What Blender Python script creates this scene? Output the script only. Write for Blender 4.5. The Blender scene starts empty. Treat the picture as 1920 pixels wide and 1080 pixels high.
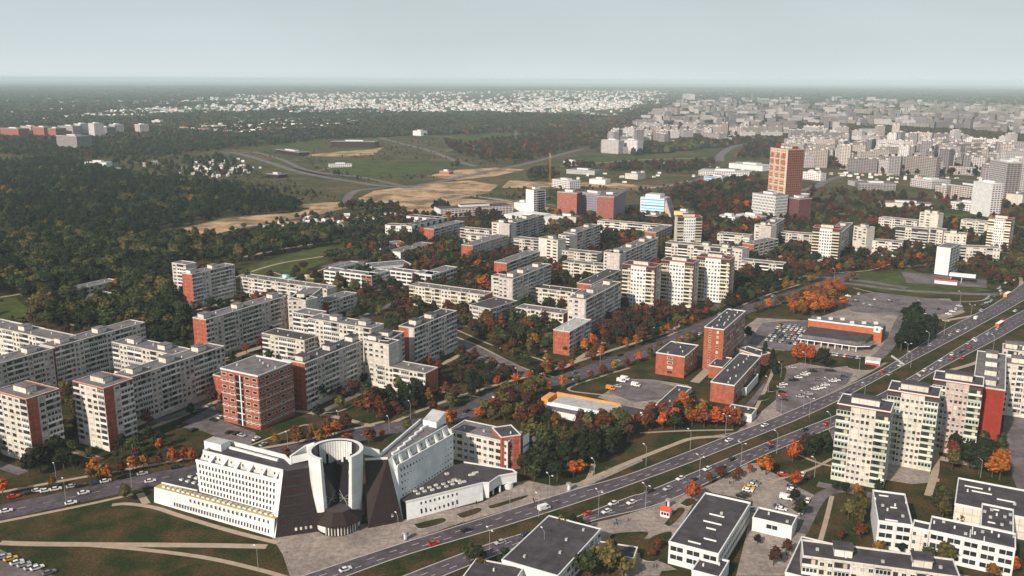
import bpy, bmesh, math, random
import numpy as np
from mathutils import Vector, Matrix
random.seed(7)
RNG = np.random.RandomState(11)
SC = bpy.context.scene
COL = SC.collection
# ------------------------------------------------------------ camera
F = 1680.0; HC = 165.0; YH = 149.0; ROLL = 0.0045
PIT = math.atan((540 - YH) / F)
FW = Vector((0, math.cos(PIT), -math.sin(PIT)))
_hu = Vector((0, math.sin(PIT), math.cos(PIT))); _hx = Vector((1, 0, 0))
_c = math.sqrt(1 - ROLL ** 2)
RV = _hx * _c + _hu * ROLL
UV_ = _hu * _c - _hx * ROLL
cam = bpy.data.cameras.new('camera'); camo = bpy.data.objects.new('camera', cam); COL.objects.link(camo)
M = Matrix((RV, UV_, -FW)).transposed().to_4x4(); M.translation = Vector((0, 0, HC)); camo.matrix_world = M
cam.sensor_width = 36; cam.lens = F / 1920 * 36; cam.clip_start = 1; cam.clip_end = 90000
SC.camera = camo

def G(px, py, z=0.0):
    d = RV * ((px - 960) / F) + UV_ * ((540 - py) / F) + FW
    t = (z - HC) / d.z
    return Vector((d.x * t, d.y * t, z))

def PX(x, y, z=0.0):
    v = Vector((x, y, z - HC)); w = v.dot(FW)
    if w < 1: return (-9999, -9999)
    return (960 + F * v.dot(RV) / w, 540 - F * v.dot(UV_) / w)
# ------------------------------------------------------------ light
SUN_AZ = Vector((-0.60, -0.80)).normalized(); SUN_EL = math.radians(33)
w = bpy.data.worlds.new('World'); SC.world = w; w.use_nodes = True
nt = w.node_tree; nt.nodes.clear()
out = nt.nodes.new('ShaderNodeOutputWorld'); bg = nt.nodes.new('ShaderNodeBackground')
sky = nt.nodes.new('ShaderNodeTexSky'); sky.sky_type = 'NISHITA'; sky.sun_disc = False
sky.sun_elevation = SUN_EL; sky.sun_rotation = math.atan2(SUN_AZ.x, SUN_AZ.y)
sky.air_density = 1.3; sky.dust_density = 4.0; sky.ozone_density = 1.0; sky.altitude = 200
hsv = nt.nodes.new('ShaderNodeHueSaturation'); hsv.inputs['Saturation'].default_value = 0.42
nt.links.new(sky.outputs[0], hsv.inputs['Color'])
# thin high overcast: a pale veil over the clear sky, slightly brighter toward the horizon
geo = nt.nodes.new('ShaderNodeTexCoord'); sep = nt.nodes.new('ShaderNodeSeparateXYZ'); rmp = nt.nodes.new('ShaderNodeValToRGB'); mixs = nt.nodes.new('ShaderNodeMix'); mixs.data_type = 'RGBA'
nt.links.new(geo.outputs['Generated'], sep.inputs[0]); nt.links.new(sep.outputs['Z'], rmp.inputs[0])
er = rmp.color_ramp.elements; er[0].position = 0.0; er[0].color = (0.685, 0.765, 0.785, 1); er[1].position = 1.0; er[1].color = (0.16, 0.20, 0.23, 1)
e1 = er.new(0.11); e1.color = (0.465, 0.535, 0.563, 1); e2 = er.new(0.035); e2.color = (0.58, 0.66, 0.685, 1)
no = nt.nodes.new('ShaderNodeTexNoise'); no.inputs['Scale'].default_value = 3.0; no.inputs['Detail'].default_value = 4
mp = nt.nodes.new('ShaderNodeMapping'); mp.inputs['Scale'].default_value = (1, 1, 4); nt.links.new(geo.outputs['Generated'], mp.inputs[0]); nt.links.new(mp.outputs[0], no.inputs['Vector'])
sc = nt.nodes.new('ShaderNodeMapRange'); sc.inputs['To Min'].default_value = 8.9; sc.inputs['To Max'].default_value = 10.9; nt.links.new(no.outputs[0], sc.inputs['Value'])
vm = nt.nodes.new('ShaderNodeVectorMath'); vm.operation = 'SCALE'; nt.links.new(rmp.outputs[0], vm.inputs[0]); nt.links.new(sc.outputs[0], vm.inputs['Scale'])
mixs.inputs['Factor'].default_value = 0.86; nt.links.new(hsv.outputs[0], mixs.inputs['A']); nt.links.new(vm.outputs[0], mixs.inputs['B']); nt.links.new(mixs.outputs['Result'], bg.inputs[0])
bg.inputs[1].default_value = 0.10
nt.links.new(bg.outputs[0], out.inputs[0])
sl = bpy.data.lights.new('sun', 'SUN'); so = bpy.data.objects.new('sun', sl); COL.objects.link(so)
sl.energy = 5.0; sl.angle = math.radians(1.5); sl.color = (1.0, 0.86, 0.72)
sdir = Vector((SUN_AZ.x * math.cos(SUN_EL), SUN_AZ.y * math.cos(SUN_EL), math.sin(SUN_EL)))
so.rotation_euler = sdir.to_track_quat('Z', 'Y').to_euler()
so.location = (0, 0, 400)
SC.view_settings.view_transform = 'Standard'; SC.view_settings.look = 'None'
SC.view_settings.gamma = 1; SC.view_settings.use_curve_mapping = False
SC.view_settings.exposure = 0.22
SC.render.engine = 'CYCLES'
# ------------------------------------------------------------ materials
MATS = {}
def mat(name, col, rough=0.85, var=0.0, scale=0.05, metal=0.0, island=0.0, objvar=0.0, uvgrid=None, spec=0.3, detail=6, col2=None, scale2=None, hue=0.0):
    if name in MATS: return MATS[name]
    m = bpy.data.materials.new(name); m.use_nodes = True; MATS[name] = m
    nt = m.node_tree; b = nt.nodes['Principled BSDF']
    b.inputs['Roughness'].default_value = rough; b.inputs['Metallic'].default_value = metal
    b.inputs['Specular IOR Level'].default_value = spec
    N = nt.nodes.new; L = nt.links.new
    rgb = N('ShaderNodeRGB'); rgb.outputs[0].default_value = (*col, 1); cur = rgb.outputs[0]
    tc = N('ShaderNodeTexCoord')
    if col2 is not None:
        no = N('ShaderNodeTexNoise'); no.inputs['Scale'].default_value = scale2 or scale; no.inputs['Detail'].default_value = detail
        no.inputs['Roughness'].default_value = 0.62
        L(tc.outputs['Object'], no.inputs['Vector'])
        rp = N('ShaderNodeValToRGB'); rp.color_ramp.elements[0].position = 0.42; rp.color_ramp.elements[1].position = 0.6
        L(no.outputs[0], rp.inputs[0])
        mx = N('ShaderNodeMix'); mx.data_type = 'RGBA'; L(rp.outputs[0], mx.inputs['Factor'])
        L(cur, mx.inputs['A']); mx.inputs['B'].default_value = (*col2, 1); cur = mx.outputs['Result']
    if uvgrid:
        bw, bh, msz, mcol = uvgrid
        br = N('ShaderNodeTexBrick'); br.offset = 0; br.inputs['Scale'].default_value = 1
        br.inputs['Brick Width'].default_value = bw; br.inputs['Row Height'].default_value = bh
        br.inputs['Mortar Size'].default_value = msz; br.inputs['Mortar Smooth'].default_value = 0.1
        br.inputs['Color1'].default_value = (1, 1, 1, 1); br.inputs['Color2'].default_value = (0.86, 0.86, 0.88, 1)
        br.inputs['Mortar'].default_value = (*mcol, 1)
        L(tc.outputs['UV'], br.inputs['Vector'])
        mm = N('ShaderNodeMix'); mm.data_type = 'RGBA'; mm.blend_type = 'MULTIPLY'; mm.inputs['Factor'].default_value = 1
        L(cur, mm.inputs['A']); L(br.outputs[0], mm.inputs['B']); cur = mm.outputs['Result']
    val = None
    def addval(src, lo, hi):
        nonlocal val
        mr = N('ShaderNodeMapRange'); mr.inputs['To Min'].default_value = lo; mr.inputs['To Max'].default_value = hi
        L(src, mr.inputs['Value'])
        if val is None: val = mr.outputs[0]
        else:
            mu = N('ShaderNodeMath'); mu.operation = 'MULTIPLY'; L(val, mu.inputs[0]); L(mr.outputs[0], mu.inputs[1]); val = mu.outputs[0]
    if var:
        no = N('ShaderNodeTexNoise'); no.inputs['Scale'].default_value = scale; no.inputs['Detail'].default_value = detail
        no.inputs['Roughness'].default_value = 0.7
        L(tc.outputs['Object'], no.inputs['Vector'])
        mr = N('ShaderNodeMapRange'); mr.inputs['From Min'].default_value = 0.3; mr.inputs['From Max'].default_value = 0.7
        mr.clamp = True
        mr.inputs['To Min'].default_value = 1 - var; mr.inputs['To Max'].default_value = 1 + var
        L(no.outputs[0], mr.inputs['Value']); val = mr.outputs[0]
    if island:
        g = N('ShaderNodeNewGeometry'); addval(g.outputs['Random Per Island'], 1 - island, 1 + island)
    hs = None
    if objvar or hue:
        oi = N('ShaderNodeObjectInfo')
        if objvar: addval(oi.outputs['Random'], 1 - objvar, 1 + objvar)
    if val is not None or hue:
        hs = N('ShaderNodeHueSaturation'); L(cur, hs.inputs['Color'])
        if val is not None: L(val, hs.inputs['Value'])
        if hue:
            mr = N('ShaderNodeMapRange'); mr.inputs['To Min'].default_value = 0.5 - hue; mr.inputs['To Max'].default_value = 0.5 + hue
            wn = N('ShaderNodeTexWhiteNoise'); wn.noise_dimensions = '1D'; L(oi.outputs['Random'], wn.inputs['W'])
            L(wn.outputs['Value'], mr.inputs['Value']); L(mr.outputs[0], hs.inputs['Hue'])
        cur = hs.outputs[0]
    L(cur, b.inputs['Base Color'])
    return m

PANEL = (3.1, 2.8, 0.09, (0.55, 0.52, 0.5))
mat('concrete', (0.52, 0.475, 0.46), var=0.28, scale=0.35, uvgrid=PANEL, objvar=0.12)
mat('cream', (0.60, 0.57, 0.505), var=0.2, scale=0.3, uvgrid=PANEL, objvar=0.1)
mat('pinkgrey', (0.50, 0.41, 0.37), var=0.25, scale=0.3, uvgrid=PANEL, objvar=0.1)
mat('white', (0.68, 0.70, 0.70), var=0.12, scale=0.25, uvgrid=(3.2, 3.4, 0.035, (0.72, 0.72, 0.72)), rough=0.6)
mat('plaster', (0.68, 0.69, 0.68), var=0.12, scale=0.2, uvgrid=(6, 3.2, 0.04, (0.8, 0.8, 0.8)))
mat('brick', (0.32, 0.088, 0.052), var=0.4, scale=0.5, uvgrid=(2.9, 2.8, 0.1, (1.35, 1.9, 2.3)))
mat('brickplain', (0.30, 0.088, 0.05), var=0.4, scale=0.45)
mat('redbrown', (0.26, 0.03, 0.02), var=0.2, scale=0.5, uvgrid=(2.9, 2.8, 0.06, (0.7, 0.7, 0.7)))
mat('orangewall', (0.42, 0.12, 0.05), var=0.2, scale=0.4)
mat('yellowwall', (0.60, 0.27, 0.07), var=0.2, scale=0.3)
mat('yellow', (0.72, 0.55, 0.14), var=0.1, scale=0.3)
mat('green_panel', (0.50, 0.58, 0.47), var=0.15, scale=0.5, objvar=0.25)
mat('yellow_panel', (0.62, 0.56, 0.44), var=0.15, scale=0.5, objvar=0.3)
mat('grey_panel', (0.60, 0.58, 0.58), var=0.15, scale=0.5, objvar=0.35)
mat('roof_dark', (0.058, 0.052, 0.060), var=0.5, scale=0.22, uvgrid=(11, 3.1, 0.05, (0.6, 0.6, 0.6)), rough=0.95, detail=10)
mat('roof_grey', (0.15, 0.138, 0.145), var=0.5, scale=0.25, uvgrid=(7, 3.1, 0.07, (0.55, 0.55, 0.55)), rough=0.95, detail=10)
mat('roof_light', (0.36, 0.37, 0.37), var=0.3, scale=0.25, rough=0.9, detail=8)
mat('metal_trim', (0.62, 0.63, 0.64), rough=0.5, var=0.1, scale=0.5)
mat('red_trim', (0.45, 0.10, 0.04), rough=0.7, var=0.2, scale=1)
mat('darkclad', (0.022, 0.012, 0.012), rough=0.55, var=0.35, scale=0.6, uvgrid=(1.2, 1.2, 0.05, (0.5, 0.5, 0.5)))
mat('tan', (0.42, 0.33, 0.13), var=0.2, scale=0.4)
mat('glass', (0.025, 0.03, 0.035), rough=0.12, spec=0.7, objvar=0.5)
mat('glass_blue', (0.10, 0.24, 0.38), rough=0.15, spec=0.8)
mat('glass_dark', (0.02, 0.017, 0.02), rough=0.25, spec=0.5)
mat('frame', (0.66, 0.65, 0.62), rough=0.6, objvar=0.2)
mat('frame_brown', (0.16, 0.08, 0.05), rough=0.6)
mat('curtain', (0.42, 0.38, 0.32), rough=0.6, spec=0.6, objvar=0.4)
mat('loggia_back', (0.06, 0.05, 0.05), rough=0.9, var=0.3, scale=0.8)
mat('steel', (0.35, 0.36, 0.37), rough=0.5, metal=0.4)
mat('crane_yellow', (0.45, 0.25, 0.06), rough=0.5)
mat('asphalt', (0.090, 0.074, 0.090), col2=(0.060, 0.050, 0.060), scale2=0.06, var=0.5, scale=0.35, detail=9, rough=0.9)
mat('asphalt_old', (0.15, 0.13, 0.14), col2=(0.09, 0.078, 0.085), scale2=0.07, var=0.4, scale=0.25, detail=9, rough=0.9)
mat('paving', (0.31, 0.26, 0.23), col2=(0.22, 0.185, 0.17), scale2=0.08, uvgrid=(3, 3, 0.05, (0.6, 0.6, 0.6)), var=0.4, scale=0.5, detail=10, rough=0.95)
mat('path', (0.34, 0.27, 0.21), var=0.2, scale=0.3, detail=8, rough=0.95)
mat('kerb', (0.42, 0.40, 0.38), var=0.1, scale=1)
mat('paint', (0.62, 0.62, 0.60), var=0.2, scale=1)
mat('lawn', (0.022, 0.032, 0.011), col2=(0.070, 0.047, 0.024), scale2=0.07, var=0.6, scale=1.1, detail=12, rough=1, spec=0.05)
mat('field', (0.042, 0.052, 0.020), col2=(0.10, 0.075, 0.042), scale2=0.014, var=0.5, scale=0.08, detail=10, rough=1, spec=0.05)
mat('sand', (0.44, 0.29, 0.17), col2=(0.13, 0.095, 0.05), scale2=0.028, var=0.4, scale=0.1, detail=10, rough=1)
mat('meadow', (0.065, 0.085, 0.026), col2=(0.045, 0.05, 0.02), scale2=0.03, var=0.4, scale=0.1, detail=10, rough=1, spec=0.05)
mat('bark', (0.07, 0.05, 0.035), rough=1)
LEAF = {
 'dark': (0.018, 0.024, 0.012), 'green': (0.036, 0.046, 0.017), 'olive': (0.080, 0.068, 0.024), 'gold': (0.17, 0.088, 0.020),
 'orange': (0.30, 0.080, 0.018), 'rust': (0.10, 0.034, 0.018), 'brown': (0.050, 0.024, 0.017), 'pine': (0.013, 0.021, 0.015)}
for k, v in LEAF.items():
    mat('leaf_' + k, v, rough=0.85, island=0.5, objvar=0.3, hue=0.012, spec=0.1)
CARCOL = {'white': (0.75, 0.76, 0.76), 'silver': (0.42, 0.44, 0.46), 'black': (0.015, 0.015, 0.018), 'dark blue': (0.03, 0.05, 0.12),
          'red': (0.5, 0.03, 0.015), 'grey': (0.16, 0.16, 0.17), 'yellow': (0.75, 0.42, 0.03), 'orange': (0.75, 0.22, 0.02)}
for k, v in CARCOL.items(): mat('paint_' + k, v, rough=0.28, spec=0.6, metal=0.1)
mat('tyre', (0.015, 0.015, 0.015), rough=0.9)
mat('light_glass', (0.6, 0.6, 0.55), rough=0.2)
mat('red', (0.6, 0.06, 0.03), rough=0.6, var=0.15, scale=1)
mat('signwhite', (0.8, 0.82, 0.84), rough=0.5)
mat('signblue', (0.05, 0.15, 0.5), rough=0.5)
mat('signgreen', (0.02, 0.3, 0.15), rough=0.5)
mat('turquoise', (0.10, 0.42, 0.38), rough=0.7, var=0.15, scale=0.3)
mat('cloth_blue', (0.04, 0.12, 0.35)); mat('cloth_dark', (0.02, 0.02, 0.025)); mat('cloth_red', (0.3, 0.03, 0.02)); mat('skin', (0.5, 0.3, 0.2))
# ------------------------------------------------------------ helpers
def link(o, parent=None):
    COL.objects.link(o)
    if parent is not None: o.parent = parent
    return o

class MB:
    """collects faces of one mesh"""
    def __init__(s): s.v = []; s.f = []; s.m = []; s.uv = []; s.mats = []
    def mi(s, mname):
        if mname not in s.mats: s.mats.append(mname)
        return s.mats.index(mname)
    def face(s, pts, m, uv=None):
        i = len(s.v); s.v.extend([tuple(p) for p in pts]); s.f.append(tuple(range(i, i + len(pts)))); s.m.append(s.mi(m))
        if uv is None:
            uv = [(p[0], p[1]) for p in pts]
        s.uv.extend(uv)
    def quad(s, a, b, c, d, m, u0=0):
        a, b, c, d = Vector(a), Vector(b), Vector(c), Vector(d)
        l = (b - a).length; h = (d - a).length
        s.face([a, b, c, d], m, [(u0, 0), (u0 + l, 0), (u0 + l, h), (u0, h)])
    def box(s, x0, x1, y0, y1, z0, z1, m, mt=None, bottom=False):
        p = [(x0, y0), (x1, y0), (x1, y1), (x0, y1)]
        s.prism([(a, b, z0) for a, b in p], [(a, b, z1) for a, b in p], m, mt, bottom)
    def prism(s, bot, top, m, mt=None, bottom=False, sides=True):
        n = len(bot)
        if sides:
            u = 0
            for i in range(n):
                j = (i + 1) % n
                s.quad(bot[i], bot[j], top[j], top[i], m, u); u += (Vector(bot[j]) - Vector(bot[i])).length
        s.face(top, mt or m)
        if bottom: s.face(list(reversed(bot)), m)
    def cyl(s, p0, p1, r0, r1, m, n=8, caps=True):
        p0, p1 = Vector(p0), Vector(p1); d = (p1 - p0).normalized()
        a = d.orthogonal().normalized(); b = d.cross(a)
        A = [p0 + (a * math.cos(2 * math.pi * k / n) + b * math.sin(2 * math.pi * k / n)) * r0 for k in range(n)]
        B = [p1 + (a * math.cos(2 * math.pi * k / n) + b * math.sin(2 * math.pi * k / n)) * r1 for k in range(n)]
        for k in range(n):
            j = (k + 1) % n; s.quad(A[k], A[j], B[j], B[k], m)
        if caps:
            s.face(B, m); s.face(list(reversed(A)), m)
    def mesh(s, name='mesh'):
        me = bpy.data.meshes.new(name); me.from_pydata(s.v, [], s.f)
        me.polygons.foreach_set('material_index', s.m)
        for k in s.mats: me.materials.append(MATS[k])
        ul = me.uv_layers.new(name='UVMap'); ul.data.foreach_set('uv', [c for uv in s.uv for c in uv])
        me.update(); return me
    def build(s, name, parent=None, loc=(0, 0, 0), rz=0):
        o = bpy.data.objects.new(name, s.mesh(name)); o.location = loc; o.rotation_euler = (0, 0, rz)
        return link(o, parent)

def root(name, label, cat, loc, rz=0, group=None):
    o = bpy.data.objects.new(name, None); o.empty_display_size = 1; o.location = loc; o.rotation_euler = (0, 0, rz)
    tag(o, label, cat, group); return link(o)
def tag(o, label, cat, group=None):
    o['label'] = label; o['category'] = cat
    if group: o['group'] = group
    return o
def inst(name, me, parent, mtx):
    o = bpy.data.objects.new(name, me); o.parent = parent; o.matrix_local = mtx; COL.objects.link(o); return o

# occupancy raster (metres) used to keep trees off buildings and roads
CELL = 3.0; OX0, OY0 = -900.0, 100.0; ONX, ONY = 900, 900
OCC = np.zeros((ONX, ONY), np.uint8)
def occupy(poly, val=1, grow=0.0):
    if len(poly) < 3: return
    cx = sum(p[0] for p in poly) / len(poly); cy = sum(p[1] for p in poly) / len(poly)
    if grow:
        q = []
        for p in poly:
            d = Vector((p[0] - cx, p[1] - cy)); l = d.length or 1
            q.append((p[0] + d.x / l * grow, p[1] + d.y / l * grow))
        poly = q
    xs = np.array([p[0] for p in poly]); ys = np.array([p[1] for p in poly])
    i0 = max(0, int((xs.min() - OX0) / CELL)); i1 = min(ONX, int((xs.max() - OX0) / CELL) + 2)
    j0 = max(0, int((ys.min() - OY0) / CELL)); j1 = min(ONY, int((ys.max() - OY0) / CELL) + 2)
    if i1 <= i0 or j1 <= j0: return
    X, Y = np.meshgrid(OX0 + (np.arange(i0, i1) + .5) * CELL, OY0 + (np.arange(j0, j1) + .5) * CELL, indexing='ij')
    OCC[i0:i1, j0:j1][inpoly(X, Y, xs, ys)] = val
def inpoly(X, Y, xs, ys):
    ins = np.zeros(X.shape, bool); n = len(xs); j = n - 1
    for i in range(n):
        c = ((ys[i] > Y) != (ys[j] > Y)) & (X < (xs[j] - xs[i]) * (Y - ys[i]) / (ys[j] - ys[i] + 1e-12) + xs[i])
        ins ^= c; j = i
    return ins
def occ_at(x, y):
    i = int((x - OX0) / CELL); j = int((y - OY0) / CELL)
    if 0 <= i < ONX and 0 <= j < ONY: return OCC[i, j]
    return 0

def struct(name, mb):
    o = mb.build(name); o['kind'] = 'structure'; return o
def smooth(P, n=6):
    P = [Vector(p[:2]) for p in P]
    if len(P) < 3: return P
    Q = [P[0] * 2 - P[1]] + P + [P[-1] * 2 - P[-2]]; out = []
    for i in range(1, len(Q) - 2):
        a, b, c, d = Q[i - 1:i + 3]
        for k in range(n):
            t = k / n
            out.append(0.5 * ((2 * b) + (c - a) * t + (2 * a - 5 * b + 4 * c - d) * t * t + (3 * b - a - 3 * c + d) * t ** 3))
    out.append(P[-1]); return out
def strip(mb, pts, width, z, m, occ=0):
    pts = [Vector(p[:2]) for p in pts]; Lp = []; Rp = []
    for i, p in enumerate(pts):
        d = (pts[min(i + 1, len(pts) - 1)] - pts[max(i - 1, 0)]).normalized(); n = Vector((-d.y, d.x)) * width / 2
        Lp.append(p + n); Rp.append(p - n)
    for i in range(len(pts) - 1):
        q = [Rp[i], Rp[i + 1], Lp[i + 1], Lp[i]]
        mb.face([(a.x, a.y, z) for a in q], m)
        if occ: occupy([(a.x, a.y) for a in q], occ)
def between(mb, A, B, z, m, occ=0):
    """fill between two polylines with equal parameter"""
    def res(P, n):
        P = smooth(P, 5); L = [0]
        for a, b in zip(P, P[1:]): L.append(L[-1] + (b - a).length)
        o = []
        for k in range(n):
            t = L[-1] * k / (n - 1); i = max(0, min(len(L) - 2, next((j for j in range(len(L)) if L[j] >= t), len(L) - 1) - 1))
            f = (t - L[i]) / max(1e-6, L[i + 1] - L[i]); o.append(P[i].lerp(P[i + 1], min(1, max(0, f))))
        return o
    n = 40; A = res(A, n); B = res(B, n)
    for i in range(n - 1):
        q = [A[i], A[i + 1], B[i + 1], B[i]]
        mb.face([(a.x, a.y, z) for a in q], m)
        if occ: occupy([(a.x, a.y) for a in q], occ)
def polyz(pts, z): return [(G(x, y).x, G(x, y).y, z) for x, y in pts]
def poly(mb, pts, z, m, occ=0):
    q = polyz(pts, z); 
    a = sum(q[i][0] * q[(i + 1) % len(q)][1] - q[(i + 1) % len(q)][0] * q[i][1] for i in range(len(q)))
    if a < 0: q.reverse()
    mb.face(q, m)
    if occ: occupy([(p[0], p[1]) for p in q], occ)
def GP(pts): return [G(x, y) for x, y in pts]
# ============================================================ THE GROUND
_pz = {}
def PZ(base):
    _pz[base] = _pz.get(base, 0) + 1; return base + _pz[base] * 0.0006
gm = MB()
gm.face([(-45000, -300, 0), (45000, -300, 0), (45000, 60000, 0), (-45000, 60000, 0)], 'field'); struct('ground', gm)
lw = MB()
poly(lw, [(-400, 1500), (-300, 640), (300, 480), (640, 470), (860, 400), (1250, 380), (1960, 400), (2300, 560), (2300, 1500)], 0.03, 'lawn'); struct('lawn', lw)
# sandy earthworks
sd = MB()
for P in [[(300, 443), (335, 430), (420, 410), (480, 404), (560, 398), (600, 385), (655, 388), (600, 402), (520, 415), (440, 430), (370, 447)],
          [(672, 372), (700, 358), (790, 346), (880, 338), (935, 347), (915, 362), (860, 372), (790, 384), (730, 392), (690, 390)],
          [(545, 385), (600, 380), (650, 378), (660, 388), (590, 392)], [(800, 330), (860, 318), (930, 314), (985, 318), (930, 330), (860, 338)],
          [(560, 292), (640, 284), (700, 280), (720, 276), (700, 290), (640, 294)], [(1045, 345), (1120, 340), (1240, 350), (1290, 338), (1290, 345), (1200, 356), (1100, 350)],
          [(955, 338), (1040, 342), (1050, 350), (1000, 352), (940, 352)], [(740, 395), (830, 370), (960, 378), (1045, 392), (1040, 402), (900, 395), (800, 403)]]:
    poly(sd, P, PZ(0.04), 'sand', 2)
struct('sandy_earth', sd)
me_ = MB()
for P in [[(462, 296), (520, 303), (600, 330), (640, 335), (570, 326), (500, 308)], [(590, 312), (640, 298), (850, 310), (840, 324), (700, 332), (640, 328)], [(1050, 302), (1130, 292), (1400, 296), (1300, 307), (1100, 314)],
          [(440, 278), (600, 266), (612, 280), (520, 285)], [(830, 262), (1000, 243), (1085, 235), (1000, 256), (870, 270)], [(440, 510), (520, 482), (640, 455), (652, 468), (610, 492), (540, 518), (470, 528)], [(-40, 556), (30, 560), (60, 585), (40, 604), (-40, 612)],
          [(1560, 515), (1700, 505), (1860, 545), (1700, 556), (1600, 535)], [(1700, 405), (1850, 395), (1900, 400), (1860, 410), (1760, 416)]]:
    poly(me_, P, PZ(0.055), 'meadow', 2)
struct('meadow', me_)
for P in [[(560, 515), (600, 498), (690, 492), (700, 500), (640, 512), (590, 525)], [(150, 560), (230, 545), (250, 560), (170, 580)], [(1690, 430), (1700, 420), (1720, 440)]]: occupy([tuple(G(x, y).to_2d()) for x, y in P], 2)
# pavements and plazas
pv = MB()
for P in [
    [(545, 1084), (530, 1040), (510, 1008), (590, 990), (660, 985), (762, 974), (905, 942), (975, 905), (985, 900), (1040, 912), (1085, 905), (1160, 872), (1200, 858), (1206, 864), (1100, 912), (1000, 942), (850, 985), (700, 1038), (560, 1084)],
    [(1092, 985), (1150, 972), (1230, 948), (1290, 925), (1340, 905), (1400, 870), (1420, 868), (1440, 905), (1420, 930), (1330, 918), (1300, 945), (1262, 1010), (1200, 1010), (1130, 1030), (1110, 1000)],
    [(1310, 918), (1360, 900), (1440, 880), (1480, 905), (1530, 930), (1520, 980), (1500, 1030), (1470, 1080), (1380, 1080), (1400, 1000), (1412, 940)],
    [(1180, 1030), (1230, 1050), (1255, 1060), (1290, 1080), (1170, 1080), (1160, 1050)],
    [(1380, 810), (1430, 770), (1460, 745), (1460, 690), (1500, 680), (1560, 690), (1640, 680), (1665, 680), (1590, 722), (1462, 781), (1390, 812), (1330, 818)],
    [(1120, 745), (1180, 710), (1226, 712), (1290, 722), (1300, 735), (1250, 760), (1200, 775)],
    [(1700, 790), (1740, 790), (1745, 905), (1710, 908), (1660, 900), (1665, 870)],
    [(1480, 640), (1520, 600), (1640, 560), (1780, 560), (1810, 585), (1770, 600), (1690, 585), (1680, 640), (1650, 670), (1560, 668), (1470, 655)],
    [(1360, 640), (1420, 596), (1500, 600), (1516, 640), (1470, 658), (1400, 650)]]:
    poly(pv, P, PZ(0.06), 'paving', 3)
struct('pavement', pv)
pk = MB()
for P in [[(1455, 730), (1470, 692), (1540, 690), (1600, 700), (1590, 718), (1530, 750), (1470, 778), (1455, 770)],
          [(1400, 645), (1430, 605), (1515, 600), (1518, 640), (1480, 658)], [(330, 800), (400, 760), (420, 790), (480, 812), (470, 835), (430, 830), (380, 808)],
          [(-60, 1030), (0, 1030), (120, 1090), (-60, 1100)], [(1560, 560), (1640, 548), (1800, 566), (1808, 580), (1740, 595), (1600, 585)],
          [(1900, 780), (1925, 770), (1925, 1000), (1905, 900)], [(988, 800), (1060, 812), (1050, 836), (1000, 830)],
          [(600, 500), (640, 490), (700, 488), (700, 498), (650, 508)], [(1690, 510), (1850, 525), (1850, 540), (1700, 530)], [(1260, 900 + 60), (1262, 962), (1266, 960)],
          [(1140, 735), (1170, 712), (1225, 715), (1270, 726), (1240, 748), (1190, 755)]]:
    poly(pk, P, PZ(0.10), 'asphalt_old', 3)
struct('parking_lot', pk)
# boulevard
U_N = [(430, 1130), (560, 1084), (700, 1037), (850, 990), (1000, 943), (1082, 918), (1180, 890), (1280, 852), (1375, 814), (1462, 780), (1590, 724), (1665, 687), (1770, 620), (1865, 570), (1920, 530), (1960, 500)]
U_S = [(500, 1140), (640, 1085), (767, 1040), (950, 986), (1100, 938), (1180, 910), (1300, 866), (1440, 810), (1500, 785), (1567, 754), (1690, 688), (1800, 630), (1915, 566), (1960, 535), (2000, 508)]
L_N = [(640, 1130), (760, 1080), (920, 1020), (1050, 981), (1180, 933), (1210, 924), (1325, 877), (1437, 831), (1500, 806), (1600, 765), (1700, 712), (1790, 657), (1890, 598), (1960, 562), (2020, 530)]
L_S = [(700, 1150), (800, 1095), (920, 1046), (1095, 982), (1212, 953), (1282, 927), (1395, 872), (1455, 845), (1565, 800), (1660, 755), (1752, 697), (1862, 640), (1960, 585), (2040, 545)]
rd = MB()
between(rd, GP(U_N), GP(U_S), 0.15, 'asphalt', 4); between(rd, GP(L_N), GP(L_S), 0.15, 'asphalt', 4)
ST = [(-120, 985), (0, 961), (130, 934), (260, 905), (370, 884), (460, 865), (585, 838), (720, 806), (860, 780), (930, 745), (1010, 725), (1075, 706), (1160, 676), (1240, 648), (1315, 614), (1400, 580), (1470, 558), (1560, 528), (1600, 512)]
strip(rd, smooth(GP(ST)), 14, 0.14, 'asphalt', 4)
for P, wd in [([(1440, 575), (1500, 548), (1560, 530), (1700, 545), (1850, 552), (1900, 548)], 8), ([(1620, 690), (1665, 650), (1690, 600), (1700, 585)], 7),
              ([(860, 640), (930, 672), (1000, 705), (1060, 722)], 7), ([(1490, 517), (1600, 525), (1700, 540)], 9), ([(1340, 580), (1500, 500), (1560, 480)], 6),
              ([(1560, 800), (1600, 900), (1540, 930), (1500, 1000)], 5), ([(1915, 640), (1900, 760), (1898, 840), (1925, 920)], 7),
              ([(240, 800), (330, 780), (400, 745), (440, 720)], 6), ([(1000, 708), (940, 690), (860, 650), (840, 640)], 6),
              ([(560, 650), (640, 620), (760, 560), (850, 560)], 5)]:
    strip(rd, smooth(GP(P)), wd, PZ(0.115), 'asphalt_old', 4)
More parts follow.
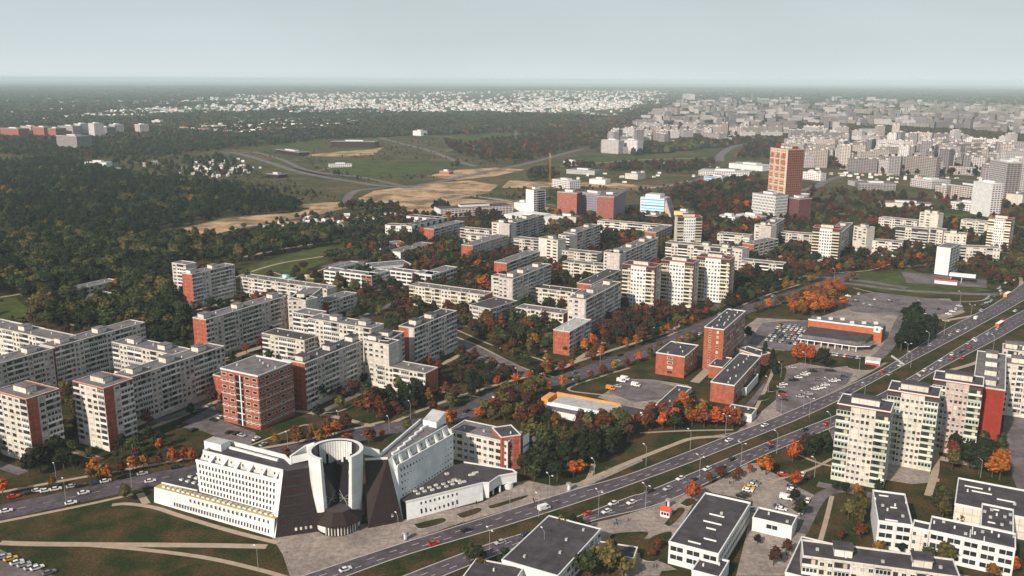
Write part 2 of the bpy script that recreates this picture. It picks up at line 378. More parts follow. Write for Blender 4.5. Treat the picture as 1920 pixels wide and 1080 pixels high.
# distant roads
FR = [([(380, 285), (440, 287), (500, 303), (560, 322), (640, 337), (735, 350), (800, 345), (900, 325), (990, 306), (1050, 290), (1090, 280)], 16),
      ([(440, 287), (480, 286), (530, 300), (580, 320), (680, 333), (760, 350)], 12),
      ([(706, 256), (740, 266), (800, 281), (850, 300), (892, 312)], 16), ([(590, 322), (620, 315)], 8), ([(660, 385), (650, 375), (668, 358), (720, 352)], 12),
      ([(1100, 362), (1200, 352), (1290, 342), (1330, 330)], 12), ([(1350, 302), (1352, 290), (1375, 275), (1405, 268)], 18),
      ([(1480, 362), (1530, 350), (1560, 335), (1640, 322), (1760, 332), (1920, 350)], 14), ([(960, 378), (860, 365), (800, 372), (700, 382)], 7),
      ([(1040, 385), (930, 372), (840, 360)], 8), ([(835, 284), (870, 275), (900, 272)], 10), ([(400, 488), (440, 485), (540, 465), (630, 452)], 5),
      ([(1700, 500), (1920, 480), (1980, 470)], 10), ([(1430, 395), (1560, 400), (1920, 425)], 5), ([(1050, 312), (1200, 300), (1340, 296)], 6)]
for P, wd in FR: strip(rd, smooth(GP(P)), wd, PZ(0.10), 'asphalt_old' if wd > 7 else 'path', 4)
struct('road', rd)
# central reservation: a real step above the road, grass
md = MB()
between(md, GP([(x, y + 1) for x, y in U_S]), GP([(x, y - 1) for x, y in L_N]), 0.27, 'lawn', 5); struct('median_strip', md)
kb = MB()
for Pl in (U_S, L_N, U_N, L_S):
    pts = smooth(GP(Pl)); 
    strip(kb, pts, 0.5, 0.30, 'kerb')
struct('kerb', kb)
# lane lines
lm = MB()
def lerp_line(A, B, t):
    a = smooth(GP(A), 5); b = smooth(GP(B), 5)
    def at(P, s):
        L = [0]
        for p, q in zip(P, P[1:]): L.append(L[-1] + (q - p).length)
        d = L[-1] * s; i = 0
        while i < len(L) - 2 and L[i + 1] < d: i += 1
        return P[i].lerp(P[i + 1], (d - L[i]) / max(1e-6, L[i + 1] - L[i]))
    return [at(a, k / 60).lerp(at(b, k / 60), t) for k in range(61)]
def dashes(P, dash, gap, wd, z):
    L = [0]
    for p, q in zip(P, P[1:]): L.append(L[-1] + (q - p).length)
    d = 0
    while d + dash < L[-1]:
        seg = []
        for s in (d, d + dash):
            i = 0
            while i < len(L) - 2 and L[i + 1] < s: i += 1
            seg.append(P[i].lerp(P[i + 1], (s - L[i]) / max(1e-6, L[i + 1] - L[i])))
        strip(lm, seg, wd, z, 'paint'); d += dash + gap
for A, B in ((U_N, U_S), (L_N, L_S)):
    for t in (0.36, 0.67): dashes(lerp_line(A, B, t), 3, 6, 0.18, 0.165)
dashes(smooth(GP(ST)), 3, 6, 0.15, 0.155)
# zebra crossing where the plaza meets the boulevard
ca, cb = G(1672, 668), G(1725, 705)
for k in range(26):
    c = ca.lerp(cb, k / 25.0); d = Vector((0.478, 0.878, 0))
    if k in (12, 13): continue
    strip(lm, [c - d * 2, c + d * 2], 0.6, 0.165, 'paint')
struct('lane_marking', lm)
# footpaths
fp = MB()
FP = [([(0, 1018), (60, 1020), (150, 1021), (300, 1022), (400, 1023), (500, 1025)], 3.2), ([(160, 1022), (260, 1030), (380, 1045), (480, 1067), (560, 1090)], 2.2),
      ([(210, 947), (240, 945), (290, 952), (340, 968), (430, 995), (520, 1018)], 2.4), ([(-40, 985), (0, 979), (140, 951), (250, 927)], 2.0), ([(262, 925), (275, 945)], 3),
      ([(1092, 905), (1160, 875), (1260, 835), (1300, 822), (1360, 818)], 2.6), ([(1200, 812), (1280, 808), (1375, 806)], 1.6), ([(1113, 870), (1105, 895), (1095, 908)], 2.2),
      ([(1226, 640), (1300, 612), (1350, 592), (1420, 560), (1500, 533)], 2.2), ([(720, 800), (800, 765), (920, 725), (1040, 692), (1130, 662), (1260, 620), (1270, 605)], 2.6),
      ([(370, 862), (460, 846), (570, 826), (680, 800), (720, 790)], 2.4), ([(-60, 935), (60, 912), (240, 880), (365, 858)], 2.2),
      ([(555, 770), (620, 780), (700, 800), (740, 812)], 3.4), ([(470, 835), (560, 800), (580, 797)], 1.2), ([(600, 775), (640, 770), (680, 750)], 1.2),
      ([(850, 630), (900, 650), (980, 690), (1060, 712)], 1.8), ([(855, 618), (930, 650), (1000, 670), (1055, 690)], 1.6), ([(1020, 660), (1040, 648)], 2),
      ([(1225, 600), (1260, 620), (1270, 632)], 1.5), ([(1290, 590), (1260, 620)], 1.5), ([(1180, 632), (1260, 625)], 1.5), ([(1060, 690), (1090, 670)], 1.8),
      ([(1240, 760), (1140, 742), (1065, 730), (1130, 705), (1180, 690)], 1.6), ([(1600, 540), (1700, 560), (1830, 565), (1860, 550)], 1.5),
      ([(1770, 602), (1850, 585), (1900, 555), (1915, 530), (1905, 510)], 3.2), ([(1560, 512), (1640, 505), (1700, 480)], 1.6),
      ([(1490, 850), (1540, 870), (1590, 880), (1600, 900)], 1.6), ([(1440, 905), (1520, 880), (1560, 860)], 1.6), ([(1760, 700), (1830, 680), (1862, 658)], 3),
      ([(1745, 800), (1755, 870), (1740, 930)], 3), ([(1560, 930), (1545, 990), (1525, 1050), (1500, 1080)], 1.8), ([(1870, 830), (1905, 870), (1915, 910)], 1.5),
      ([(1400, 800), (1440, 720), (1450, 690)], 1.8), ([(600, 830), (660, 810), (700, 805)], 1.6), ([(880, 900), (960, 905), (1000, 905)], 1.6),
      ([(960, 760), (900, 745), (830, 735), (780, 725)], 1.6), ([(270, 690), (330, 700)], 1.6), ([(120, 605), (160, 616)], 2), ([(-20, 560), (30, 553), (60, 545)], 3),
      ([(340, 430), (420, 425), (520, 420), (600, 408)], 4), ([(440, 520), (520, 495), (610, 480), (640, 470)], 3), ([(640, 490), (560, 520), (510, 510)], 2),
      ([(840, 440), (1000, 470)], 3), ([(1180, 530), (1220, 540)], 3), ([(1380, 560), (1450, 540), (1500, 520)], 2)]
for P, wd in FP: strip(fp, smooth(GP(P)), wd, PZ(0.075), 'path', 4)
struct('footpath', fp)
# planted strips set into the paving, edged with kerbs
def bed(P, name='grass_bed'):
    b = MB(); q = smooth(GP(P + [P[0]]), 4)[:-1]
    t = [(p.x, p.y, 0.22) for p in q]; bt = [(p.x, p.y, 0.05) for p in q]
    a = sum(t[i][0] * t[(i + 1) % len(t)][1] - t[(i + 1) % len(t)][0] * t[i][1] for i in range(len(t)))
    if a < 0: t.reverse(); bt.reverse()
    b.prism(bt, t, 'kerb', 'lawn'); struct(name, b)
for P in [[(776, 984), (790, 992), (832, 980), (830, 972), (800, 978)], [(856, 965), (868, 972), (900, 960), (896, 953)], [(915, 950), (925, 954), (980, 936), (984, 930)],
          [(1245, 984), (1258, 986), (1284, 958), (1270, 954)], [(1145, 1005), (1160, 1000), (1212, 998), (1208, 1010), (1180, 1032), (1140, 1022)],
          [(1212, 1015), (1230, 1004), (1260, 1000), (1235, 1050), (1200, 1046)], [(1275, 945), (1290, 935), (1305, 940), (1290, 950)],
          [(1600, 672), (1642, 676), (1636, 694), (1590, 690)], [(1452, 700), (1474, 690), (1464, 728), (1438, 732)], [(1425, 742), (1442, 738), (1442, 748), (1420, 752)],
          [(1240, 1072), (1290, 1068), (1300, 1082), (1240, 1086)]]:
    bed(P)
# ============================================================ BUILDING KIT
COLW = {'w': 3.0, 'l': 3.3, 'L': 5.8, 'n': 2.0, 'p': 2.4, 'r': 4.2, 'q': 3.6, 'Q': 6.0}
def columns(pat, L):
    if pat.startswith('*'):
        s = ''; t = 0; i = 0; c = pat[1:]
        while t < L - 1.5: s += c[i % len(c)]; t += COLW[c[i % len(c)]]; i += 1
        pat = s or 'p'
    ws = [COLW[c] for c in pat]; k = L / sum(ws); x = 0; r = []
    for c, wd in zip(pat, ws): r.append((c, x, x + wd * k)); x += wd * k
    return r
def m_window(glass, frame, mull=1):
    b = MB(); t = 0.09
    b.face([(0, -0.05, 0), (1, -0.05, 0), (1, -0.05, 1), (0, -0.05, 1)], frame)
    n = mull + 1
    for i in range(n):
        x0 = t / 2 + i * (1 - t) / n + t / 3; x1 = (i + 1) * (1 - t) / n + t / 2 - t / 3 + 0.02
        b.face([(x0, -0.03 - 0.04, t), (x1, -0.07, t), (x1, -0.07, 1 - t), (x0, -0.07, 1 - t)], glass)
    for (a, c) in (((0, 0), (1, 0)), ((1, 0), (1, 1)), ((1, 1), (0, 1)), ((0, 1), (0, 0))):
        b.face([(a[0], 0.02, a[1]), (c[0], 0.02, c[1]), (c[0], -0.05, c[1]), (a[0], -0.05, a[1])], frame)
    # raised frame bars so that the panes sit inside them
    for x0, x1, z0, z1 in ((0, 1, 0, t * .8), (0, 1, 1 - t * .8, 1), (0, t * .7, 0, 1), (1 - t * .7, 1, 0, 1)):
        b.face([(x0, -0.10, z0), (x1, -0.10, z0), (x1, -0.10, z1), (x0, -0.10, z1)], frame)
    for x0, x1, z0, z1 in ((0, 1, 1, 1), (0, 1, 0, 0)):
        b.face([(x0, -0.05, z0), (x1, -0.05, z0), (x1, -0.10, z0), (x0, -0.10, z0)], frame)
    return b.mesh('window')
WM = {'a': m_window('glass', 'frame', 1), 'b': m_window('curtain', 'frame', 1), 'c': m_window('glass', 'frame_brown', 1),
      'd': m_window('glass', 'frame', 2), 'x': m_window('glass_dark', 'darkclad', 0), 't': m_window('glass_dark', 'white', 0), 'u': m_window('glass', 'white', 1), 's': m_window('glass', 'frame', 0)}
def m_balcony(pm, glazed):
    b = MB()
    b.box(0.0, 1.0, -0.12, 0.0, 0.0, 1.05, pm, 'frame')
    b.box(0.0, 1.0, 0.0, 1.0, 0.02, 0.14, 'grey_panel')
    if glazed:
        b.face([(0.02, -0.06, 1.05), (0.98, -0.06, 1.05), (0.98, -0.06, 2.45), (0.02, -0.06, 2.45)], 'glass')
        for k in range(5):
            x = k / 4 * 0.96; b.face([(x, -0.09, 1.05), (x + 0.04, -0.09, 1.05), (x + 0.04, -0.09, 2.5), (x, -0.09, 2.5)], 'frame')
        b.face([(0, -0.09, 2.42), (1, -0.09, 2.42), (1, -0.09, 2.6), (0, -0.09, 2.6)], 'frame')
    b.face([(0.12, 0.97, 0.9), (0.5, 0.97, 0.9), (0.5, 0.97, 2.3), (0.12, 0.97, 2.3)], 'glass')
    b.face([(0.6, 0.97, 0.15), (0.85, 0.97, 0.15), (0.85, 0.97, 2.3), (0.6, 0.97, 2.3)], 'curtain')
    return b.mesh('balcony')
BMESH = {(p, g): m_balcony(p, g) for p in ('green_panel', 'yellow_panel', 'grey_panel', 'cream', 'concrete') for g in (0, 1)}
FOOT = []; PATHS = []
def snap(a):
    best = a
    for k in range(-2, 3):
        t = math.radians(61.5 + 90 * k)
        if abs((a - t + math.pi) % (2 * math.pi) - math.pi) < math.radians(9): best = t
    return best
def visible(o, n): return n.dot(Vector((0, 0)) - o) > 0

def block(spec, name='apartment_block', cat='apartment block', group=None):
    """spec: x1,y1,x2,y2 roof line of the main face in the photograph's frame; h, depth"""
    x1, y1, x2, y2, h, dep = spec['e']; lod = spec.get('lod', 0)
    P, Q = G(x1, y1, h), G(x2, y2, h); d = (Q - P); Lg = math.hypot(d.x, d.y); a = math.atan2(d.y, d.x)
    if spec.get('snap', 1): a = snap(a)
    u = Vector((math.cos(a), math.sin(a))); v = Vector((-u.y, u.x))
    if spec.get('len'): Lg = spec['len']
    lv = spec.get('mat', 'concrete'); roofm = spec.get('roof', 'roof_grey'); fl = spec.get('fl', 2.8)
    R0 = root(name, spec['label'], cat, (P.x, P.y, 0), a, group or spec.get('group'))
    org = Vector((P.x, P.y))
    foot = [org, org + u * Lg, org + u * Lg + v * dep, org + v * dep]
    occupy([(p.x, p.y) for p in foot], 9, 3.0); FOOT.append((spec['label'], (foot[0] + foot[2]) / 2, h))
    if h > 10 and Lg > 18: PATHS.append((org - v * 7.5 - u * 4, org - v * 7.5 + u * (Lg + 4)))
    faces = []   # (O, D, N, L, pattern)
    faces.append((Vector((0, 0)), Vector((1, 0)), Vector((0, -1)), Lg, spec.get('front', '*LLwwLww'), spec.get('fmat', lv)))
    endr = spec.get('endr', spec.get('end', 'p')); endl = spec.get('endl', spec.get('end', 'p'))
    faces.append((Vector((Lg, 0)), Vector((0, 1)), Vector((1, 0)), dep, endr, lv))
    faces.append((Vector((Lg, dep)), Vector((-1, 0)), Vector((0, 1)), Lg, 'p', lv))
    faces.append((Vector((0, dep)), Vector((0, -1)), Vector((-1, 0)), dep, endl, lv))
    nf = max(1, int((h - 0.85) / fl)); zb = h - 0.5 - nf * fl
    if zb > 2.6: zb = 1.0
    wall = MB(); win = MB(); bal = MB(); brk = MB(); nwin = 0
    camloc = (Vector((0, 0)) - org); cl = Vector((camloc.dot(u), camloc.dot(v)))
    outline = []
    for O, D, N, L, pat, wm in faces:
        vis = N.dot(cl - O) > 0
        cols = columns(pat, L) if vis else [('p', 0, L)]
        def T(x, dd): q = O + D * x + N * dd; return (q.x, q.y)
        u0 = 0
        for c, a0, a1 in cols:
            dpt = -1.0 if c in 'lL' and vis else 0
            p0, p1 = T(a0, dpt), T(a1, dpt)
            if dpt:
                q0, q1 = T(a0, 0), T(a1, 0)
                wall.quad((*q0, 0), (*p0, 0), (*p0, h - .3), (*q0, h - .3), wm); wall.quad((*p1, 0), (*q1, 0), (*q1, h - .3), (*p1, h - .3), wm)
                wall.quad((*q0, 0), (*q1, 0), (*q1, zb), (*q0, zb), wm)
                wall.face([(*q0, zb), (*q1, zb), (*p1, zb), (*p0, zb)], wm)
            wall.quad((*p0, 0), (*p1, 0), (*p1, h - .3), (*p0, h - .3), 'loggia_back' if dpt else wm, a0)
            if not vis: continue
            wd = a1 - a0
            if c == 'r':
                bm_ = spec.get('brick', 'brick')
                s0, s1 = T(a0 + .03, 0.06), T(a1 - .03, 0.06); e0, e1 = T(a0 + .03, 0), T(a1 - .03, 0)
                brk.quad((*s0, .05), (*s1, .05), (*s1, h - .35), (*s0, h - .35), bm_); brk.quad((*e0, .05), (*s0, .05), (*s0, h - .35), (*e0, h - .35), bm_)
                brk.quad((*s1, .05), (*e1, .05), (*e1, h - .35), (*s1, h - .35), bm_); continue
            if c == 'p': continue
            for k in range(nf):
                z = zb + k * fl
                if c in 'lL':
                    bp = spec.get('bp', 'grey_panel'); gz = random.random() < spec.get('glz', 0.38)
                    if lod == 0:
                        mt = Matrix(((D.x * wd, -N.x, 0, T(a0, 0)[0]), (D.y * wd, -N.y, 0, T(a0, 0)[1]), (0, 0, 1, z), (0, 0, 0, 1)))
                        inst('balcony', BMESH[(bp, int(gz))], R0, mt)
                    else:
                        f0, f1 = T(a0, 0.1), T(a1, 0.1); g0, g1 = T(a0, -1.0), T(a1, -1.0)
                        bal.quad((*f0, z), (*f1, z), (*f1, z + 1.05), (*f0, z + 1.05), bp)
                        bal.face([(*f0, z + .1), (*f1, z + .1), (*g1, z + .1), (*g0, z + .1)], bp)
                        bal.face([(*f0, z), (*f1, z), (*g1, z), (*g0, z)], bp)
                        if gz:
                            f0, f1 = T(a0 + .1, 0.04), T(a1 - .1, 0.04); win.quad((*f0, z + 1.05), (*f1, z + 1.05), (*f1, z + 2.4), (*f0, z + 2.4), 'glass' if random.random() < .6 else 'curtain')
                        h0, h1 = T(a0 + .3 * wd, -.97), T(a0 + .8 * wd, -.97)
                        win.quad((*h0, z + .5), (*h1, z + .5), (*h1, z + 2.3), (*h0, z + 2.3), 'glass')
                    continue
                ww = {'w': 1.8, 'n': 1.25, 'q': 2.7, 'Q': 5.3}[c] * wd / COLW[c]; wh = {'w': 1.6, 'n': 1.45, 'q': 1.75, 'Q': 1.8}[c] * spec.get('wh', 1)
                x0 = (a0 + a1) / 2 - ww / 2; z0 = z + 0.85 * fl / 2.8
                key = random.choices(['a', 'b', 'c', 'd'], [5, 2.2, 1.2, 2])[0] if not spec.get('wk') else random.choice(spec['wk'])
                if lod == 0 and nwin < 300:
                    mt = Matrix(((D.x * ww, -N.x, 0, T(x0, 0)[0]), (D.y * ww, -N.y, 0, T(x0, 0)[1]), (0, 0, wh, z0), (0, 0, 0, 1)))
                    inst('window', WM[key], R0, mt); nwin += 1
                else:
                    f0, f1 = T(x0, 0.05), T(x0 + ww, 0.05); g0, g1 = T(x0 + .12, 0.09), T(x0 + ww - .12, 0.09)
                    win.quad((*f0, z0), (*f1, z0), (*f1, z0 + wh), (*f0, z0 + wh), 'frame')
                    win.quad((*g0, z0 + .12), (*g1, z0 + .12), (*g1, z0 + wh - .12), (*g0, z0 + wh - .12), 'glass' if key != 'b' else 'curtain')
    wall.build('wall', R0)
    if brk.f: brk.build('brick_panel', R0)
    if win.f: o = win.build('window', R0); o['kind'] = 'stuff'
    if bal.f: o = bal.build('balcony', R0); o['kind'] = 'stuff'
    rf = MB(); rf.box(-.08, Lg + .08, -.08, dep + .08, h - .3, h - .02, spec.get('trim', 'cream'), roofm, True)
    ro = rf.build('roof', R0)
    pr = MB(); t = .3; ph = spec.get('par', 0.35)
    for bx in ((-.12, Lg + .12, -.12, t), (-.12, Lg + .12, dep - t, dep + .12), (-.12, t, t + .004, dep - t - .004), (Lg - t, Lg + .12, t + .004, dep - t - .004)):
        pr.box(*bx, h - .05, h + ph, spec.get('trim', 'cream') if spec.get('ptop') is None else spec['ptop'], spec.get('ptop', 'metal_trim'))
    pr.build('parapet', R0)
    for hx in spec.get('huts', []):
        hb = MB(); hw = spec.get('hutw', 5.5); cx = hx * Lg; y0 = dep * .3
        hb.box(cx - hw / 2, cx + hw / 2, y0, y0 + min(5, dep * .5), h, h + 2.6, spec.get('hutm', 'cream'))
        hb.box(cx - hw / 2 - .4, cx + hw / 2 + .4, y0 - .4, y0 + min(5, dep * .5) + .4, h + 2.6, h + 2.85, 'roof_grey', roofm, True)
        hb.build('roof_hut', ro)
    if spec.get('joints') and Lg * dep > 150:
        for k in range(int((Lg + dep) / 11)):
            jb = MB(); x0 = random.uniform(.5, Lg * .6); y0 = random.uniform(1.5, dep - 1.5)
            if Lg > dep: y0 = random.uniform(.5, dep * .4); xx = random.uniform(2, Lg - 2); jb.box(xx, xx + .35, y0, y0 + random.uniform(.25, .55) * dep, h, h + .45, 'white')
            else: jb.box(x0, x0 + random.uniform(.2, .4) * Lg, y0, y0 + .35, h, h + .45, 'white')
            jb.build('roof_joint', ro)
    nv = spec.get('vents', int(Lg / 9) if lod == 0 else int(Lg / 16))
    for k in range(nv):
        vb = MB(); x = (k + .5) / max(1, nv) * Lg + random.uniform(-1, 1); y = dep * random.uniform(.2, .8)
        if random.random() < .6: vb.box(x, x + 1.0, y, y + .8, h, h + .8, 'roof_light')
        else: vb.cyl((x, y, h), (x, y, h + 1.0), .35, .3, 'metal_trim', 8)
        vb.build('roof_vent', ro)
    return R0, Lg, a
LBL = []
def B(e, label, **k):
    k['e'] = e; k['label'] = label
    return block(k, k.pop('name', 'apartment_block'), k.pop('cat', 'apartment block'))

GS = '*wwLwwlwwLwl'
# --- three towers by the boulevard, lower right
TW = dict(front='LnnnnnL', endr='plwwp', endl='plwwp', huts=[.5], hutw=11, roof='roof_dark', trim='red_trim', ptop='metal_trim', name='apartment_tower', cat='apartment tower', group='green balconied towers beside the boulevard')
B((1570, 757, 1671, 771, 34, 14), 'nearest of three green balconied towers, right of the orange maples', mat='cream', bp='green_panel', **TW)
B((1665, 731, 1761, 745.6, 34, 14), 'middle one of three green balconied towers, behind and right of the nearest tower', mat='cream', bp='green_panel', **TW)
B((1750, 711, 1843, 727, 34, 14), 'farthest of three green balconied towers, touching the slab with a dark red end wall', mat='pinkgrey', bp='green_panel', **TW)
B((1885, 732.5, 1898, 640, 30, 13), 'long slab with dark red end and four roof huts, right of the green balconied towers', front='*LwwLwl', end='r', brick='redbrown', huts=[.12, .37, .62, .87], snap=1, len=62)
B((1886, 682, 1960, 694, 27, 13), 'cream slab at the right edge showing rows of paired windows', mat='cream', front='*wwlww', huts=[.3])
B((1880, 655, 1960, 668, 27, 12), 'grey slab with flat huts rising behind the cream slab at the right edge', mat='concrete', front='*wLww', huts=[.2, .6])
# --- left edge towers
TL = dict(front='lwwwl', endr='rwL', huts=[.5], hutw=9, roof='roof_grey', trim='red_trim', bp='grey_panel', name='apartment_tower', cat='apartment tower')
B((136, 715, 195, 729, 30, 15.5), 'grey ten storey tower with a tall red brick stripe behind the leftmost parked cars', mat='concrete', fmat='cream', **TL)
B((-12, 733, 51, 749, 30, 15.5), 'leftmost ten storey tower with a red brick stripe, cut by the left edge', mat='concrete', fmat='cream', **TL)
B((244, 709, 396, 656, 25, 12), 'grey nine storey slab running back from the second striped tower', front='*LLwwLLwwwl', huts=[.12, .45, .8], len=60)
B((209.5, 642, 326, 666, 25, 12), 'cream nine storey slab facing the camera behind the grey slab at left', mat='cream', front='*LwwLLww', huts=[.22, .72])
B((102, 652, 223, 620, 25, 12), 'nine storey slab with a narrow red brick end at far left', front='*LLwwlLLww', huts=[.15, .55], end='r', len=58)
B((-30, 690, 88, 652, 25, 12), 'grey slab stepping up from the left edge toward the narrow brick end', front='*LwwLLw', huts=[.75])
B((-20, 612, 100, 641, 25, 12), 'cream slab face partly hidden behind the slabs at far left', mat='cream', front='*Lwwl', huts=[.4])
B((-60, 602, 60, 622, 22, 12), 'backmost grey roof strip at the far left edge', mat='cream', front='*Lwwl')
# --- red office block
RB = B((413, 692, 483, 707, 27, 24), 'square orange red brick office block with white floor bands and a glass stair strip', mat='brickplain', front='nnpnn', endr='*nnqn', roof='roof_grey', trim='brickplain', ptop='metal_trim', fl=3.2, wk='s', wh=1.1, name='office_block', cat='office building', par=.7, vents=5)
RBr, RBl, _ = RB
b = MB(); b.box(RBl * .40, RBl * .60, -.25, -.07, .6, 25.5, 'glass_dark'); b.build('glass_stair_strip', RBr)
b = MB(); b.box(RBl * .52, RBl * .55, -.5, -.26, .3, 26, 'white'); b.build('white_fin', RBr)
for k in range(4):
    z = 2.6 + k * 6.3
    for x0, x1 in ((-.1, RBl * .39), (RBl * .61, RBl + .1)): b = MB(); b.box(x0, x1, -.22, -.02, z, z + .25, 'white'); b.build('floor_band', RBr)
    b = MB(); b.box(RBl + .02, RBl + .22, -.1, 24.1, z, z + .22, 'white'); b.build('floor_band', RBr)
for k in range(7):
    b = MB(); b.box(RBl * .40, RBl * .60, -.32, -.255, 3 + k * 3.2, 3.5 + k * 3.2, 'white' if k == 1 or k == 3 else 'steel'); b.build('mullion', RBr)
# --- centre left
B((386, 600, 539, 556, 25, 11), 'long grey nine storey slab with a bright red brick end above the orange office block', front='*LwwpLlwwLL', end='r', huts=[.06, .45, .9], len=69)
B((539, 556, 573, 564, 25, 10), 'cream cross wing in the middle of the long grey slab', mat='cream', front='www', huts=[])
B((573, 564, 606, 538, 25, 12), 'last section of the long grey slab near the low brick ended block', front='*wwLLwwL', huts=[.3], end='wwwp', len=38)
B((360, 515, 437, 496, 25, 10.5), 'nine storey block with a red brick end standing alone among the trees at left', front='*lLwwpLL', end='r', huts=[.1, .6])
B((322, 493, 348, 497, 24, 10), 'grey wing behind the lone brick ended block among trees', front='wL', huts=[])
B((450, 519, 604, 545, 15, 11), 'long five storey block with worn grey roof right of the lone brick ended block', mat='cream', front='*wLwwlL')
B((577, 597, 693, 618, 25, 12), 'cream nine storey slab with two large roof huts in the middle of the estate', mat='cream', front='*LwwLLww', huts=[.35, .8], endl='wLw')
B((549, 586, 583, 594, 25, 12), 'dark balconied wing at the left end of the cream slab with two huts', mat='concrete', front='LL')
B((491, 625, 574, 638, 15, 13), 'cream five storey block with dark flat roof behind the orange office block', mat='cream', front='LwwLLww', roof='roof_dark', endr='wlw')
B((572, 682, 682, 639, 25, 11), 'grey nine storey slab with a dark red end beside the orange office block', front='*lLwwLLww', end='r', brick='brick', huts=[.1, .55, .95], roof='roof_dark', len=47)
B((682, 639, 731, 646, 25, 10), 'cream three window wide front at the inner corner of the L shaped slab', mat='cream', front='nwwnp', huts=[.2], roof='roof_dark')
B((728, 640, 765, 618, 25, 12), 'grey link between the cream corner front and the brick striped slab', front='*lwp', huts=[.5], roof='roof_dark', len=20)
B((777, 616, 852, 585, 25, 11), 'nine storey slab with a dark red brick stripe and dark roof facing the park', mat='concrete', front='*LLwwLLww', endl='rp', end='r', huts=[.2, .55], roof='roof_dark', len=46)
B((707, 684, 805, 697, 13, 12), 'low four storey block with brick right end behind dark firs', mat='cream', front='*LwwLLww', endr='r', roof='roof_grey')
B((399, 703, 413, 706, 13, 12), 'low dark brick block half hidden left of the orange office block', mat='brickplain', front='r', endr='*w', roof='roof_dark', snap=1, len=9)
B((616, 567, 672, 550, 15, 12), 'five storey block with a dark red brick end in front of the white school', front='LwwLww', end='r')
# school, white
for e, lab, kw in [((607, 507, 631, 509.5, 11, 12), 'left end block of the white three storey school', {}), ((636, 509, 697, 517, 11, 10), 'long left front of the white three storey school', {}),
                   ((697, 517, 723, 506.5, 11, 10), 'angled brick ended link of the white school', {'end': 'r'}), ((722, 506, 775, 511.5, 11, 11), 'central front of the white school above the courtyard', {}),
                   ((777, 511.5, 806, 516.5, 11, 12), 'right front block of the white school', {}), ((809, 517, 848, 500, 11, 12), 'right wing of the white school running back to the trees', {})]:
    B(e, lab, mat='plaster', front='*Q', endl='*Q' if 'end' not in kw else 'r', endr='*Q', fl=3.3, wh=1.1, wk='u', name='school_building', cat='school', lod=1, trim='white', **kw)
B((700, 502, 786, 494, 9, 20), 'low school hall with a broad grey roof behind the central front', mat='plaster', front='*Q', fl=4, name='school_hall', cat='school', lod=1, trim='white', snap=0, len=34)
B((632, 503, 676, 492, 9, 9), 'rear left wing of the white school near the sports court', mat='plaster', front='*Q', fl=4, name='school_building', cat='school', lod=1, trim='white')
# --- centre
M1 = dict(lod=1)
B((767, 535, 917, 550, 15, 12), 'long cream five storey block with red brick right end in the centre', mat='cream', front='*LwwwLw', endr='r', bp='yellow_panel')
B((962, 524, 1031, 489, 25, 12), 'grey nine storey slab behind a blank cream corner in the centre', front='*LLwwLp', endl='nnp', mat='concrete', fmat='concrete', huts=[.15, .4, .8], len=62)
B((921, 517.5, 962, 524, 24.5, 9), 'bright cream corner block with a blank wall in the centre', mat='cream', front='np', huts=[])
B((880, 572, 920, 580, 13, 30), 'low dark roofed block screened by trees in the centre', front='*wLw', endr='*Lww', roof='roof_dark')
B((967, 577, 1055, 590, 13, 12), 'four storey cream block with a brick right end above the park trees', mat='cream', front='*Lwwlww', endr='r')
B((991, 538, 1083, 546, 13, 12), 'four storey block with tan balconies between the two tall centre slabs', mat='cream', front='*LwwLLw', bp='yellow_panel', roof='roof_dark')
B((1099, 563, 1167, 529, 25, 13), 'tallest grey centre slab with a cream blank end, left of the white towers', mat='concrete', front='*lLLwLLwp', endl='nnp', huts=[.12, .38, .85], len=61)
B((1068, 623, 1107, 600, 15, 11), 'five storey block with a pink brick end and pale roof above the avenue', front='*Lww', end='r', roof='roof_light', len=33)
B((1109, 534, 1167, 500, 15, 12), 'long low block with red brick end and dark roof behind the tallest centre slab', front='*wwLLw', end='r', roof='roof_dark', len=60, **M1)
B((950, 494, 1016, 470, 15, 12), 'five storey block with red brick end near the centre', front='*wwLLw', end='r', len=62, **M1)
B((886, 461, 956, 440, 15, 12), 'five storey block with red brick end below the long white roofed warehouse', front='*wwwp', end='r', len=68, **M1)
B((1044, 469, 1119, 477, 15, 12), 'cream five storey block left of the twin cream slab ends', mat='cream', front='*LwwLww', bp='yellow_panel', **M1)
B((1055, 491, 1128, 500, 13, 12), 'lower cream block in front of the cream five storey block', mat='cream', front='*LwwLww', bp='yellow_panel', **M1)
B((1132, 473, 1163, 477, 25, 11), 'cream end block with blank wall left of the white towers', mat='cream', front='nnp', **M1)
B((1163, 477, 1228, 440, 25, 12), 'long grey slab with three pale roof huts behind the white towers', front='*LLwLwwL', huts=[.1, .4, .75, .95], len=92, **M1)
B((963, 447, 1010, 452, 15, 12), 'white fronted five storey block right of the red ended block', mat='cream', front='*LwwLw', **M1)
B((1010, 446, 1046, 451, 25, 12), 'cream block end in the middle distance with a plain left wall', mat='cream', front='pnn', huts=[.5], **M1)
B((1047, 440, 1068, 443, 25, 12), 'narrow cream stair block left of a dark red wall', mat='cream', front='wwl', **M1)
B((1078, 438, 1114, 420, 25, 12), 'grey slab with dark red end wall and a bright hut on top', end='r', front='*wwLLw', huts=[.2, .7], len=60, **M1)
B((922, 417, 956, 421, 25, 11), 'cream block front below the white tower', mat='cream', front='nnp', huts=[.4], **M1)
B((956, 421, 1006, 400, 25, 12), 'grey slab behind the cream front below the white tower', front='*LwwL', huts=[.2, .6], len=75, **M1)
B((862, 428, 921, 432, 15, 11), 'cream five storey row left of the cream block front', mat='cream', front='*Lww', **M1)
B((864, 439, 922, 445, 13, 11), 'four storey block with one yellow painted bay', mat='cream', front='*Lww', bp='yellow_panel', **M1)
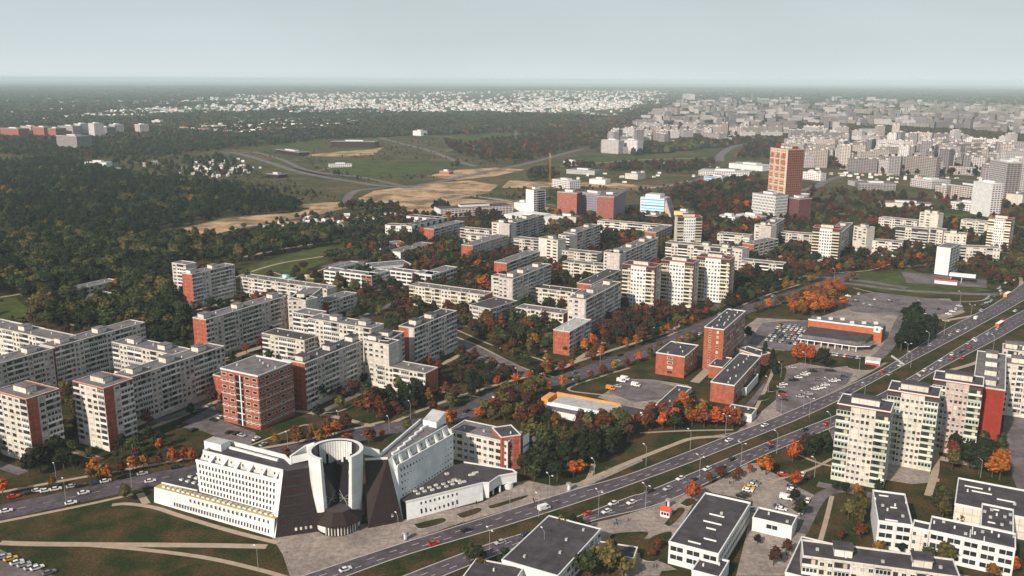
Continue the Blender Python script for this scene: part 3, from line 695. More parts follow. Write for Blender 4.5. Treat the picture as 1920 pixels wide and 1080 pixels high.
B((813, 430, 852, 416, 15, 12), 'five storey slab with a bright red brick end at the edge of the allotments', end='r', front='*wLw', len=60, **M1)
B((762, 405, 827, 409, 12, 14), 'white apartment row with dark roof nearest the sandy ground', mat='white', front='*wwL', roof='roof_dark', **M1)
B((722, 422, 772, 424, 12, 12), 'left part of the white winding apartment row', mat='white', front='*wwL', roof='roof_dark', **M1)
B((772, 424, 826, 408, 12, 12), 'right part of the white winding apartment row', mat='white', front='*wwL', roof='roof_dark', len=70, **M1)
B((751, 473, 809, 456, 7, 14), 'white two storey kindergarten among the trees above the school', mat='plaster', front='*q', name='kindergarten', cat='kindergarten', **M1)
B((717, 458, 757, 455, 7, 12), 'smaller grey kindergarten left of the white one', mat='plaster', front='*q', name='kindergarten', cat='kindergarten', snap=0, **M1)
B((152, 541, 228, 527, 8, 12), 'low cream nursery building deep among the trees at left', mat='cream', front='*q', name='nursery_building', cat='nursery', roof='roof_grey', **M1)
B((175, 559, 214, 550, 6, 10), 'small cream annex in front of the nursery among the trees', mat='cream', front='*q', name='nursery_building', cat='nursery', **M1)
B((325, 573, 348, 575, 4, 8), 'small pale hut below the lone brick ended block', mat='cream', front='*w', name='utility_hut', cat='hut', **M1)
# --- white towers W
WT = dict(front='LnnnnnL', endr='rwlwp', huts=[.5], hutw=11, roof='roof_dark', trim='red_trim', mat='cream', fmat='white', bp='yellow_panel', name='apartment_tower', cat='apartment tower', glz=.3)
B((1167, 495, 1229, 501, 34, 14), 'left of three white twelve storey towers with yellow balconies in the centre right', **WT)
B((1240, 487.5, 1300, 494, 34, 14), 'middle of three white twelve storey towers with yellow balconies', **WT)
B((1306, 481, 1370, 486.5, 34, 14), 'right of three white twelve storey towers with yellow balconies, nearest the red brick slab', **WT)
B((1271, 407.5, 1317, 407.5, 34, 14), 'white tower standing alone behind the three white towers', lod=1, snap=0, **WT)
B((1524, 426, 1575, 430, 34, 14), 'white tower with bright balconies in front of a dark red ended slab at right', lod=1, **WT)
B((1854, 408, 1897, 412, 32, 14), 'cream tower near the right edge beyond the filling station', lod=1, **WT)
B((1578, 437, 1600, 424, 27, 12), 'grey slab with dark red end behind the white tower at right', end='r', brick='redbrown', front='*wwL', len=70, huts=[.3, .7], **M1)
B((1601, 424, 1626, 428, 27, 12), 'cream stair front right of the dark red ended slab', mat='cream', front='www', huts=[.5], **M1)
B((1648, 408, 1720, 415, 15, 12), 'cream five storey block below the empty lawns at right', mat='cream', front='*wwL', **M1)
B((1725, 398, 1760, 402, 27, 12), 'cream nine storey end block rising above the five storey row at right', mat='cream', front='nnp', huts=[.3, .7], **M1)
B((1680, 424, 1740, 430, 20, 12), 'seven storey slab with dark balconies in the middle right', mat='cream', front='*lLwwL', **M1)
B((1733, 428, 1768, 432, 20, 12), 'right neighbour of the seven storey slab with a stepped front', mat='cream', front='*wwL', **M1)
B((1770, 437, 1812, 441, 20, 12), 'cream block with blank corner behind the white gabled wall', mat='cream', front='*wpww', huts=[.4], **M1)
B((1757, 463, 1783, 466, 24, 30), 'block with a blank gleaming white end wall near the filling station', mat='white', front='p', endr='*wL', trim='white', **M1)
B((1800, 463, 1876, 466, 14, 12), 'five storey block with balconies right of the blank white wall', mat='cream', front='*Lww', **M1)
B((1622, 450, 1692, 455, 14, 12), 'five storey block partly behind the round dark trees', mat='cream', front='*Lww', **M1)
B((1802, 412, 1852, 417, 16, 12), 'five storey row left of the cream tower near the right edge', mat='cream', front='*wwL', **M1)
B((1415, 421, 1446, 425, 25, 11), 'cream end block with a blank wall right of the white terraces', mat='cream', front='np', huts=[.4], **M1)
B((1446, 425, 1466, 408, 25, 12), 'grey slab behind the cream blank walled block', front='*wwL', huts=[.2, .6], len=60, **M1)
B((1463, 436, 1524, 440, 14, 12), 'low cream row left of the white tower at right', mat='cream', front='*Lww', **M1)
B((1345, 438, 1406, 443, 15, 12), 'cream five storey block right of the lone white tower', mat='cream', front='*wwLLw', **M1)
B((1248, 455, 1372, 465, 20, 12), 'seven storey slab behind the three white towers', mat='cream', front='*Lwwl', huts=[.6, .9], **M1)
B((1372, 465, 1392, 468, 20, 12), 'right end of the seven storey slab behind the white towers', mat='concrete', front='www', **M1)
B((1390, 489, 1468, 497, 13, 12), 'four storey block with brick right end above the dark oaks', mat='cream', front='*LwwLLww', endr='r', **M1)
B((1413, 459, 1444, 452, 15, 12), 'low slab with a brick end under the orange trees', end='r', front='*wL', len=45, **M1)
B((1120, 414, 1256, 424, 13, 12), 'long low cream row in front of the red twin block', mat='cream', front='*wwwLLL', **M1)
B((1230, 436, 1256, 424, 15, 12), 'low slab with red end wall left of the lone white tower', end='r', front='*wL', len=50, **M1)
# --- red brick clinic complex
RK = dict(mat='brickplain', roof='roof_dark', trim='brickplain', ptop='metal_trim', name='office_block', cat='office building', par=.5)
B((1357.5, 619, 1400, 584, 25, 11.5), 'tall red brick slab with two white window strips on its narrow end', front='*qqqq', endl='pnpnp', fl=3.0, vents=12, len=49, **RK)
B((1284, 670, 1316, 648, 12.5, 17), 'lower square red brick block left of the tall brick slab', front='*qq', endl='pnp', vents=4, len=26, **RK)
B((1377, 724, 1425, 669, 10.5, 12.5), 'long low red brick block right of the tall brick slab with a porch', front='*qq', endl='p', vents=9, len=58, **RK)
B((1355, 690, 1372, 676, 7, 8), 'low brick link between the tall slab and the long low block', front='*q', endl='p', vents=2, len=20, **RK)
B((1382, 655, 1424, 668, 7, 10), 'flat roofed brick link behind the long low brick block', front='*q', vents=3, **RK)
B((1400, 728, 1430, 703, 4.5, 9), 'white edged entrance porch on the long low brick block', mat='plaster', front='p', roof='roof_dark', trim='white', name='entrance_porch', cat='porch', len=26, vents=1)
B((1258, 764, 1290, 731, 4, 8), 'narrow dark roofed garage row below the lower brick block', mat='plaster', front='p', roof='roof_dark', trim='white', name='garage_row', cat='garage', len=34, vents=2)
B((1362, 770, 1410, 778, 4, 10), 'dark flat roofed store below the long low brick block', mat='plaster', front='p', endr='p', roof='roof_dark', name='store_building', cat='store building', vents=2)
# --- four storey building with brick tower behind white complex
B((843, 806, 952, 830, 13.5, 13), 'four storey panel office behind the white complex, grey roofed with patched joints', mat='cream', fmat='cream', front='*qqw', endr='r', roof='roof_grey', name='office_block', cat='office building', fl=3.1)
B((940, 821, 975, 816, 15.5, 12), 'red brick stair tower with a white sign on its right side', mat='brickplain', front='rnr', endr='p', roof='roof_dark', ptop='metal_trim', trim='brickplain', name='stair_tower', cat='building', snap=1, len=9)
# --- lower right white schools
SW = dict(mat='plaster', fl=3.2, wk='u', wh=1.15, joints=1, roof='roof_dark', trim='white', ptop='white', name='school_building', cat='school', par=.6)
B((1254, 1017.5, 1352, 1037, 8, 43.5), 'white two storey hall with a long dark roof beside the plaza', front='QQQ', endr='*nn', len=17.6, **{**SW, 'fl': 3.2})
B((1411, 972, 1486, 987, 5, 9.5), 'small white annex with dark roof right of the long roofed hall', front='pqp', vents=2, **{**SW, 'fl': 3.2})
B((1297, 1071, 1350, 1082, 4.5, 12), 'low dark roofed entrance block at the bottom, front of the hall', front='p', vents=2, **{**SW, 'fl': 3.2})
B((1646, 978, 1711, 987, 10.5, 26), 'left wing of the white three storey school at lower right', front='QQ', endl='p', vents=6, **SW)
B((1711, 990, 1742, 995, 10.8, 6), 'cream stair bay with narrow windows between the two school wings', front='npn', vents=0, **{**SW, 'mat': 'cream'})
B((1742, 996, 1903, 1024, 10.5, 12), 'long front wing of the white three storey school at lower right', front='*Q', endr='*q', vents=9, **SW)
B((1838, 988, 1900, 1001, 10.2, 20), 'rear wing of the white school, dark roof dotted with vents', front='p', endr='*q', vents=8, **SW)
B((1790, 946, 1925, 968, 8.5, 26), 'big dark roofed gymnasium with a cream wall behind the white school', front='p', vents=3, **{**SW, 'mat': 'cream'})
# --- bottom edge
B((1505, 1044, 1800, 1084, 15, 11), 'five storey cream block with dark roof along the bottom right edge', mat='cream', front='LwwLwwwLwwwLwww', endl='p', roof='roof_dark', huts=[.27, .78], bp='grey_panel', par=.5)
B((1472, 1074, 1532, 1086, 8, 27), 'low dark roofed shop wing left of the bottom five storey block', mat='plaster', front='p', roof='roof_dark', trim='metal_trim', name='shop_wing', cat='shop building', len=10)
B((1046, 1081, 1112, 1010, 7, 21), 'long dark roofed shop building at the bottom centre with white edging', mat='plaster', front='*qw', endl='p', roof='roof_dark', trim='white', ptop='white', name='shop_building', cat='shop building', fl=3, len=36)
B((868, 1082, 960, 1100, 6, 12), 'dark flat roof corner at the bottom edge left of the long shop building', mat='plaster', front='p', roof='roof_dark', name='shop_building', cat='shop building')
B((1114, 1036, 1188, 1048, 3.6, 8), 'small dark roofed kiosk shop with yellow wall behind the willow', mat='yellow', front='pqp', roof='roof_dark', trim='cream', name='small_shop', cat='shop building', fl=2.8)
# ============================================================ WHITE OFFICE COMPLEX
def near_quad(bl, br, tr, tl): return [G(*bl), G(*br), G(*tr), G(*tl)]
wc = root('office_complex', 'white V shaped office complex with battered walls and a hollow round tower', 'office building', G(629, 990))
WC0 = wc.location.copy()
def loc(v): return Vector(v) - WC0
def part(name, mb, par=None): return mb.build(name, par or wc)
def quadface_windows(P00, P10, P11, P01, nu, nv, fw, fh, key, par=None, u0=.02, u1=.98, v0=.05, v1=.95, cap=None, skip=None, name='window'):
    P00, P10, P11, P01 = map(Vector, (P00, P10, P11, P01)); out = []
    for j in range(nv):
        for i in range(nu):
            if skip and skip(i, j): continue
            u = u0 + (u1 - u0) * (i + .5) / nu; v = v0 + (v1 - v0) * (j + .5) / nv
            a = P00.lerp(P10, u); b = P01.lerp(P11, u); c = a.lerp(b, v)
            X = (P10 - P00).normalized(); Z = (b - a).normalized(); Y = Z.cross(X).normalized()
            if Y.dot(c + WC0 - Vector((0, 0, HC))) < 0: Y = -Y
            o = c - X * fw / 2 - Z * fh / 2
            m = Matrix(((X.x * fw, Y.x, Z.x * fh, o.x), (X.y * fw, Y.y, Z.y * fh, o.y), (X.z * fw, Y.z, Z.z * fh, o.z), (0, 0, 0, 1)))
            out.append(inst(name, WM[key], par or wc, m))
    return out
def shift(v, d): return v + d
# left wing ---------------------------------------------------
uL = Vector((math.cos(math.radians(-28.5)), math.sin(math.radians(-28.5)), 0))
a7 = G(374, 922, 7); b7 = G(521, 963, 7); a18 = G(367.5, 865, 18.5); b18 = G(522, 903, 18.5)
a22 = G(381, 847, 22.3); b22 = G(531, 884, 22.3); d22 = G(419, 830, 22.3); c22 = G(545, 871, 22.3); e22 = G(578, 877, 22.3)
g0 = G(516, 1009, 0); g1 = G(597, 997, 0)
b = MB()
dirp = (b7 - a7).normalized(); nb = Vector((-dirp.y, dirp.x, 0))
if nb.y < 0: nb = -nb
a0 = a7 - Vector((0, 0, 7)); 
b.face([loc(a7), loc(b7), loc(b18), loc(a18)], 'white')                        # main battered face
b.face([loc(g0 + dirp * -3.2), loc(g0), loc(b22), loc(b22 - dirp * 1.5 - Vector((0, 0, 0)))], 'white')     # white corner rib
back = [p + nb * 15 for p in (a18, b18)]
b.face([loc(a7), loc(a18), loc(back[0]), loc(a7 + nb * 16)], 'white')
b.face([loc(a18 + nb * .2), loc(b18 + nb * .2), loc(b18 + nb * 2.2), loc(a18 + nb * 2.2)], 'roof_dark')
b.face([loc(a18 + nb * 2.2), loc(b18 + nb * 2.2), loc(b22), loc(a22)], 'white')
b.face([loc(a22), loc(a18 + nb * 2.2), loc(a18 + nb * 12), loc(d22)], 'white')
b.face([loc(g0), loc(g0 + Vector((-.7, .8, 0)) * 4), loc(c22), loc(b22)], 'white')
part('left_wing_wall', b)
b = MB(); b.face([loc(a22), loc(b22), loc(c22), loc(G(534, 860, 22.3)), loc(d22)], 'roof_dark'); part('left_wing_roof', b)
def rim(pts, name, wid=.5, hh=.7, m='white'):
    b = MB()
    for p, q in zip(pts, pts[1:]):
        d = (q - p); d.z = 0; d.normalize(); n = Vector((-d.y, d.x, 0)) * wid / 2
        bt = [p - n, q - n, q + n, p + n]; b.prism([loc(x - Vector((0, 0, .2))) for x in bt], [loc(x + Vector((0, 0, hh))) for x in bt], m)
    return part(name, b)
rim([a22, b22], 'parapet'); rim([d22, G(534, 860, 22.3), c22], 'parapet', .6, 1.6); rim([a22, d22], 'parapet'); rim([a18, b18], 'parapet', .5, .9)
quadface_windows(loc(a7), loc(b7), loc(b18), loc(a18), 23, 5, .85, 1.6, 't', v0=.0, v1=.97, u0=.02, u1=.97)
quadface_windows(loc(a18 + nb * 2.2), loc(b18 + nb * 2.2), loc(b22), loc(a22), 20, 1, .75, 1.5, 't', v0=.1, v1=1.0, skip=lambda i, j: i % 3 == 2)
for i in range(6):                                        # triangular fins on the setback storey
    t = (i + .85) / 6.3; p = a18.lerp(b18, t); q = a22.lerp(b22, t); b = MB()
    b.prism([loc(p), loc(p + dirp * 1.2), loc(p + dirp * 1.2 + nb * 2.1), loc(p + nb * 2.1)], [loc(q + dirp * .2 - nb * .2), loc(q + dirp * 1.5 - nb * .2), loc(q + dirp * 1.5), loc(q + dirp * .2)], 'white'); part('dormer_fin', b)
for i in range(7):
    t = (i + .8) / 8; p = d22.lerp(G(534, 860, 22.3), t) - nb * 3.5; b = MB()
    b.prism([loc(p), loc(p + dirp * 4), loc(p + dirp * 4 + nb * .9), loc(p + nb * .9)], [loc(x + Vector((0, 0, .8))) for x in (p, p + dirp * 4, p + dirp * 4 + nb * .9, p + nb * .9)], 'white'); part('roof_light', b)
# stair head at the far left end of the roof
p = G(383, 836, 23); b = MB(); q = [p, p + dirp * 9, p + dirp * 9 + nb * 5, p + nb * 5]
b.prism([loc(x - Vector((0, 0, 5))) for x in q], [loc(x + Vector((0, 0, 2.2))) for x in q], 'white', 'roof_light'); part('stair_head', b)
# dark battered end face towards the tower
b = MB(); b.quad(loc(g0), loc(g1), loc(e22), loc(b22), 'darkclad'); b.face([loc(b22), loc(e22), loc(e22 + Vector((0, 9, 0))), loc(c22)], 'roof_dark'); part('dark_end_wall', b)
quadface_windows(loc(g0), loc(g1), loc(e22), loc(b22), 9, 6, 1.1, 1.1, 'x', u0=.1, u1=.9, v0=.1, v1=.97)
quadface_windows(loc(g0), loc(g1), loc(e22), loc(b22), 4, 1, .8, 1.0, 'b', u0=.42, u1=.9, v0=.06, v1=.12)
# connecting parapet walls
rim([c22, G(575, 850, 24), G(590, 845, 26)], 'connecting_wall', .6, 3.5)
rim([G(548, 868, 23), G(592, 858, 24)], 'connecting_wall', .6, 2.5)
# podium left -------------------------------------------------
p0 = G(289, 942); p1 = G(513, 1008); t0 = G(289, 913, 7); t1 = G(515, 973, 7)
b = MB(); b.quad(loc(p0), loc(p1), loc(t1), loc(t0), 'white'); dl = (p1 - p0).normalized(); nl = Vector((-dl.y, dl.x, 0))
b.quad(loc(p0 + nl * 24), loc(p0), loc(t0), loc(t0 + nl * 24), 'white')
part('podium_wall', b)
b = MB(); b.face([loc(t0), loc(t1), loc(t1 + nl * 3.8), loc(t0 + nl * 3.8)], 'tan'); part('tan_roof_strip', b)
b = MB(); b.face([loc(t0 + nl * 3.9), loc(t1 + nl * 3.9), loc(t1 + nl * 9), loc(t0 + nl * 24)], 'roof_dark'); part('podium_roof', b)
rim([t0 + nl * 3.85, a7 - dirp * 1], 'parapet', .3, .5); rim([t0 + nl * 24, t0 + nl * 24 + dl * 22], 'parapet', .4, .6)
quadface_windows(loc(p0), loc(p1), loc(t1), loc(t0), 34, 1, .7, 1.9, 't', u0=.17, u1=.97, v0=.12, v1=.42)
quadface_windows(loc(p0), loc(p1), loc(t1), loc(t0), 19, 1, .8, 1.5, 't', u0=.3, u1=.97, v0=.55, v1=.95)
def skylight(c, dx, dy, sx=1.6, sy=1.2, par=None):
    b = MB(); q = [c, c + dx * sx, c + dx * sx + dy * sy, c + dy * sy]
    b.prism([loc(x) for x in q], [loc(x + Vector((0, 0, .6))) for x in q], 'white', 'curtain'); return part('skylight', b)
for i in range(22): skylight(t0.lerp(t1, (i + 1.2) / 23.5) + nl * 1.1 + Vector((0, 0, .02)), dl, nl, 1.5, 1.5)
for i in range(4):
    for j in range(3): skylight(t0 + nl * (9 + j * 3.6) + dl * (4 + i * 3.4 + j), dl, nl)
# right wing --------------------------------------------------
r7 = G(750, 936, 6.5); s7 = G(850, 872, 6.5); r18 = G(745, 876, 18.5); s18 = G(850, 816, 18.5)
r22 = G(735, 857, 22.3); s22 = G(838, 799, 22.3); q22 = G(712, 857, 22.3); u22 = G(789, 791, 22.3)
dr = (s7 - r7).normalized(); nr = Vector((-dr.y, dr.x, 0))
if nr.x > 0: nr = -nr
h0 = G(690, 991, 0); h1 = G(756, 978, 0); h22 = G(684, 862, 22.3); h23 = G(727, 860, 22.3)
b = MB(); b.face([loc(r7), loc(s7), loc(s18), loc(r18)], 'white')
b.face([loc(r18 + nr * .2), loc(s18 + nr * .2), loc(s18 + nr * 2), loc(r18 + nr * 2)], 'roof_dark')
b.face([loc(r18 + nr * 2), loc(s18 + nr * 2), loc(s22), loc(r22)], 'white')
b.face([loc(h1), loc(r7), loc(r18), loc(r22), loc(h23)], 'white')
b.face([loc(s7), loc(s7 + nr * 14), loc(u22), loc(s22), loc(s18)], 'white')
part('right_wing_wall', b)
b = MB(); b.face([loc(q22), loc(h23), loc(r22), loc(s22), loc(u22)], 'roof_grey'); part('right_wing_roof', b)
rim([r22, s22], 'parapet', .4, .4); rim([q22, u22], 'parapet', .6, 1.4); rim([r18, s18], 'parapet', .5, .9); rim([h22, h23], 'parapet', .5, .6)
quadface_windows(loc(r7), loc(s7), loc(s18), loc(r18), 18, 5, .85, 1.6, 't', v0=.0, v1=.96, u0=.03, u1=.98)
quadface_windows(loc(r18 + nr * 2), loc(s18 + nr * 2), loc(s22), loc(r22), 15, 1, .75, 1.5, 't', v0=.1, v1=1, skip=lambda i, j: i % 3 == 2)
for i in range(6):
    t = (i + .55) / 6.3; p = r18.lerp(s18, t); q = r22.lerp(s22, t); b = MB()
    b.prism([loc(p), loc(p + dr * 1.1), loc(p + dr * 1.1 + nr * 2.0), loc(p + nr * 2.0)], [loc(q + dr * .2 - nr * .2), loc(q + dr * 1.5 - nr * .2), loc(q + dr * 1.5), loc(q + dr * .2)], 'white'); part('dormer_fin', b)
for i in range(6):
    p = q22.lerp(u22, (i + .8) / 7.2) - nr * 3.2; b = MB(); q = [p, p + dr * 4.5, p + dr * 4.5 - nr * 1, p - nr * 1]
    b.prism([loc(x) for x in q], [loc(x + Vector((0, 0, .8))) for x in q], 'white'); part('roof_light', b)
p = G(793, 797, 22.3); b = MB(); q = [p, p - nr * 7, p - nr * 7 + dr * 7, p + dr * 7]
b.prism([loc(x) for x in q], [loc(q[0] + Vector((0, 0, 2.5))), loc(q[1] + Vector((0, 0, 2.5))), loc(q[2] + Vector((0, 0, 5))), loc(q[3] + Vector((0, 0, 5)))], 'white', 'roof_light'); part('stair_head', b)
b = MB(); b.quad(loc(h0), loc(h1), loc(h23), loc(h22), 'darkclad'); b.face([loc(h22), loc(h23), loc(q22), loc(h22 + Vector((0, 8, 0)))], 'roof_dark'); part('dark_end_wall', b)
quadface_windows(loc(h0), loc(h1), loc(h23), loc(h22), 7, 6, 1.1, 1.1, 'x', u0=.1, u1=.9, v0=.14, v1=.97)
quadface_windows(loc(h0), loc(h1), loc(h23), loc(h22), 3, 1, .8, 1.0, 'b', u0=.1, u1=.85, v0=.08, v1=.16)
rim([G(682, 850, 24), q22], 'connecting_wall', .6, 3.0)
# low right podium --------------------------------------------
k0 = G(763, 976, 0); k1 = G(906, 938, 0); zt = 6.5
kt0 = G(761, 942, zt); kt1 = G(905, 906, zt)
dk = (k1 - k0).normalized(); nk = Vector((-dk.y, dk.x, 0))
b = MB(); b.quad(loc(k0), loc(k1), loc(kt1), loc(kt0), 'white')
m1 = G(917, 906, zt); m2 = G(936, 893, zt); m3 = G(969, 887, zt); 
def drop(p, z): return Vector((p.x, p.y, z))
b.quad(loc(drop(kt1, 0)), loc(drop(m1, 0)), loc(m1), loc(kt1), 'white'); b.quad(loc(drop(m1, 2.5)), loc(drop(m2, 2.5)), loc(m2), loc(m1), 'white')
b.quad(loc(drop(m2, 2.5)), loc(drop(m3, 2.5)), loc(m3), loc(m2), 'white')
m4 = m3 + nk * 3.5; b.quad(loc(drop(m3, 2.5)), loc(drop(m4, 2.5)), loc(m4), loc(m3), 'white')
m5 = G(870, 867, zt); b.quad(loc(drop(m4, 0)), loc(drop(m5, 0)), loc(m5), loc(m4), 'white')
part('podium_wall', b)
b = MB(); b.face([loc(x - Vector((0, 0, .1))) for x in (kt0, kt1, m1, m2, m3, m4, m5, s7 + Vector((0, 0, 0)), r7)], 'roof_dark'); part('podium_roof', b)
rim([kt0, kt1, m1, m2, m3], 'parapet', .45, .45); rim([m3, m4, m5], 'parapet', .4, .4)
quadface_windows(loc(k0), loc(k1), loc(kt1), loc(kt0), 9, 1, .8, 1.2, 't', u0=.16, u1=.68, v0=.6, v1=.9)
quadface_windows(loc(k0), loc(k1), loc(kt1), loc(kt0), 9, 1, .9, 2.2, 't', u0=.16, u1=.68, v0=.12, v1=.5)
for i, t in enumerate((.2, .45, .7)):
    b = MB(); c = drop(m1.lerp(m3, t), 0) + nk * 1.5; b.cyl(loc(c), loc(c + Vector((0, 0, 2.6))), .45, .45, 'white', 10); part('column', b)
c = drop(m3, 0) + nk * 2 - dk * 3; b = MB(); b.cyl(loc(c), loc(c + Vector((0, 0, 2.6))), 2.2, 2.2, 'white', 18); part('column', b)
for i in range(7):
    for j in range(2): skylight(G(782, 928, zt) + dk * i * 3.1 + nk * (j * 2.6 + (i % 2) * .5), dk, nk, 1.4, 1.0)
for x, y in ((886, 892), (892, 888), (880, 893), (887, 889)): skylight(G(x, y, zt), dk, nk, 1.3, .9)
for x, y in ((845, 905), (850, 902), (858, 904), (868, 906), (836, 891)): skylight(G(x, y, zt), dk, nk, 1.6, 1.2)
# the hollow round tower --------------------------------------
cc = G(629, 842, 29); C0 = Vector((cc.x, cc.y, 0)); face_dir = math.atan2(-cc.y, -cc.x)
half = math.radians(33)
angs = [face_dir + half + (2 * math.pi - 2 * half) * k / 48 for k in range(49)]
def rp(a, r, z): return loc(C0 + Vector((math.cos(a) * r, math.sin(a) * r, z)))
b = MB()
for p, q in zip(angs, angs[1:]):
    b.quad(rp(p, 8.9, 0), rp(q, 8.9, 0), rp(q, 10.4, 29), rp(p, 10.4, 29), 'white')
    b.quad(rp(p, 10.4, 29), rp(q, 10.4, 29), rp(q, 8.9, 29), rp(p, 8.9, 29), 'white')
for a in (angs[0], angs[-1]): b.quad(rp(a, 8.9, 0), rp(a, 6.4, 0), rp(a, 8.9, 29), rp(a, 10.4, 29), 'white')
part('tower_wall', b)
b = MB()
for i, (p, q) in enumerate(zip(angs, angs[1:])):
    b.quad(rp(q, 7.4, 0), rp(p, 7.4, 0), rp(p, 8.9, 28.9), rp(q, 8.9, 28.9), 'glass_dark')
part('inner_glazing', b)
b = MB()                                                   # sky reflection put in as white facets on the inner wall opposite the opening
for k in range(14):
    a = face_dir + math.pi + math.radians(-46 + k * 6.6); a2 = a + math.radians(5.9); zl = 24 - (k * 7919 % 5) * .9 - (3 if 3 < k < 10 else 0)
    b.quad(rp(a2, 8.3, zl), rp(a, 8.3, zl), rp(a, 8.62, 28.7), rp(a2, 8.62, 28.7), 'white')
part('inner_sky_reflection', b)
b = MB()                                                   # glass wall closing the opening, folded inwards like a V
fd = Vector((math.cos(face_dir), math.sin(face_dir), 0)); sd = Vector((-fd.y, fd.x, 0))
for s in (-1, 1):
    A = C0 + fd * 5.6 + sd * s * 4.6; Cn = C0 + fd * 2.5
    b.quad(loc(A), loc(Cn), loc(Cn + Vector((0, 0, 12)) - fd * 0), loc(A + Vector((0, 0, 24)) + sd * s * .8), 'glass_dark')
    b.face([loc(Cn + Vector((0, 0, 12))), loc(A + Vector((0, 0, 24)) + sd * s * .8), loc(Cn + Vector((0, 0, 24)) - fd * 4)], 'glass_dark')
part('entrance_glazing', b)
for s in (-1, 1):
    for k in range(6):
        b = MB(); A = C0 + fd * 5.7 + sd * s * 4.7 + Vector((0, 0, 8 + k * 2.6)); b.box(*[0] * 6, 'white') if False else None
        q = loc(A); b.box(q.x - .25, q.x + .25, q.y - .15, q.y + .15, q.z, q.z + 1.3, 'white'); part('window', b)
for s in (-1, 1):                                          # crossed braces behind the glass
    b = MB()
    for k in range(4):
        A = C0 + fd * 5.9 + sd * s * 4.2 + Vector((0, 0, 7 + k * 2)); Z = C0 + fd * 3.2 + sd * s * .8 + Vector((0, 0, 9 + (3 - k) * 1.6))
        b.cyl(loc(A), loc(Z), .09, .09, 'steel', 4)
    part('brace', b)
# canopy and entrance drum
C1 = C0 + fd * 5.5
def ring(r, z, n=12, c=C1): return [loc(c + Vector((math.cos(face_dir + math.pi / n + 2 * math.pi * k / n) * r, math.sin(face_dir + math.pi / n + 2 * math.pi * k / n) * r, z))) for k in range(n)]
b = MB(); b.prism(ring(9.6, 4.6, 10), ring(5.2, 8.2, 10), 'darkclad', 'roof_dark'); b.prism(ring(9.6, 4.2, 10), ring(9.6, 4.6, 10), 'darkclad', None, True); part('canopy', b)
b = MB(); b.prism(ring(8.0, 0, 20), ring(8.0, 4.2, 20), 'glass_dark'); part('entrance_drum', b)
for k in range(20):
    a = face_dir - math.radians(80) + k * math.radians(160) / 19; b = MB()
    wht = k < 5 or k > 16
    a2 = a + math.radians(7.6 if wht else 3.2)
    pts = [C1 + Vector((math.cos(x) * 8.08, math.sin(x) * 8.08, 0)) for x in (a, a2)]
    b.quad(loc(pts[0] + Vector((0, 0, 1.0 if wht else .3))), loc(pts[1] + Vector((0, 0, 1.0 if wht else .3))), loc(pts[1] + Vector((0, 0, 4))), loc(pts[0] + Vector((0, 0, 4))), 'white' if wht else ('curtain' if k % 3 else 'frame')); part('facade_panel', b)
occupy([(p.x, p.y) for p in (p0, p1, g1, h0, k0, k1, drop(m3, 0), drop(m4, 0), drop(s22, 0), drop(u22, 0), C0 + Vector((0, 14, 0)), drop(d22, 0), p0 + nl * 24)], 9, 2)
FOOT.append(('the white complex', Vector((C0.x, C0.y)), 22))
# ============================================================ OTHER NAMED BUILDINGS
def farmat(name, wall, dark=(0.10, 0.09, 0.10), bw=3.2, bh=2.8, ms=0.85, off=0.0, var=0.12):
    m = bpy.data.materials.new(name); m.use_nodes = True; MATS[name] = m; nt = m.node_tree; b = nt.nodes['Principled BSDF']; N = nt.nodes.new; L = nt.links.new
    b.inputs['Roughness'].default_value = .8; b.inputs['Specular IOR Level'].default_value = .2
    tc = N('ShaderNodeTexCoord'); br = N('ShaderNodeTexBrick'); br.offset = off; s = .1
    br.inputs['Scale'].default_value = s; br.inputs['Brick Width'].default_value = bw * s; br.inputs['Row Height'].default_value = bh * s; br.inputs['Mortar Size'].default_value = ms * s
    br.inputs['Mortar Smooth'].default_value = 0; br.inputs['Color1'].default_value = (*dark, 1); br.inputs['Color2'].default_value = (dark[0] * 2.6, dark[1] * 2.6, dark[2] * 2.6, 1); br.inputs['Mortar'].default_value = (*wall, 1)
    L(tc.outputs['UV'], br.inputs['Vector']); oi = N('ShaderNodeObjectInfo'); hs = N('ShaderNodeHueSaturation')
    mr = N('ShaderNodeMapRange'); mr.inputs['To Min'].default_value = 1 - var; mr.inputs['To Max'].default_value = 1 + var
    L(oi.outputs['Random'], mr.inputs['Value']); L(mr.outputs[0], hs.inputs['Value']); L(br.outputs[0], hs.inputs['Color']); L(hs.outputs[0], b.inputs['Base Color'])
farmat('far_grey', (0.36, 0.33, 0.34), (.05, .045, .05), ms=.5, var=.35, bw=4.5); farmat('far_white', (0.68, 0.66, 0.66), (.07, .06, .07), ms=.55, var=.25, bw=4); farmat('far_cream', (0.48, 0.43, 0.40), (.06, .05, .05), ms=.5, var=.3, bw=4.5); farmat('far_red', (0.30, 0.09, 0.06))
farmat('lattice', (0.72, 0.72, 0.72), (0.03, 0.03, 0.035), 2.2, 3.6, .45, .5); farmat('blueband', (0.62, 0.68, 0.72), (0.06, 0.22, 0.36), 40, 3.6, .9)
farmat('orange_grid', (0.72, 0.50, 0.33), (0.20, 0.05, 0.03), 3.4, 3.0, .7, 0); farmat('dark_grid', (0.16, 0.06, 0.06), (0.05, 0.03, 0.04), 2.6, 3.0, .6)
farmat('brown_grid', (0.26, 0.10, 0.07), (0.03, 0.02, 0.02), 3.0, 3.0, .5); farmat('bluegrey_grid', (0.25, 0.22, 0.27), (0.05, 0.05, 0.07), 3, 3, .8)
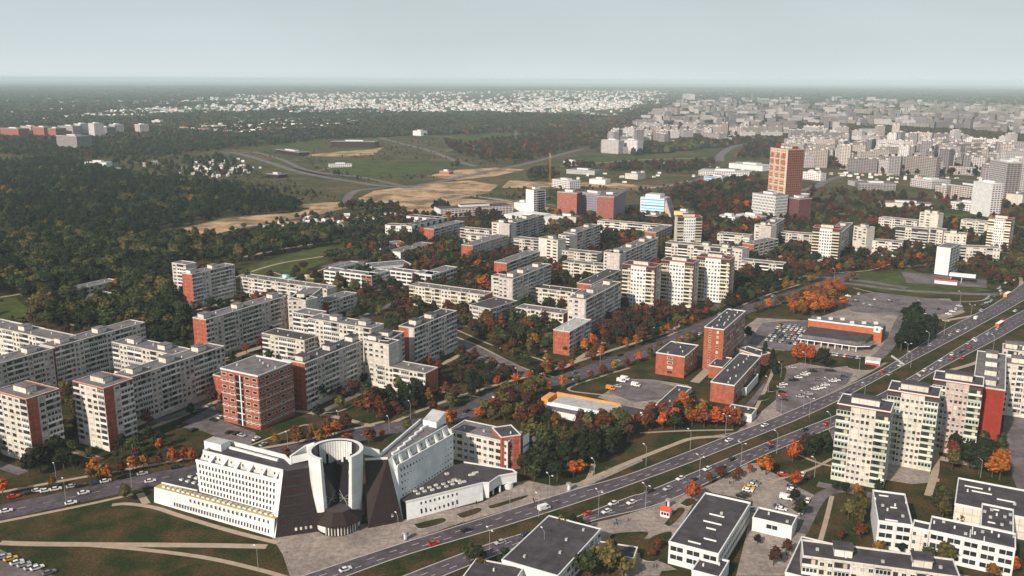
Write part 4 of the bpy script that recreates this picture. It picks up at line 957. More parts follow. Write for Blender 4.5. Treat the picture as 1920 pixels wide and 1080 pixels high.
def tower(name, label, cat, e, faces, roofm='roof_grey', extra=None, sn=1, ln=None, group=None):
    x1, y1, x2, y2, h, dep = e; P, Q = G(x1, y1, h), G(x2, y2, h); d = Q - P; Lg = ln or math.hypot(d.x, d.y); a = math.atan2(d.y, d.x)
    if sn: a = snap(a)
    R0 = root(name, label, cat, (P.x, P.y, 0), a, group)
    f, r, l = (faces + [faces[-1]] * 3)[:3]
    u = Vector((math.cos(a), math.sin(a))); v = Vector((-u.y, u.x)); o = Vector((P.x, P.y))
    occupy([tuple(o), tuple(o + u * Lg), tuple(o + u * Lg + v * dep), tuple(o + v * dep)], 9, 3); FOOT.append((label, o + u * Lg / 2, h))
    b = MB(); b.quad((0, 0, 0), (Lg, 0, 0), (Lg, 0, h), (0, 0, h), f); b.quad((Lg, 0, 0), (Lg, dep, 0), (Lg, dep, h), (Lg, 0, h), r)
    b.quad((Lg, dep, 0), (0, dep, 0), (0, dep, h), (Lg, dep, h), f); b.quad((0, dep, 0), (0, 0, 0), (0, 0, h), (0, dep, h), l); b.build('wall', R0)
    b = MB(); b.box(-.3, Lg + .3, -.3, dep + .3, h + .002, h + .5, 'metal_trim', roofm, True); b.build('roof', R0)
    b = MB(); b.box(Lg * .3, Lg * .7, dep * .3, dep * .7, h + .5, h + 3.2, 'metal_trim', roofm); b.build('roof_hut', R0)
    if extra: extra(R0, Lg, dep, h)
    return R0
def tall_extra(R0, L, D, h):
    for i in range(25):
        for x in (0.05, .36, .67):
            b = MB(); z = 6 + i * 2.85; b.box(L * x + (i % 2) * 1.6, L * x + L * .22 + (i % 2) * 1.6, -1.1, 0, z, z + 1.2, 'orangewall' if i % 3 else 'cream', None, True); b.build('balcony', R0)
    for x in (L * .28, L * .60, L * .93): b = MB(); b.box(x, x + 1.6, -1.3, -.02, 1, h - 1, 'cream'); b.build('pale_strip', R0)
    for x in (0, L - 2, L * .5):
        b = MB(); b.box(x, x + 2, D * .3, D * .6, h + .5, h + 4, 'redbrown'); b.build('roof_fin', R0)
tower('apartment_tower', 'very tall orange and brown high rise tower dominating the skyline at right', 'high rise tower', (1445, 277, 1478, 281, 79, 25), ['orange_grid', 'brown_grid', 'orange_grid'], 'roof_dark', tall_extra, 1)
tower('office_block', 'grey office cube with a woven lattice facade at the foot of the tall orange tower', 'office building', (1411, 362, 1455, 368, 30, 22), ['lattice', 'lattice', 'lattice'], 'roof_grey', None, 1)
tower('office_block', 'dark brown block right of the lattice faced office cube', 'office building', (1474, 370, 1499, 374, 26, 20), ['dark_grid', 'dark_grid'], 'roof_grey', None, 1)
cr = root('round_tower', 'slim grey cylindrical tower right of the dark brown block', 'tower', G(1507, 404)); b = MB(); b.cyl((0, 0, 0), (0, 0, 27), 5.4, 5.4, 'far_grey', 24); b.build('wall', cr); b = MB(); b.cyl((0, 0, 27), (0, 0, 27.6), 5.7, 5.7, 'metal_trim', 24); b.build('roof', cr)
def blue_extra(R0, L, D, h):
    b = MB(); b.box(L * .2, L * .8, 1, D - 1, h + .5, h + 4.5, 'signwhite', 'roof_light'); b.build('roof_structure', R0)
    b = MB(); b.face([(L, 0, 0), (L + 9, 3, 0), (L + 1, 3, h), (L, 0, h)], 'pinkgrey'); b.face([(L + 9, 3, 0), (L + 9, D, 0), (L + 1, D, h), (L + 1, 3, h)], 'bluegrey_grid'); b.build('sloping_side', R0)
tower('office_block', 'blue banded glass office building with one sloping side', 'office building', (1201, 370, 1246, 373, 22, 20), ['blueband', 'pinkgrey'], 'roof_light', blue_extra)
tower('apartment_block', 'left wing of the dark red twin apartment complex beyond the white tower', 'apartment block', (1045, 360, 1080, 363, 31, 16), ['far_red', 'dark_grid'], 'roof_grey')
tower('apartment_block', 'set back purple grey middle of the dark red twin complex', 'apartment block', (1082, 360, 1130, 366, 29, 16), ['bluegrey_grid', 'dark_grid'], 'roof_grey')
tower('apartment_block', 'right wing of the dark red twin complex, grey on its long side', 'apartment block', (1151, 370, 1174, 357, 31, 20), ['bluegrey_grid', 'bluegrey_grid', 'far_red'], 'roof_grey')
def wt_extra(R0, L, D, h):
    for k in range(10): b = MB(); b.box(L + .02, L + .25, D * .35, D * .85, 2 + k * 3, 3.5 + k * 3, 'glass_dark'); b.build('window', R0)
tower('office_tower', 'slim white office tower beside the white roofed hall in the centre', 'office tower', (986, 355, 1001, 357, 32, 21), ['white', 'far_white', 'white'], 'roof_grey', wt_extra)
tower('low_hall', 'bright white low hall wrapped round the slim white office tower', 'hall', (945, 402, 1030, 414, 5, 40), ['white'], 'white')
tower('office_block', 'white cube annex left of the slim white tower', 'office building', (964, 380, 986, 382, 12, 16), ['white'], 'roof_light')
tower('warehouse', 'long warehouse with dark curved roof beyond the allotments', 'warehouse', (826, 393, 962, 386, 10, 26), ['far_cream', 'white'], 'roof_dark', None, 0)
tower('office_tower', 'gleaming white narrow office tower near the right edge', 'office tower', (1826, 340, 1862, 346, 41, 15), ['white', 'far_white', 'white'], 'white', None, 0)
tower('office_tower', 'tallest pale grey slab tower at the right edge', 'office tower', (1857, 300, 1890, 306, 56, 20), ['far_white', 'far_grey', 'far_white'], 'roof_light', None, 0)
tower('office_tower', 'white fluted shaft joined to the tall pale grey slab tower', 'office tower', (1893, 296, 1911, 298, 52, 16), ['white', 'far_white'], 'roof_light', None, 0)
tower('office_block', 'ribbed concrete block with dark flat roof left of the white narrow tower', 'office building', (1776, 345, 1828, 352, 20, 45), ['far_cream', 'far_cream'], 'roof_dark', None, 0)
tower('office_block', 'low cream block in front of the ribbed concrete block', 'office building', (1755, 348, 1776, 350, 18, 22), ['far_cream'], 'roof_grey', None, 0)
tower('low_hall', 'pale low box right of the white narrow tower', 'hall', (1873, 362, 1918, 366, 14, 30), ['cream'], 'roof_grey', None, 0)
tower('low_hall', 'white low hall left of the narrow white tower base', 'hall', (1783, 378, 1824, 384, 9, 30), ['far_white'], 'roof_light', None, 0)
for i, (x1, y1, x2, y2, h, dp, m, lab) in enumerate([
    (1128, 262, 1160, 264, 30, 22, 'far_white', 'left of two white slabs standing before the big grey estate'), (1164, 262, 1195, 264, 30, 22, 'far_white', 'right of two white slabs standing before the big grey estate'),
    (1310, 320, 1405, 324, 8, 40, 'far_white', 'long white shopping hall in the middle distance'), (1367, 306, 1430, 312, 9, 40, 'white', 'bright white flat roofed hall behind the shopping hall'),
    (1320, 330, 1360, 334, 7, 25, 'blueband', 'low blue grey shed below the long white shopping hall'), (1035, 336, 1068, 341, 12, 22, 'far_white', 'white building shell beside the yellow crane'),
    (1105, 336, 1135, 338, 7, 20, 'white', 'small white shed right of the yellow crane'), (1062, 318, 1115, 321, 7, 30, 'roof_light', 'flat pale roofed depot behind the yellow crane'),
    (1056, 302, 1076, 304, 7, 18, 'far_white', 'white house among trees behind the depot'), (1172, 325, 1196, 327, 9, 25, 'cream', 'cream box building right of the depot'),
    (620, 265, 703, 266, 14, 40, 'darkclad', 'black glassy office campus on the far green plain'), (516, 280, 560, 286, 8, 25, 'darkclad', 'small dark pavilion left of the black office campus'),
    (618, 309, 660, 308, 5, 20, 'far_white', 'low white shed row in the middle of the plain'), (500, 326, 522, 328, 6, 20, 'darkclad', 'dark shed beside the curving road'),
    (774, 245, 789, 246, 14, 25, 'white', 'lone white cube in front of the far woods'), (824, 321, 842, 322, 5, 15, 'orangewall', 'small red hut on the sandy plain'),
    (895, 236, 910, 237, 10, 25, 'far_white', 'white shed on the far meadow left of the pylon'), (942, 238, 958, 239, 8, 20, 'far_white', 'second white shed on the far meadow'),
    (158, 304, 199, 305, 12, 18, 'white', 'large white villa at the forest edge on the left'), (200, 316, 222, 319, 8, 15, 'far_cream', 'gabled house right of the large white villa'),
    (273, 306, 308, 304, 8, 16, 'far_cream', 'long pinkish farmhouse right of the white villa'), (1320, 240, 1340, 243, 25, 30, 'white', 'white slab standing out in the big grey estate'),
    (1400, 242, 1448, 246, 18, 30, 'white', 'long white building in front of the big grey estate'), (1280, 176, 1294, 177, 55, 40, 'far_white', 'pair like white high rise on the far skyline'),
    (1535, 225, 1576, 226, 18, 30, 'far_white', 'white low building amid the far estate'), (1610, 358 - 14, 1680, 346, 10, 40, 'far_grey', 'dark roofed factory hall in the middle right'),
    (1708, 335, 1748, 340, 12, 40, 'far_white', 'white factory hall right of the dark roofed one'), (1590, 338, 1620, 345, 7, 30, 'roof_light', 'pale flat roof left of the factory hall'),
    (1345, 404, 1378, 408, 9, 14, 'far_white', 'left half of the white terraced houses with pitched roofs'), (1380, 402, 1425, 408, 9, 14, 'far_white', 'right half of the white terraced houses with pitched roofs'),
    (1264, 396, 1290, 399, 15, 14, 'yellow', 'yellow apartment house behind the lone white tower'), (1120 + 90, 404, 1232, 406, 9, 20, 'darkclad', 'black roofed hall left of the yellow house'),
    (1040, 405, 1080, 408, 6, 14, 'cream', 'low tan building below the dark red twin complex'), (1650, 380, 1750, 384, 5, 25, 'cream', 'low cream parking roof beyond the lawns'),
    (1500, 322, 1540, 326, 12, 14, 'far_white', 'white row houses right of the tall orange tower'), (105, 254, 143, 256, 34, 40, 'far_grey', 'broad grey block standing before the red estate at far left'), (138, 232, 150, 233, 40, 25, 'far_white', 'first white tower of the far left estate'), (165, 231, 176, 232, 44, 25, 'far_white', 'second white tower of the far left estate'),
    (204, 233, 215, 234, 34, 25, 'far_white', 'third white tower of the far left estate'), (252, 233, 262, 234, 34, 25, 'far_white', 'lone white tower right of the far left estate'), (38, 236, 58, 238, 34, 25, 'far_cream', 'cream tower among red blocks at far left'),
    (60, 238, 82, 239, 34, 30, 'far_red', 'red block between the cream tower and the white towers at far left'), (86, 240, 104, 241, 32, 30, 'far_red', 'second red block right of the cream tower at far left'), (0, 240, 34, 242, 30, 30, 'far_red', 'red block at the left edge of the far estate'),
    (108, 236, 136, 237, 36, 30, 'far_grey', 'grey block left of the first white tower in the far estate'), (150, 238, 164, 239, 30, 30, 'far_red', 'low red block between the first two far white towers'), (178, 238, 200, 239, 30, 30, 'far_grey', 'grey block between the second and third far white towers'),
    (140, 252, 190, 252, 10, 40, 'white', 'long white hall at the foot of the far left estate'), (284, 226, 300, 226, 20, 40, 'white', 'white stepped hall right of the far left estate')]):
    if lab: tower('hall_building' if h < 13 else 'apartment_block', lab, 'building', (x1, y1, x2, y2, h, dp), [m], 'roof_light' if m in ('white', 'far_white') else 'roof_grey', None, 0)
# shopping hall with the orange wall
mk = root('shopping_hall', 'supermarket with a long orange brick upper wall and a dark flat front roof', 'supermarket', G(1585, 640)); o = mk.location.copy()
def pz(x, y, z): return G(x, y, z) - o
u_ = Vector((math.cos(math.radians(-28.5)), math.sin(math.radians(-28.5)), 0)); v_ = Vector((-u_.y, u_.x, 0))
A = pz(1516, 600, 9.5); A.z = 0; LW_ = 46
b = MB(); q = [A, A + u_ * LW_, A + u_ * LW_ + v_ * 14, A + v_ * 14]; b.prism(q, [p + Vector((0, 0, 9.5)) for p in q], 'orangewall', 'roof_grey'); b.build('upper_wall', mk)
b = MB(); q2 = [p + Vector((0, 0, 9.5)) for p in (A - v_ * .2 - u_ * .2, A + u_ * (LW_ + .2) - v_ * .2, A + u_ * (LW_ + .2) + v_ * .8, A - u_ * .2 + v_ * .8)]; b.prism(q2, [p + Vector((0, 0, .7)) for p in q2], 'signwhite'); b.build('parapet', mk)
b = MB(); q = [A + u_ * 8 + v_ * 14.01, A + u_ * 46 + v_ * 14.01, A + u_ * 46 + v_ * 22, A + u_ * 8 + v_ * 22]; b.prism(q, [p + Vector((0, 0, 7)) for p in q], 'orangewall', 'roof_grey'); b.build('rear_wing', mk)
b = MB(); q = [A - v_ * 24 + u_ * 1, A - v_ * 24 + u_ * 34, A - v_ * 20 + u_ * 39, A - v_ * .3 + u_ * 41, A + u_ * 1 - v_ * .3]; b.prism(q, [p + Vector((0, 0, 5.5)) for p in q], 'roof_grey', 'roof_dark'); b.build('front_hall', mk)
b = MB(); q = [A - v_ * 28 - u_ * 1, A - v_ * 28 + u_ * 34, A - v_ * 23 + u_ * 42, A - v_ * 10 + u_ * 44, A - v_ * 10 + u_ * 41, A - v_ * 22 + u_ * 38, A - v_ * 24.2 + u_ * 34, A - v_ * 24.2 - u_ * 1]; b.prism([p + Vector((0, 0, 3.2)) for p in q], [p + Vector((0, 0, 3.7)) for p in q], 'signwhite', 'roof_grey', True); b.build('canopy', mk)
for i in range(9):
    b = MB(); c = A - v_ * 27.6 + u_ * (1 + i * 4.2); b.cyl(c, c + Vector((0, 0, 3.2)), .25, .25, 'signwhite', 6); b.build('column', mk)
for i in range(10):
    b = MB(); c = A - v_ * 24.1 + u_ * (2 + i * 3.2); b.quad(c + Vector((0, 0, .3)), c + u_ * 2.5 + Vector((0, 0, .3)), c + u_ * 2.5 + Vector((0, 0, 2.8)), c + Vector((0, 0, 2.8)), 'glass' if i % 3 else 'curtain'); b.build('window', mk)
for i in range(6):
    b = MB(); c = A + u_ * (5 + i * 7) + v_ * (4 + i % 3 * 3); b.box(c.x, c.x + 2.4, c.y, c.y + 1.6, 9.5, 11, 'metal_trim'); b.build('roof_unit', mk)
b = MB(); c = A + u_ * 41 - v_ * .15; b.prism([c, c + u_ * 4, c + u_ * 4 - v_ * .2, c - v_ * .2], [p + Vector((0, 0, 4)) for p in (c, c + u_ * 4, c + u_ * 4 - v_ * .2, c - v_ * .2)], 'signwhite')
for i in range(len(b.v)): b.v[i] = (b.v[i][0], b.v[i][1], b.v[i][2] + 7)
b.build('sign_panel', mk); b = MB(); c2 = c - v_ * .23 + u_ * 1.2; b.quad(c2 + Vector((0, 0, 8)), c2 + u_ * 1.6 + Vector((0, 0, 8)), c2 + u_ * 1.6 + Vector((0, 0, 9.8)), c2 + Vector((0, 0, 9.8)), 'signgreen'); b.build('sign_mark', mk)
occupy([(p + o)[:2] for p in (A - v_ * 28, A - v_ * 28 + u_ * 42, A + u_ * 48 + v_ * 22, A + v_ * 22)], 9, 3); FOOT.append(('supermarket', (A + o).to_2d() + u_.to_2d() * 20, 9))
# low covered market with orange fascia
cm = root('covered_market', 'low covered market with orange fascia boards and white roof strips among trees', 'market hall', G(1090, 770)); o = cm.location.copy()
A = pz(1031, 756, 4); A.z = 0; u2, v2 = u_, v_
def slab(x0, x1, y0, y1, z0, z1, m, mt, nm):
    b = MB(); q = [A + u2 * x0 + v2 * y0, A + u2 * x1 + v2 * y0, A + u2 * x1 + v2 * y1, A + u2 * x0 + v2 * y1]
    b.prism([p + Vector((0, 0, z0)) for p in q], [p + Vector((0, 0, z1)) for p in q], m, mt, True); b.build(nm, cm)
slab(0, 34, 2, 14, 0, 4, 'plaster', 'roof_light', 'hall'); slab(-3, 33, 14.05, 15.0, 0, 5, 'yellowwall', 'yellowwall', 'fascia_board'); slab(-7, -3.05, 4, 14, 0, 4.4, 'yellowwall', 'yellowwall', 'fascia_board')
slab(-1, 32, -1.5, .6, 3.2, 4.3, 'signwhite', 'signwhite', 'roof_strip'); slab(-1, 32, -7, -1.55, 0, 3.4, 'plaster', 'roof_grey', 'stall_row'); slab(33, 44, 4, 12, 0, 4.4, 'orangewall', 'roof_dark', 'annex')
slab(37, 43, -4, 2, 0, 4.6, 'yellowwall', 'orangewall', 'annex'); slab(30, 48, 12.1, 16, 0, 3.6, 'plaster', 'roof_dark', 'store_row')
occupy([(p + o)[:2] for p in (A - v_ * 8 - u_ * 7, A - v_ * 8 + u_ * 48, A + u_ * 48 + v_ * 16, A + v_ * 16 - u_ * 7)], 9, 2)
# turquoise and yellow sheds by the sports court
for (x, y, w_, m, lab) in ((520, 521, 16, 'turquoise', 'turquoise painted garage roof beside the sports court'), (562, 522, 12, 'yellow', 'yellow walled shed beside the turquoise garage')):
    tower('shed', lab, 'shed', (x, y, x + w_, y + 4, 3.5, 7), [m], m, None, 0, w_ * .9)
# filling station
fs = root('filling_station', 'filling station with a red and white shop and a white pump canopy', 'filling station', G(1780, 536)); o = fs.location.copy()
def bx3(x, y, L_, D_, z0, z1, m, mt, nm, par):
    b = MB(); c = pz(x, y, 0); c.z = 0; q = [c, c + u_ * L_, c + u_ * L_ + v_ * D_, c + v_ * D_]; b.prism([p + Vector((0, 0, z0)) for p in q], [p + Vector((0, 0, z1)) for p in q], m, mt, True); b.build(nm, par)
bx3(1752, 531, 17, 9, 0, 3.2, 'signwhite', 'roof_dark', 'shop', fs); bx3(1752, 531.5, 17.2, .4, 3.2, 4.2, 'red', 'red', 'fascia_board', fs); bx3(1778, 528, 20, 11, 5, 6.2, 'signwhite', 'signwhite', 'canopy', fs)
for x, y in ((1782, 528), (1802, 531), (1784, 522), (1804, 525)):
    b = MB(); c = pz(x, y, 0); c.z = 0; b.cyl(c, c + Vector((0, 0, 5)), .25, .25, 'metal_trim', 6); b.build('column', fs)
# allotment sheds, kiosks and other small things
def hut(name, label, cat, px, py, L_, D_, h, mw, mr, rz=-28.5, group=None, ridge=1.2):
    p = G(px, py); r = root(name, label, cat, p, math.radians(rz), group)
    b = MB(); b.box(0, L_, 0, D_, 0, h, mw); b.face([(L_, 0, h), (L_, D_, h), (L_, D_ / 2, h + ridge)], mw); b.face([(0, D_, h), (0, 0, h), (0, D_ / 2, h + ridge)], mw); b.build('wall', r)
    b = MB(); e = .3
    for s in (0, 1):
        y0 = -e if s == 0 else D_ + e; b.face([(-e, y0, h - .1), (L_ + e, y0, h - .1), (L_ + e, D_ / 2, h + ridge + .1), (-e, D_ / 2, h + ridge + .1)], mr)
    b.build('roof', r); occupy([(p.x - 3, p.y - 3), (p.x + L_ + 2, p.y - 3), (p.x + L_ + 2, p.y + D_ + 2), (p.x - 3, p.y + D_ + 2)], 9)
    return r
k1_ = hut('kiosk', 'small white kiosk with red awning roof on the plaza', 'kiosk', 1238, 968, 3.6, 2.8, 2.6, 'signwhite', 'red')
for i in range(3): b = MB(); b.box(.3 + i * 1.1, 1.2 + i * 1.1, -.06, 0, .9, 2.1, 'glass'); b.build('window', k1_)
k2_ = hut('kiosk', 'white and red kiosk pavilion beside the crossing near the big parking lot', 'kiosk', 1622, 683, 8, 6, 3, 'signwhite', 'roof_light'); b = MB(); b.box(.2, 7.8, -.1, -.02, .1, 1.4, 'red'); b.build('counter_panel', k2_)
def column_ad(px, py, label, dark=0):
    r = root('advertising_column', label, 'advertising column', G(px, py)); b = MB(); b.cyl((0, 0, 0), (0, 0, 3.0), .75, .75, 'cloth_dark' if dark else 'curtain', 14); b.build('drum', r)
    b = MB(); b.cyl((0, 0, 3.0), (0, 0, 3.5), 1.15, 1.0, 'steel', 14); b.build('cap', r); b = MB(); b.cyl((0, 0, -.0), (0, 0, .4), .95, .95, 'steel', 14); b.build('foot', r)
    for k in range(3): b = MB(); a = -1.6 + k * .9; b.cyl((math.cos(a) * .35, math.sin(a) * .35, .6), (math.cos(a) * .35, math.sin(a) * .35, 2.8), .45, .45, 'signwhite', 8); b.build('poster', r)
column_ad(1066, 920, 'advertising column on the pavement by the upper carriageway'); column_ad(759, 1013, 'dark advertising column on the forecourt of the white complex', 1); column_ad(1252, 951, 'tall dark advertising pillar beside the red roofed kiosk', 1)
# big white sign on the brick stair tower
sg = root('wall_sign', 'large white sign board hung on the red brick stair tower', 'sign', G(979, 842, 8))
b = MB(); dd = Vector((math.cos(math.radians(61.5)), math.sin(math.radians(61.5)), 0)); nn = Vector((dd.y, -dd.x, 0)) * .35
for z0, z1, nm, mm in ((1.2, 6, 'board', 'signwhite'), (-2.2, 0.2, 'lower_board', 'signwhite'), (.25, 1.15, 'blue_band', 'signblue')):
    b = MB(); b.quad(nn + Vector((0, 0, z0)), nn + dd * 6 + Vector((0, 0, z0)), nn + dd * 6 + Vector((0, 0, z1)), nn + Vector((0, 0, z1)), mm); b.build(nm, sg)
# tower crane
tcn = root('tower_crane', 'yellow tower crane beside the white building shell on the sandy site', 'crane', G(1031, 341)); b = MB()
for sx in (-1, 1):
    for sy in (-1, 1): b.cyl((sx, sy, 0), (sx, sy, 44), .15, .15, 'crane_yellow', 4)
for k in range(22):
    s = 1 if k % 2 else -1; b.cyl((-s, -1, k * 2), (s, -1, k * 2 + 2), .12, .12, 'crane_yellow', 4); b.cyl((1, -s, k * 2), (1, s, k * 2 + 2), .12, .12, 'crane_yellow', 4)
b.build('mast', tcn); b = MB(); b.box(-.4, .4, -12, 34, 44, 44.8, 'crane_yellow', None, True); b.build('jib', tcn); b = MB(); b.box(-1, 1, -12, -9, 42, 44, 'steel', None, True); b.build('counterweight', tcn); b = MB(); b.cyl((0, 0, 45), (0, 0, 51), .5, .2, 'crane_yellow', 4); b.build('mast_top', tcn)
for x, y, l_ in ((967, 270, 'steel lattice pylon on the far meadow'), (1500, 300, 'steel lattice pylon far behind the shopping hall')):
    py_ = root('pylon', l_, 'pylon', G(x, y)); b = MB()
    for sx in (-1, 1):
        for sy in (-1, 1): b.cyl((sx * 4, sy * 4, 0), (sx * .6, sy * .6, 38), .3, .2, 'steel', 4)
    for z in (8, 16, 24, 32): 
        w2 = 4 - 3.4 * z / 38; b.box(-w2, w2, -w2, w2, z, z + .4, 'steel')
    b.build('legs', py_); b = MB()
    for z in (28, 33): b.box(-8, 8, -.3, .3, z, z + .5, 'steel', None, True)
    b.build('crossarm', py_)
sv = MB()
for i, (a, c) in enumerate(PATHS): strip(sv, [a, c], 3.6 if i % 2 else 5.2, 0.035 + i * .0004, 'path' if i % 3 else 'asphalt_old')
struct('service_path', sv)
for i, (a, c) in enumerate(PATHS):
    for k in range(12):
        p = a.lerp(c, k / 11); ii = int((p.x - OX0) / CELL); jj = int((p.y - OY0) / CELL)
        if 0 <= ii < ONX - 1 and 0 <= jj < ONY - 1 and OCC[ii, jj] == 0: OCC[ii, jj] = 3
# ============================================================ TREES
from mathutils import noise
def tree_mesh(kind, seed, conifer=False, nleaf=330, tall=1.0, poplar=False):
    r = random.Random(seed); b = MB(); lm_ = 'leaf_' + kind; H_ = 10.0
    b.cyl((0, 0, 0), (r.uniform(-.2, .2), r.uniform(-.2, .2), H_ * .55), .26, .13, 'bark', 6, False)
    for k in range(4):
        a = r.uniform(0, 6.3); b.cyl((0, 0, H_ * (.25 + .06 * k)), (math.cos(a) * 1.9, math.sin(a) * 1.9, H_ * (.45 + .1 * k)), .11, .04, 'bark', 4, False)
    lobes = []
    if conifer:
        for k in range(9):
            t = k / 8; lobes.append((0, 0, 1.6 + t * 8.0, 2.2 * (1 - t) + .3, .9))
    elif poplar:
        for k in range(8): t = k / 7; lobes.append((r.uniform(-.4, .4), r.uniform(-.4, .4), 2.0 + t * 7.3, 1.5 - abs(t - .4) * 1.4, 1.3))
    else:
        n = r.randint(7, 10)
        for k in range(n):
            a = r.uniform(0, 6.3); rr = r.uniform(.5, 2.5); z = r.uniform(3.6, 8.0)
            s = (1 - abs(z - 5.6) / 5.5); lobes.append((math.cos(a) * rr * s, math.sin(a) * rr * s, z, r.uniform(1.2, 2.0), r.uniform(.7, 1.0)))
        lobes.append((0, 0, 5.8, 2.2, 1.1)); lobes.append((r.uniform(-.6, .6), 0, 8.3, 1.3, .9))
    for (x, y, z, R_, sq) in lobes:                      # rough inner masses, one small faceted lump per lobe
        for i in range(5):
            for j in range(3):
                a0 = 2 * math.pi * i / 5; a1 = 2 * math.pi * (i + 1) / 5; p0 = -1.3 + 2.6 * j / 3; p1 = -1.3 + 2.6 * (j + 1) / 3; q = R_ * .72
                f = lambda a, p: (x + math.cos(a) * math.cos(p) * q, y + math.sin(a) * math.cos(p) * q, z + math.sin(p) * q * sq)
                b.face([f(a0, p0), f(a1, p0), f(a1, p1), f(a0, p1)], lm_)
    for k in range(nleaf):
        x, y, z, R_, sq = r.choice(lobes); a = r.uniform(0, 6.3); sp = r.uniform(-.75, 1); cp = math.sqrt(1 - sp * sp); q = R_ * r.uniform(.72, 1.18)
        c = Vector((x + math.cos(a) * cp * q, y + math.sin(a) * cp * q, z + sp * q * sq)); s = r.uniform(.32, .62) * (.8 if conifer else 1)
        n = Vector((math.cos(a) * cp + r.uniform(-.6, .6), math.sin(a) * cp + r.uniform(-.6, .6), sp + r.uniform(-.4, .8))).normalized(); t = n.orthogonal().normalized(); bt = n.cross(t)
        an = r.uniform(0, 3.1); t, bt = t * math.cos(an) + bt * math.sin(an), bt * math.cos(an) - t * math.sin(an)
        b.face([c - t * s, c - bt * s * .8 + n * .12, c + t * s, c + bt * s * .8 - n * .1], lm_)
    me = b.mesh('tree'); return me
def split_tree(me_b):
    return me_b
TREES = {}
for kind in ('dark', 'green', 'olive', 'gold', 'orange', 'rust', 'brown'):
    TREES[kind] = [tree_mesh(kind, hash(kind) % 1000 * 0 + len(kind) * 17 + s) for s in range(3)]
TREES['pine'] = [tree_mesh('pine', 91 + s, conifer=True) for s in range(2)]
TREES['poplar'] = [tree_mesh('green', 71 + s, poplar=True) for s in range(2)]
TREES['goldpoplar'] = [tree_mesh('olive', 61 + s, poplar=True) for s in range(2)]
KEYS = [(k, i) for k in TREES for i in range(len(TREES[k]))]
# crown / trunk split for the individual trees
def subset(me, want):
    keep = [p for p in me.polygons if ((me.materials[p.material_index].name.startswith('bark')) == want)]
    vs = []; fs = []; 
    for p in keep:
        i = len(vs); vs += [tuple(me.vertices[v].co) for v in p.vertices]; fs.append(tuple(range(i, i + len(p.vertices))))
    m = bpy.data.meshes.new('trunk' if want else 'crown'); m.from_pydata(vs, [], fs)
    m.materials.append(next(x for x in me.materials if x.name.startswith('bark') == want)); m.update(); return m
SPLIT = {(k, i): (subset(TREES[k][i], True), subset(TREES[k][i], False)) for k, i in KEYS}
T = []      # x, y, height, key, zone
def addtree(px, py, h, kind, zone, world=None):
    p = world if world is not None else G(px, py); T.append((p.x, p.y, h, (kind, random.randrange(len(TREES[kind]))), zone))
def grove(pts, spacing, pal, hr, zone, occ=True, jit=.85, prob=1.0):
    q = [(G(x, y).x, G(x, y).y) for x, y in pts]; xs = np.array([p[0] for p in q]); ys = np.array([p[1] for p in q])
    nx = int((xs.max() - xs.min()) / spacing) + 1; ny = int((ys.max() - ys.min()) / spacing) + 1
    X, Y = np.meshgrid(np.arange(nx), np.arange(ny), indexing='ij'); X = xs.min() + (X + .5 + RNG.uniform(-.5, .5, X.shape) * jit) * spacing; Y = ys.min() + (Y + .5 + RNG.uniform(-.5, .5, Y.shape) * jit) * spacing
    ins = inpoly(X, Y, xs, ys) & (RNG.uniform(size=X.shape) < prob)
    ks = [k for k, w_ in pal]; ws = [w_ for k, w_ in pal]
    for x, y in zip(X[ins], Y[ins]):
        if occ and occ_at(x, y): continue
        nz = noise.noise(Vector((x / 38, y / 38, len(zone)))); nh = noise.noise(Vector((x / 25, y / 25, 5.0)))
        t_ = min(.999, max(0, .5 + nz * .75 + random.uniform(-.27, .27))) * sum(ws); c_ = 0; kk = ks[-1]
        for k_, w__ in zip(ks, ws):
            c_ += w__
            if t_ <= c_: kk = k_; break
        if kk in ('rust', 'orange', 'gold', 'brown') and PX(x, y)[0] < 720 and random.random() < .6: kk = random.choice(['dark', 'green', 'green', 'olive'])
        T.append((x, y, (hr[0] + hr[1]) / 2 + (hr[1] - hr[0]) * (nh * .6 + random.uniform(-.4, .4)), (kk, random.randrange(len(TREES[kk]))), zone))
        if occ: occupy([(x - 2, y - 2), (x + 2, y - 2), (x + 2, y + 2), (x - 2, y + 2)], 7)
DK = [('dark', 6), ('green', 3), ('olive', 1.2), ('brown', 1), ('rust', .4)]
MX = [('dark', 4), ('green', 3), ('olive', 1.6), ('gold', .5), ('orange', .15), ('rust', .6), ('brown', 1.6), ('poplar', .5)]
WARM = [('gold', 2), ('orange', 3), ('rust', 3), ('olive', 1.5), ('brown', 1)]
RT = [('dark', 4), ('brown', 3.5), ('rust', 1.6), ('orange', .16), ('olive', .9), ('green', .8)]
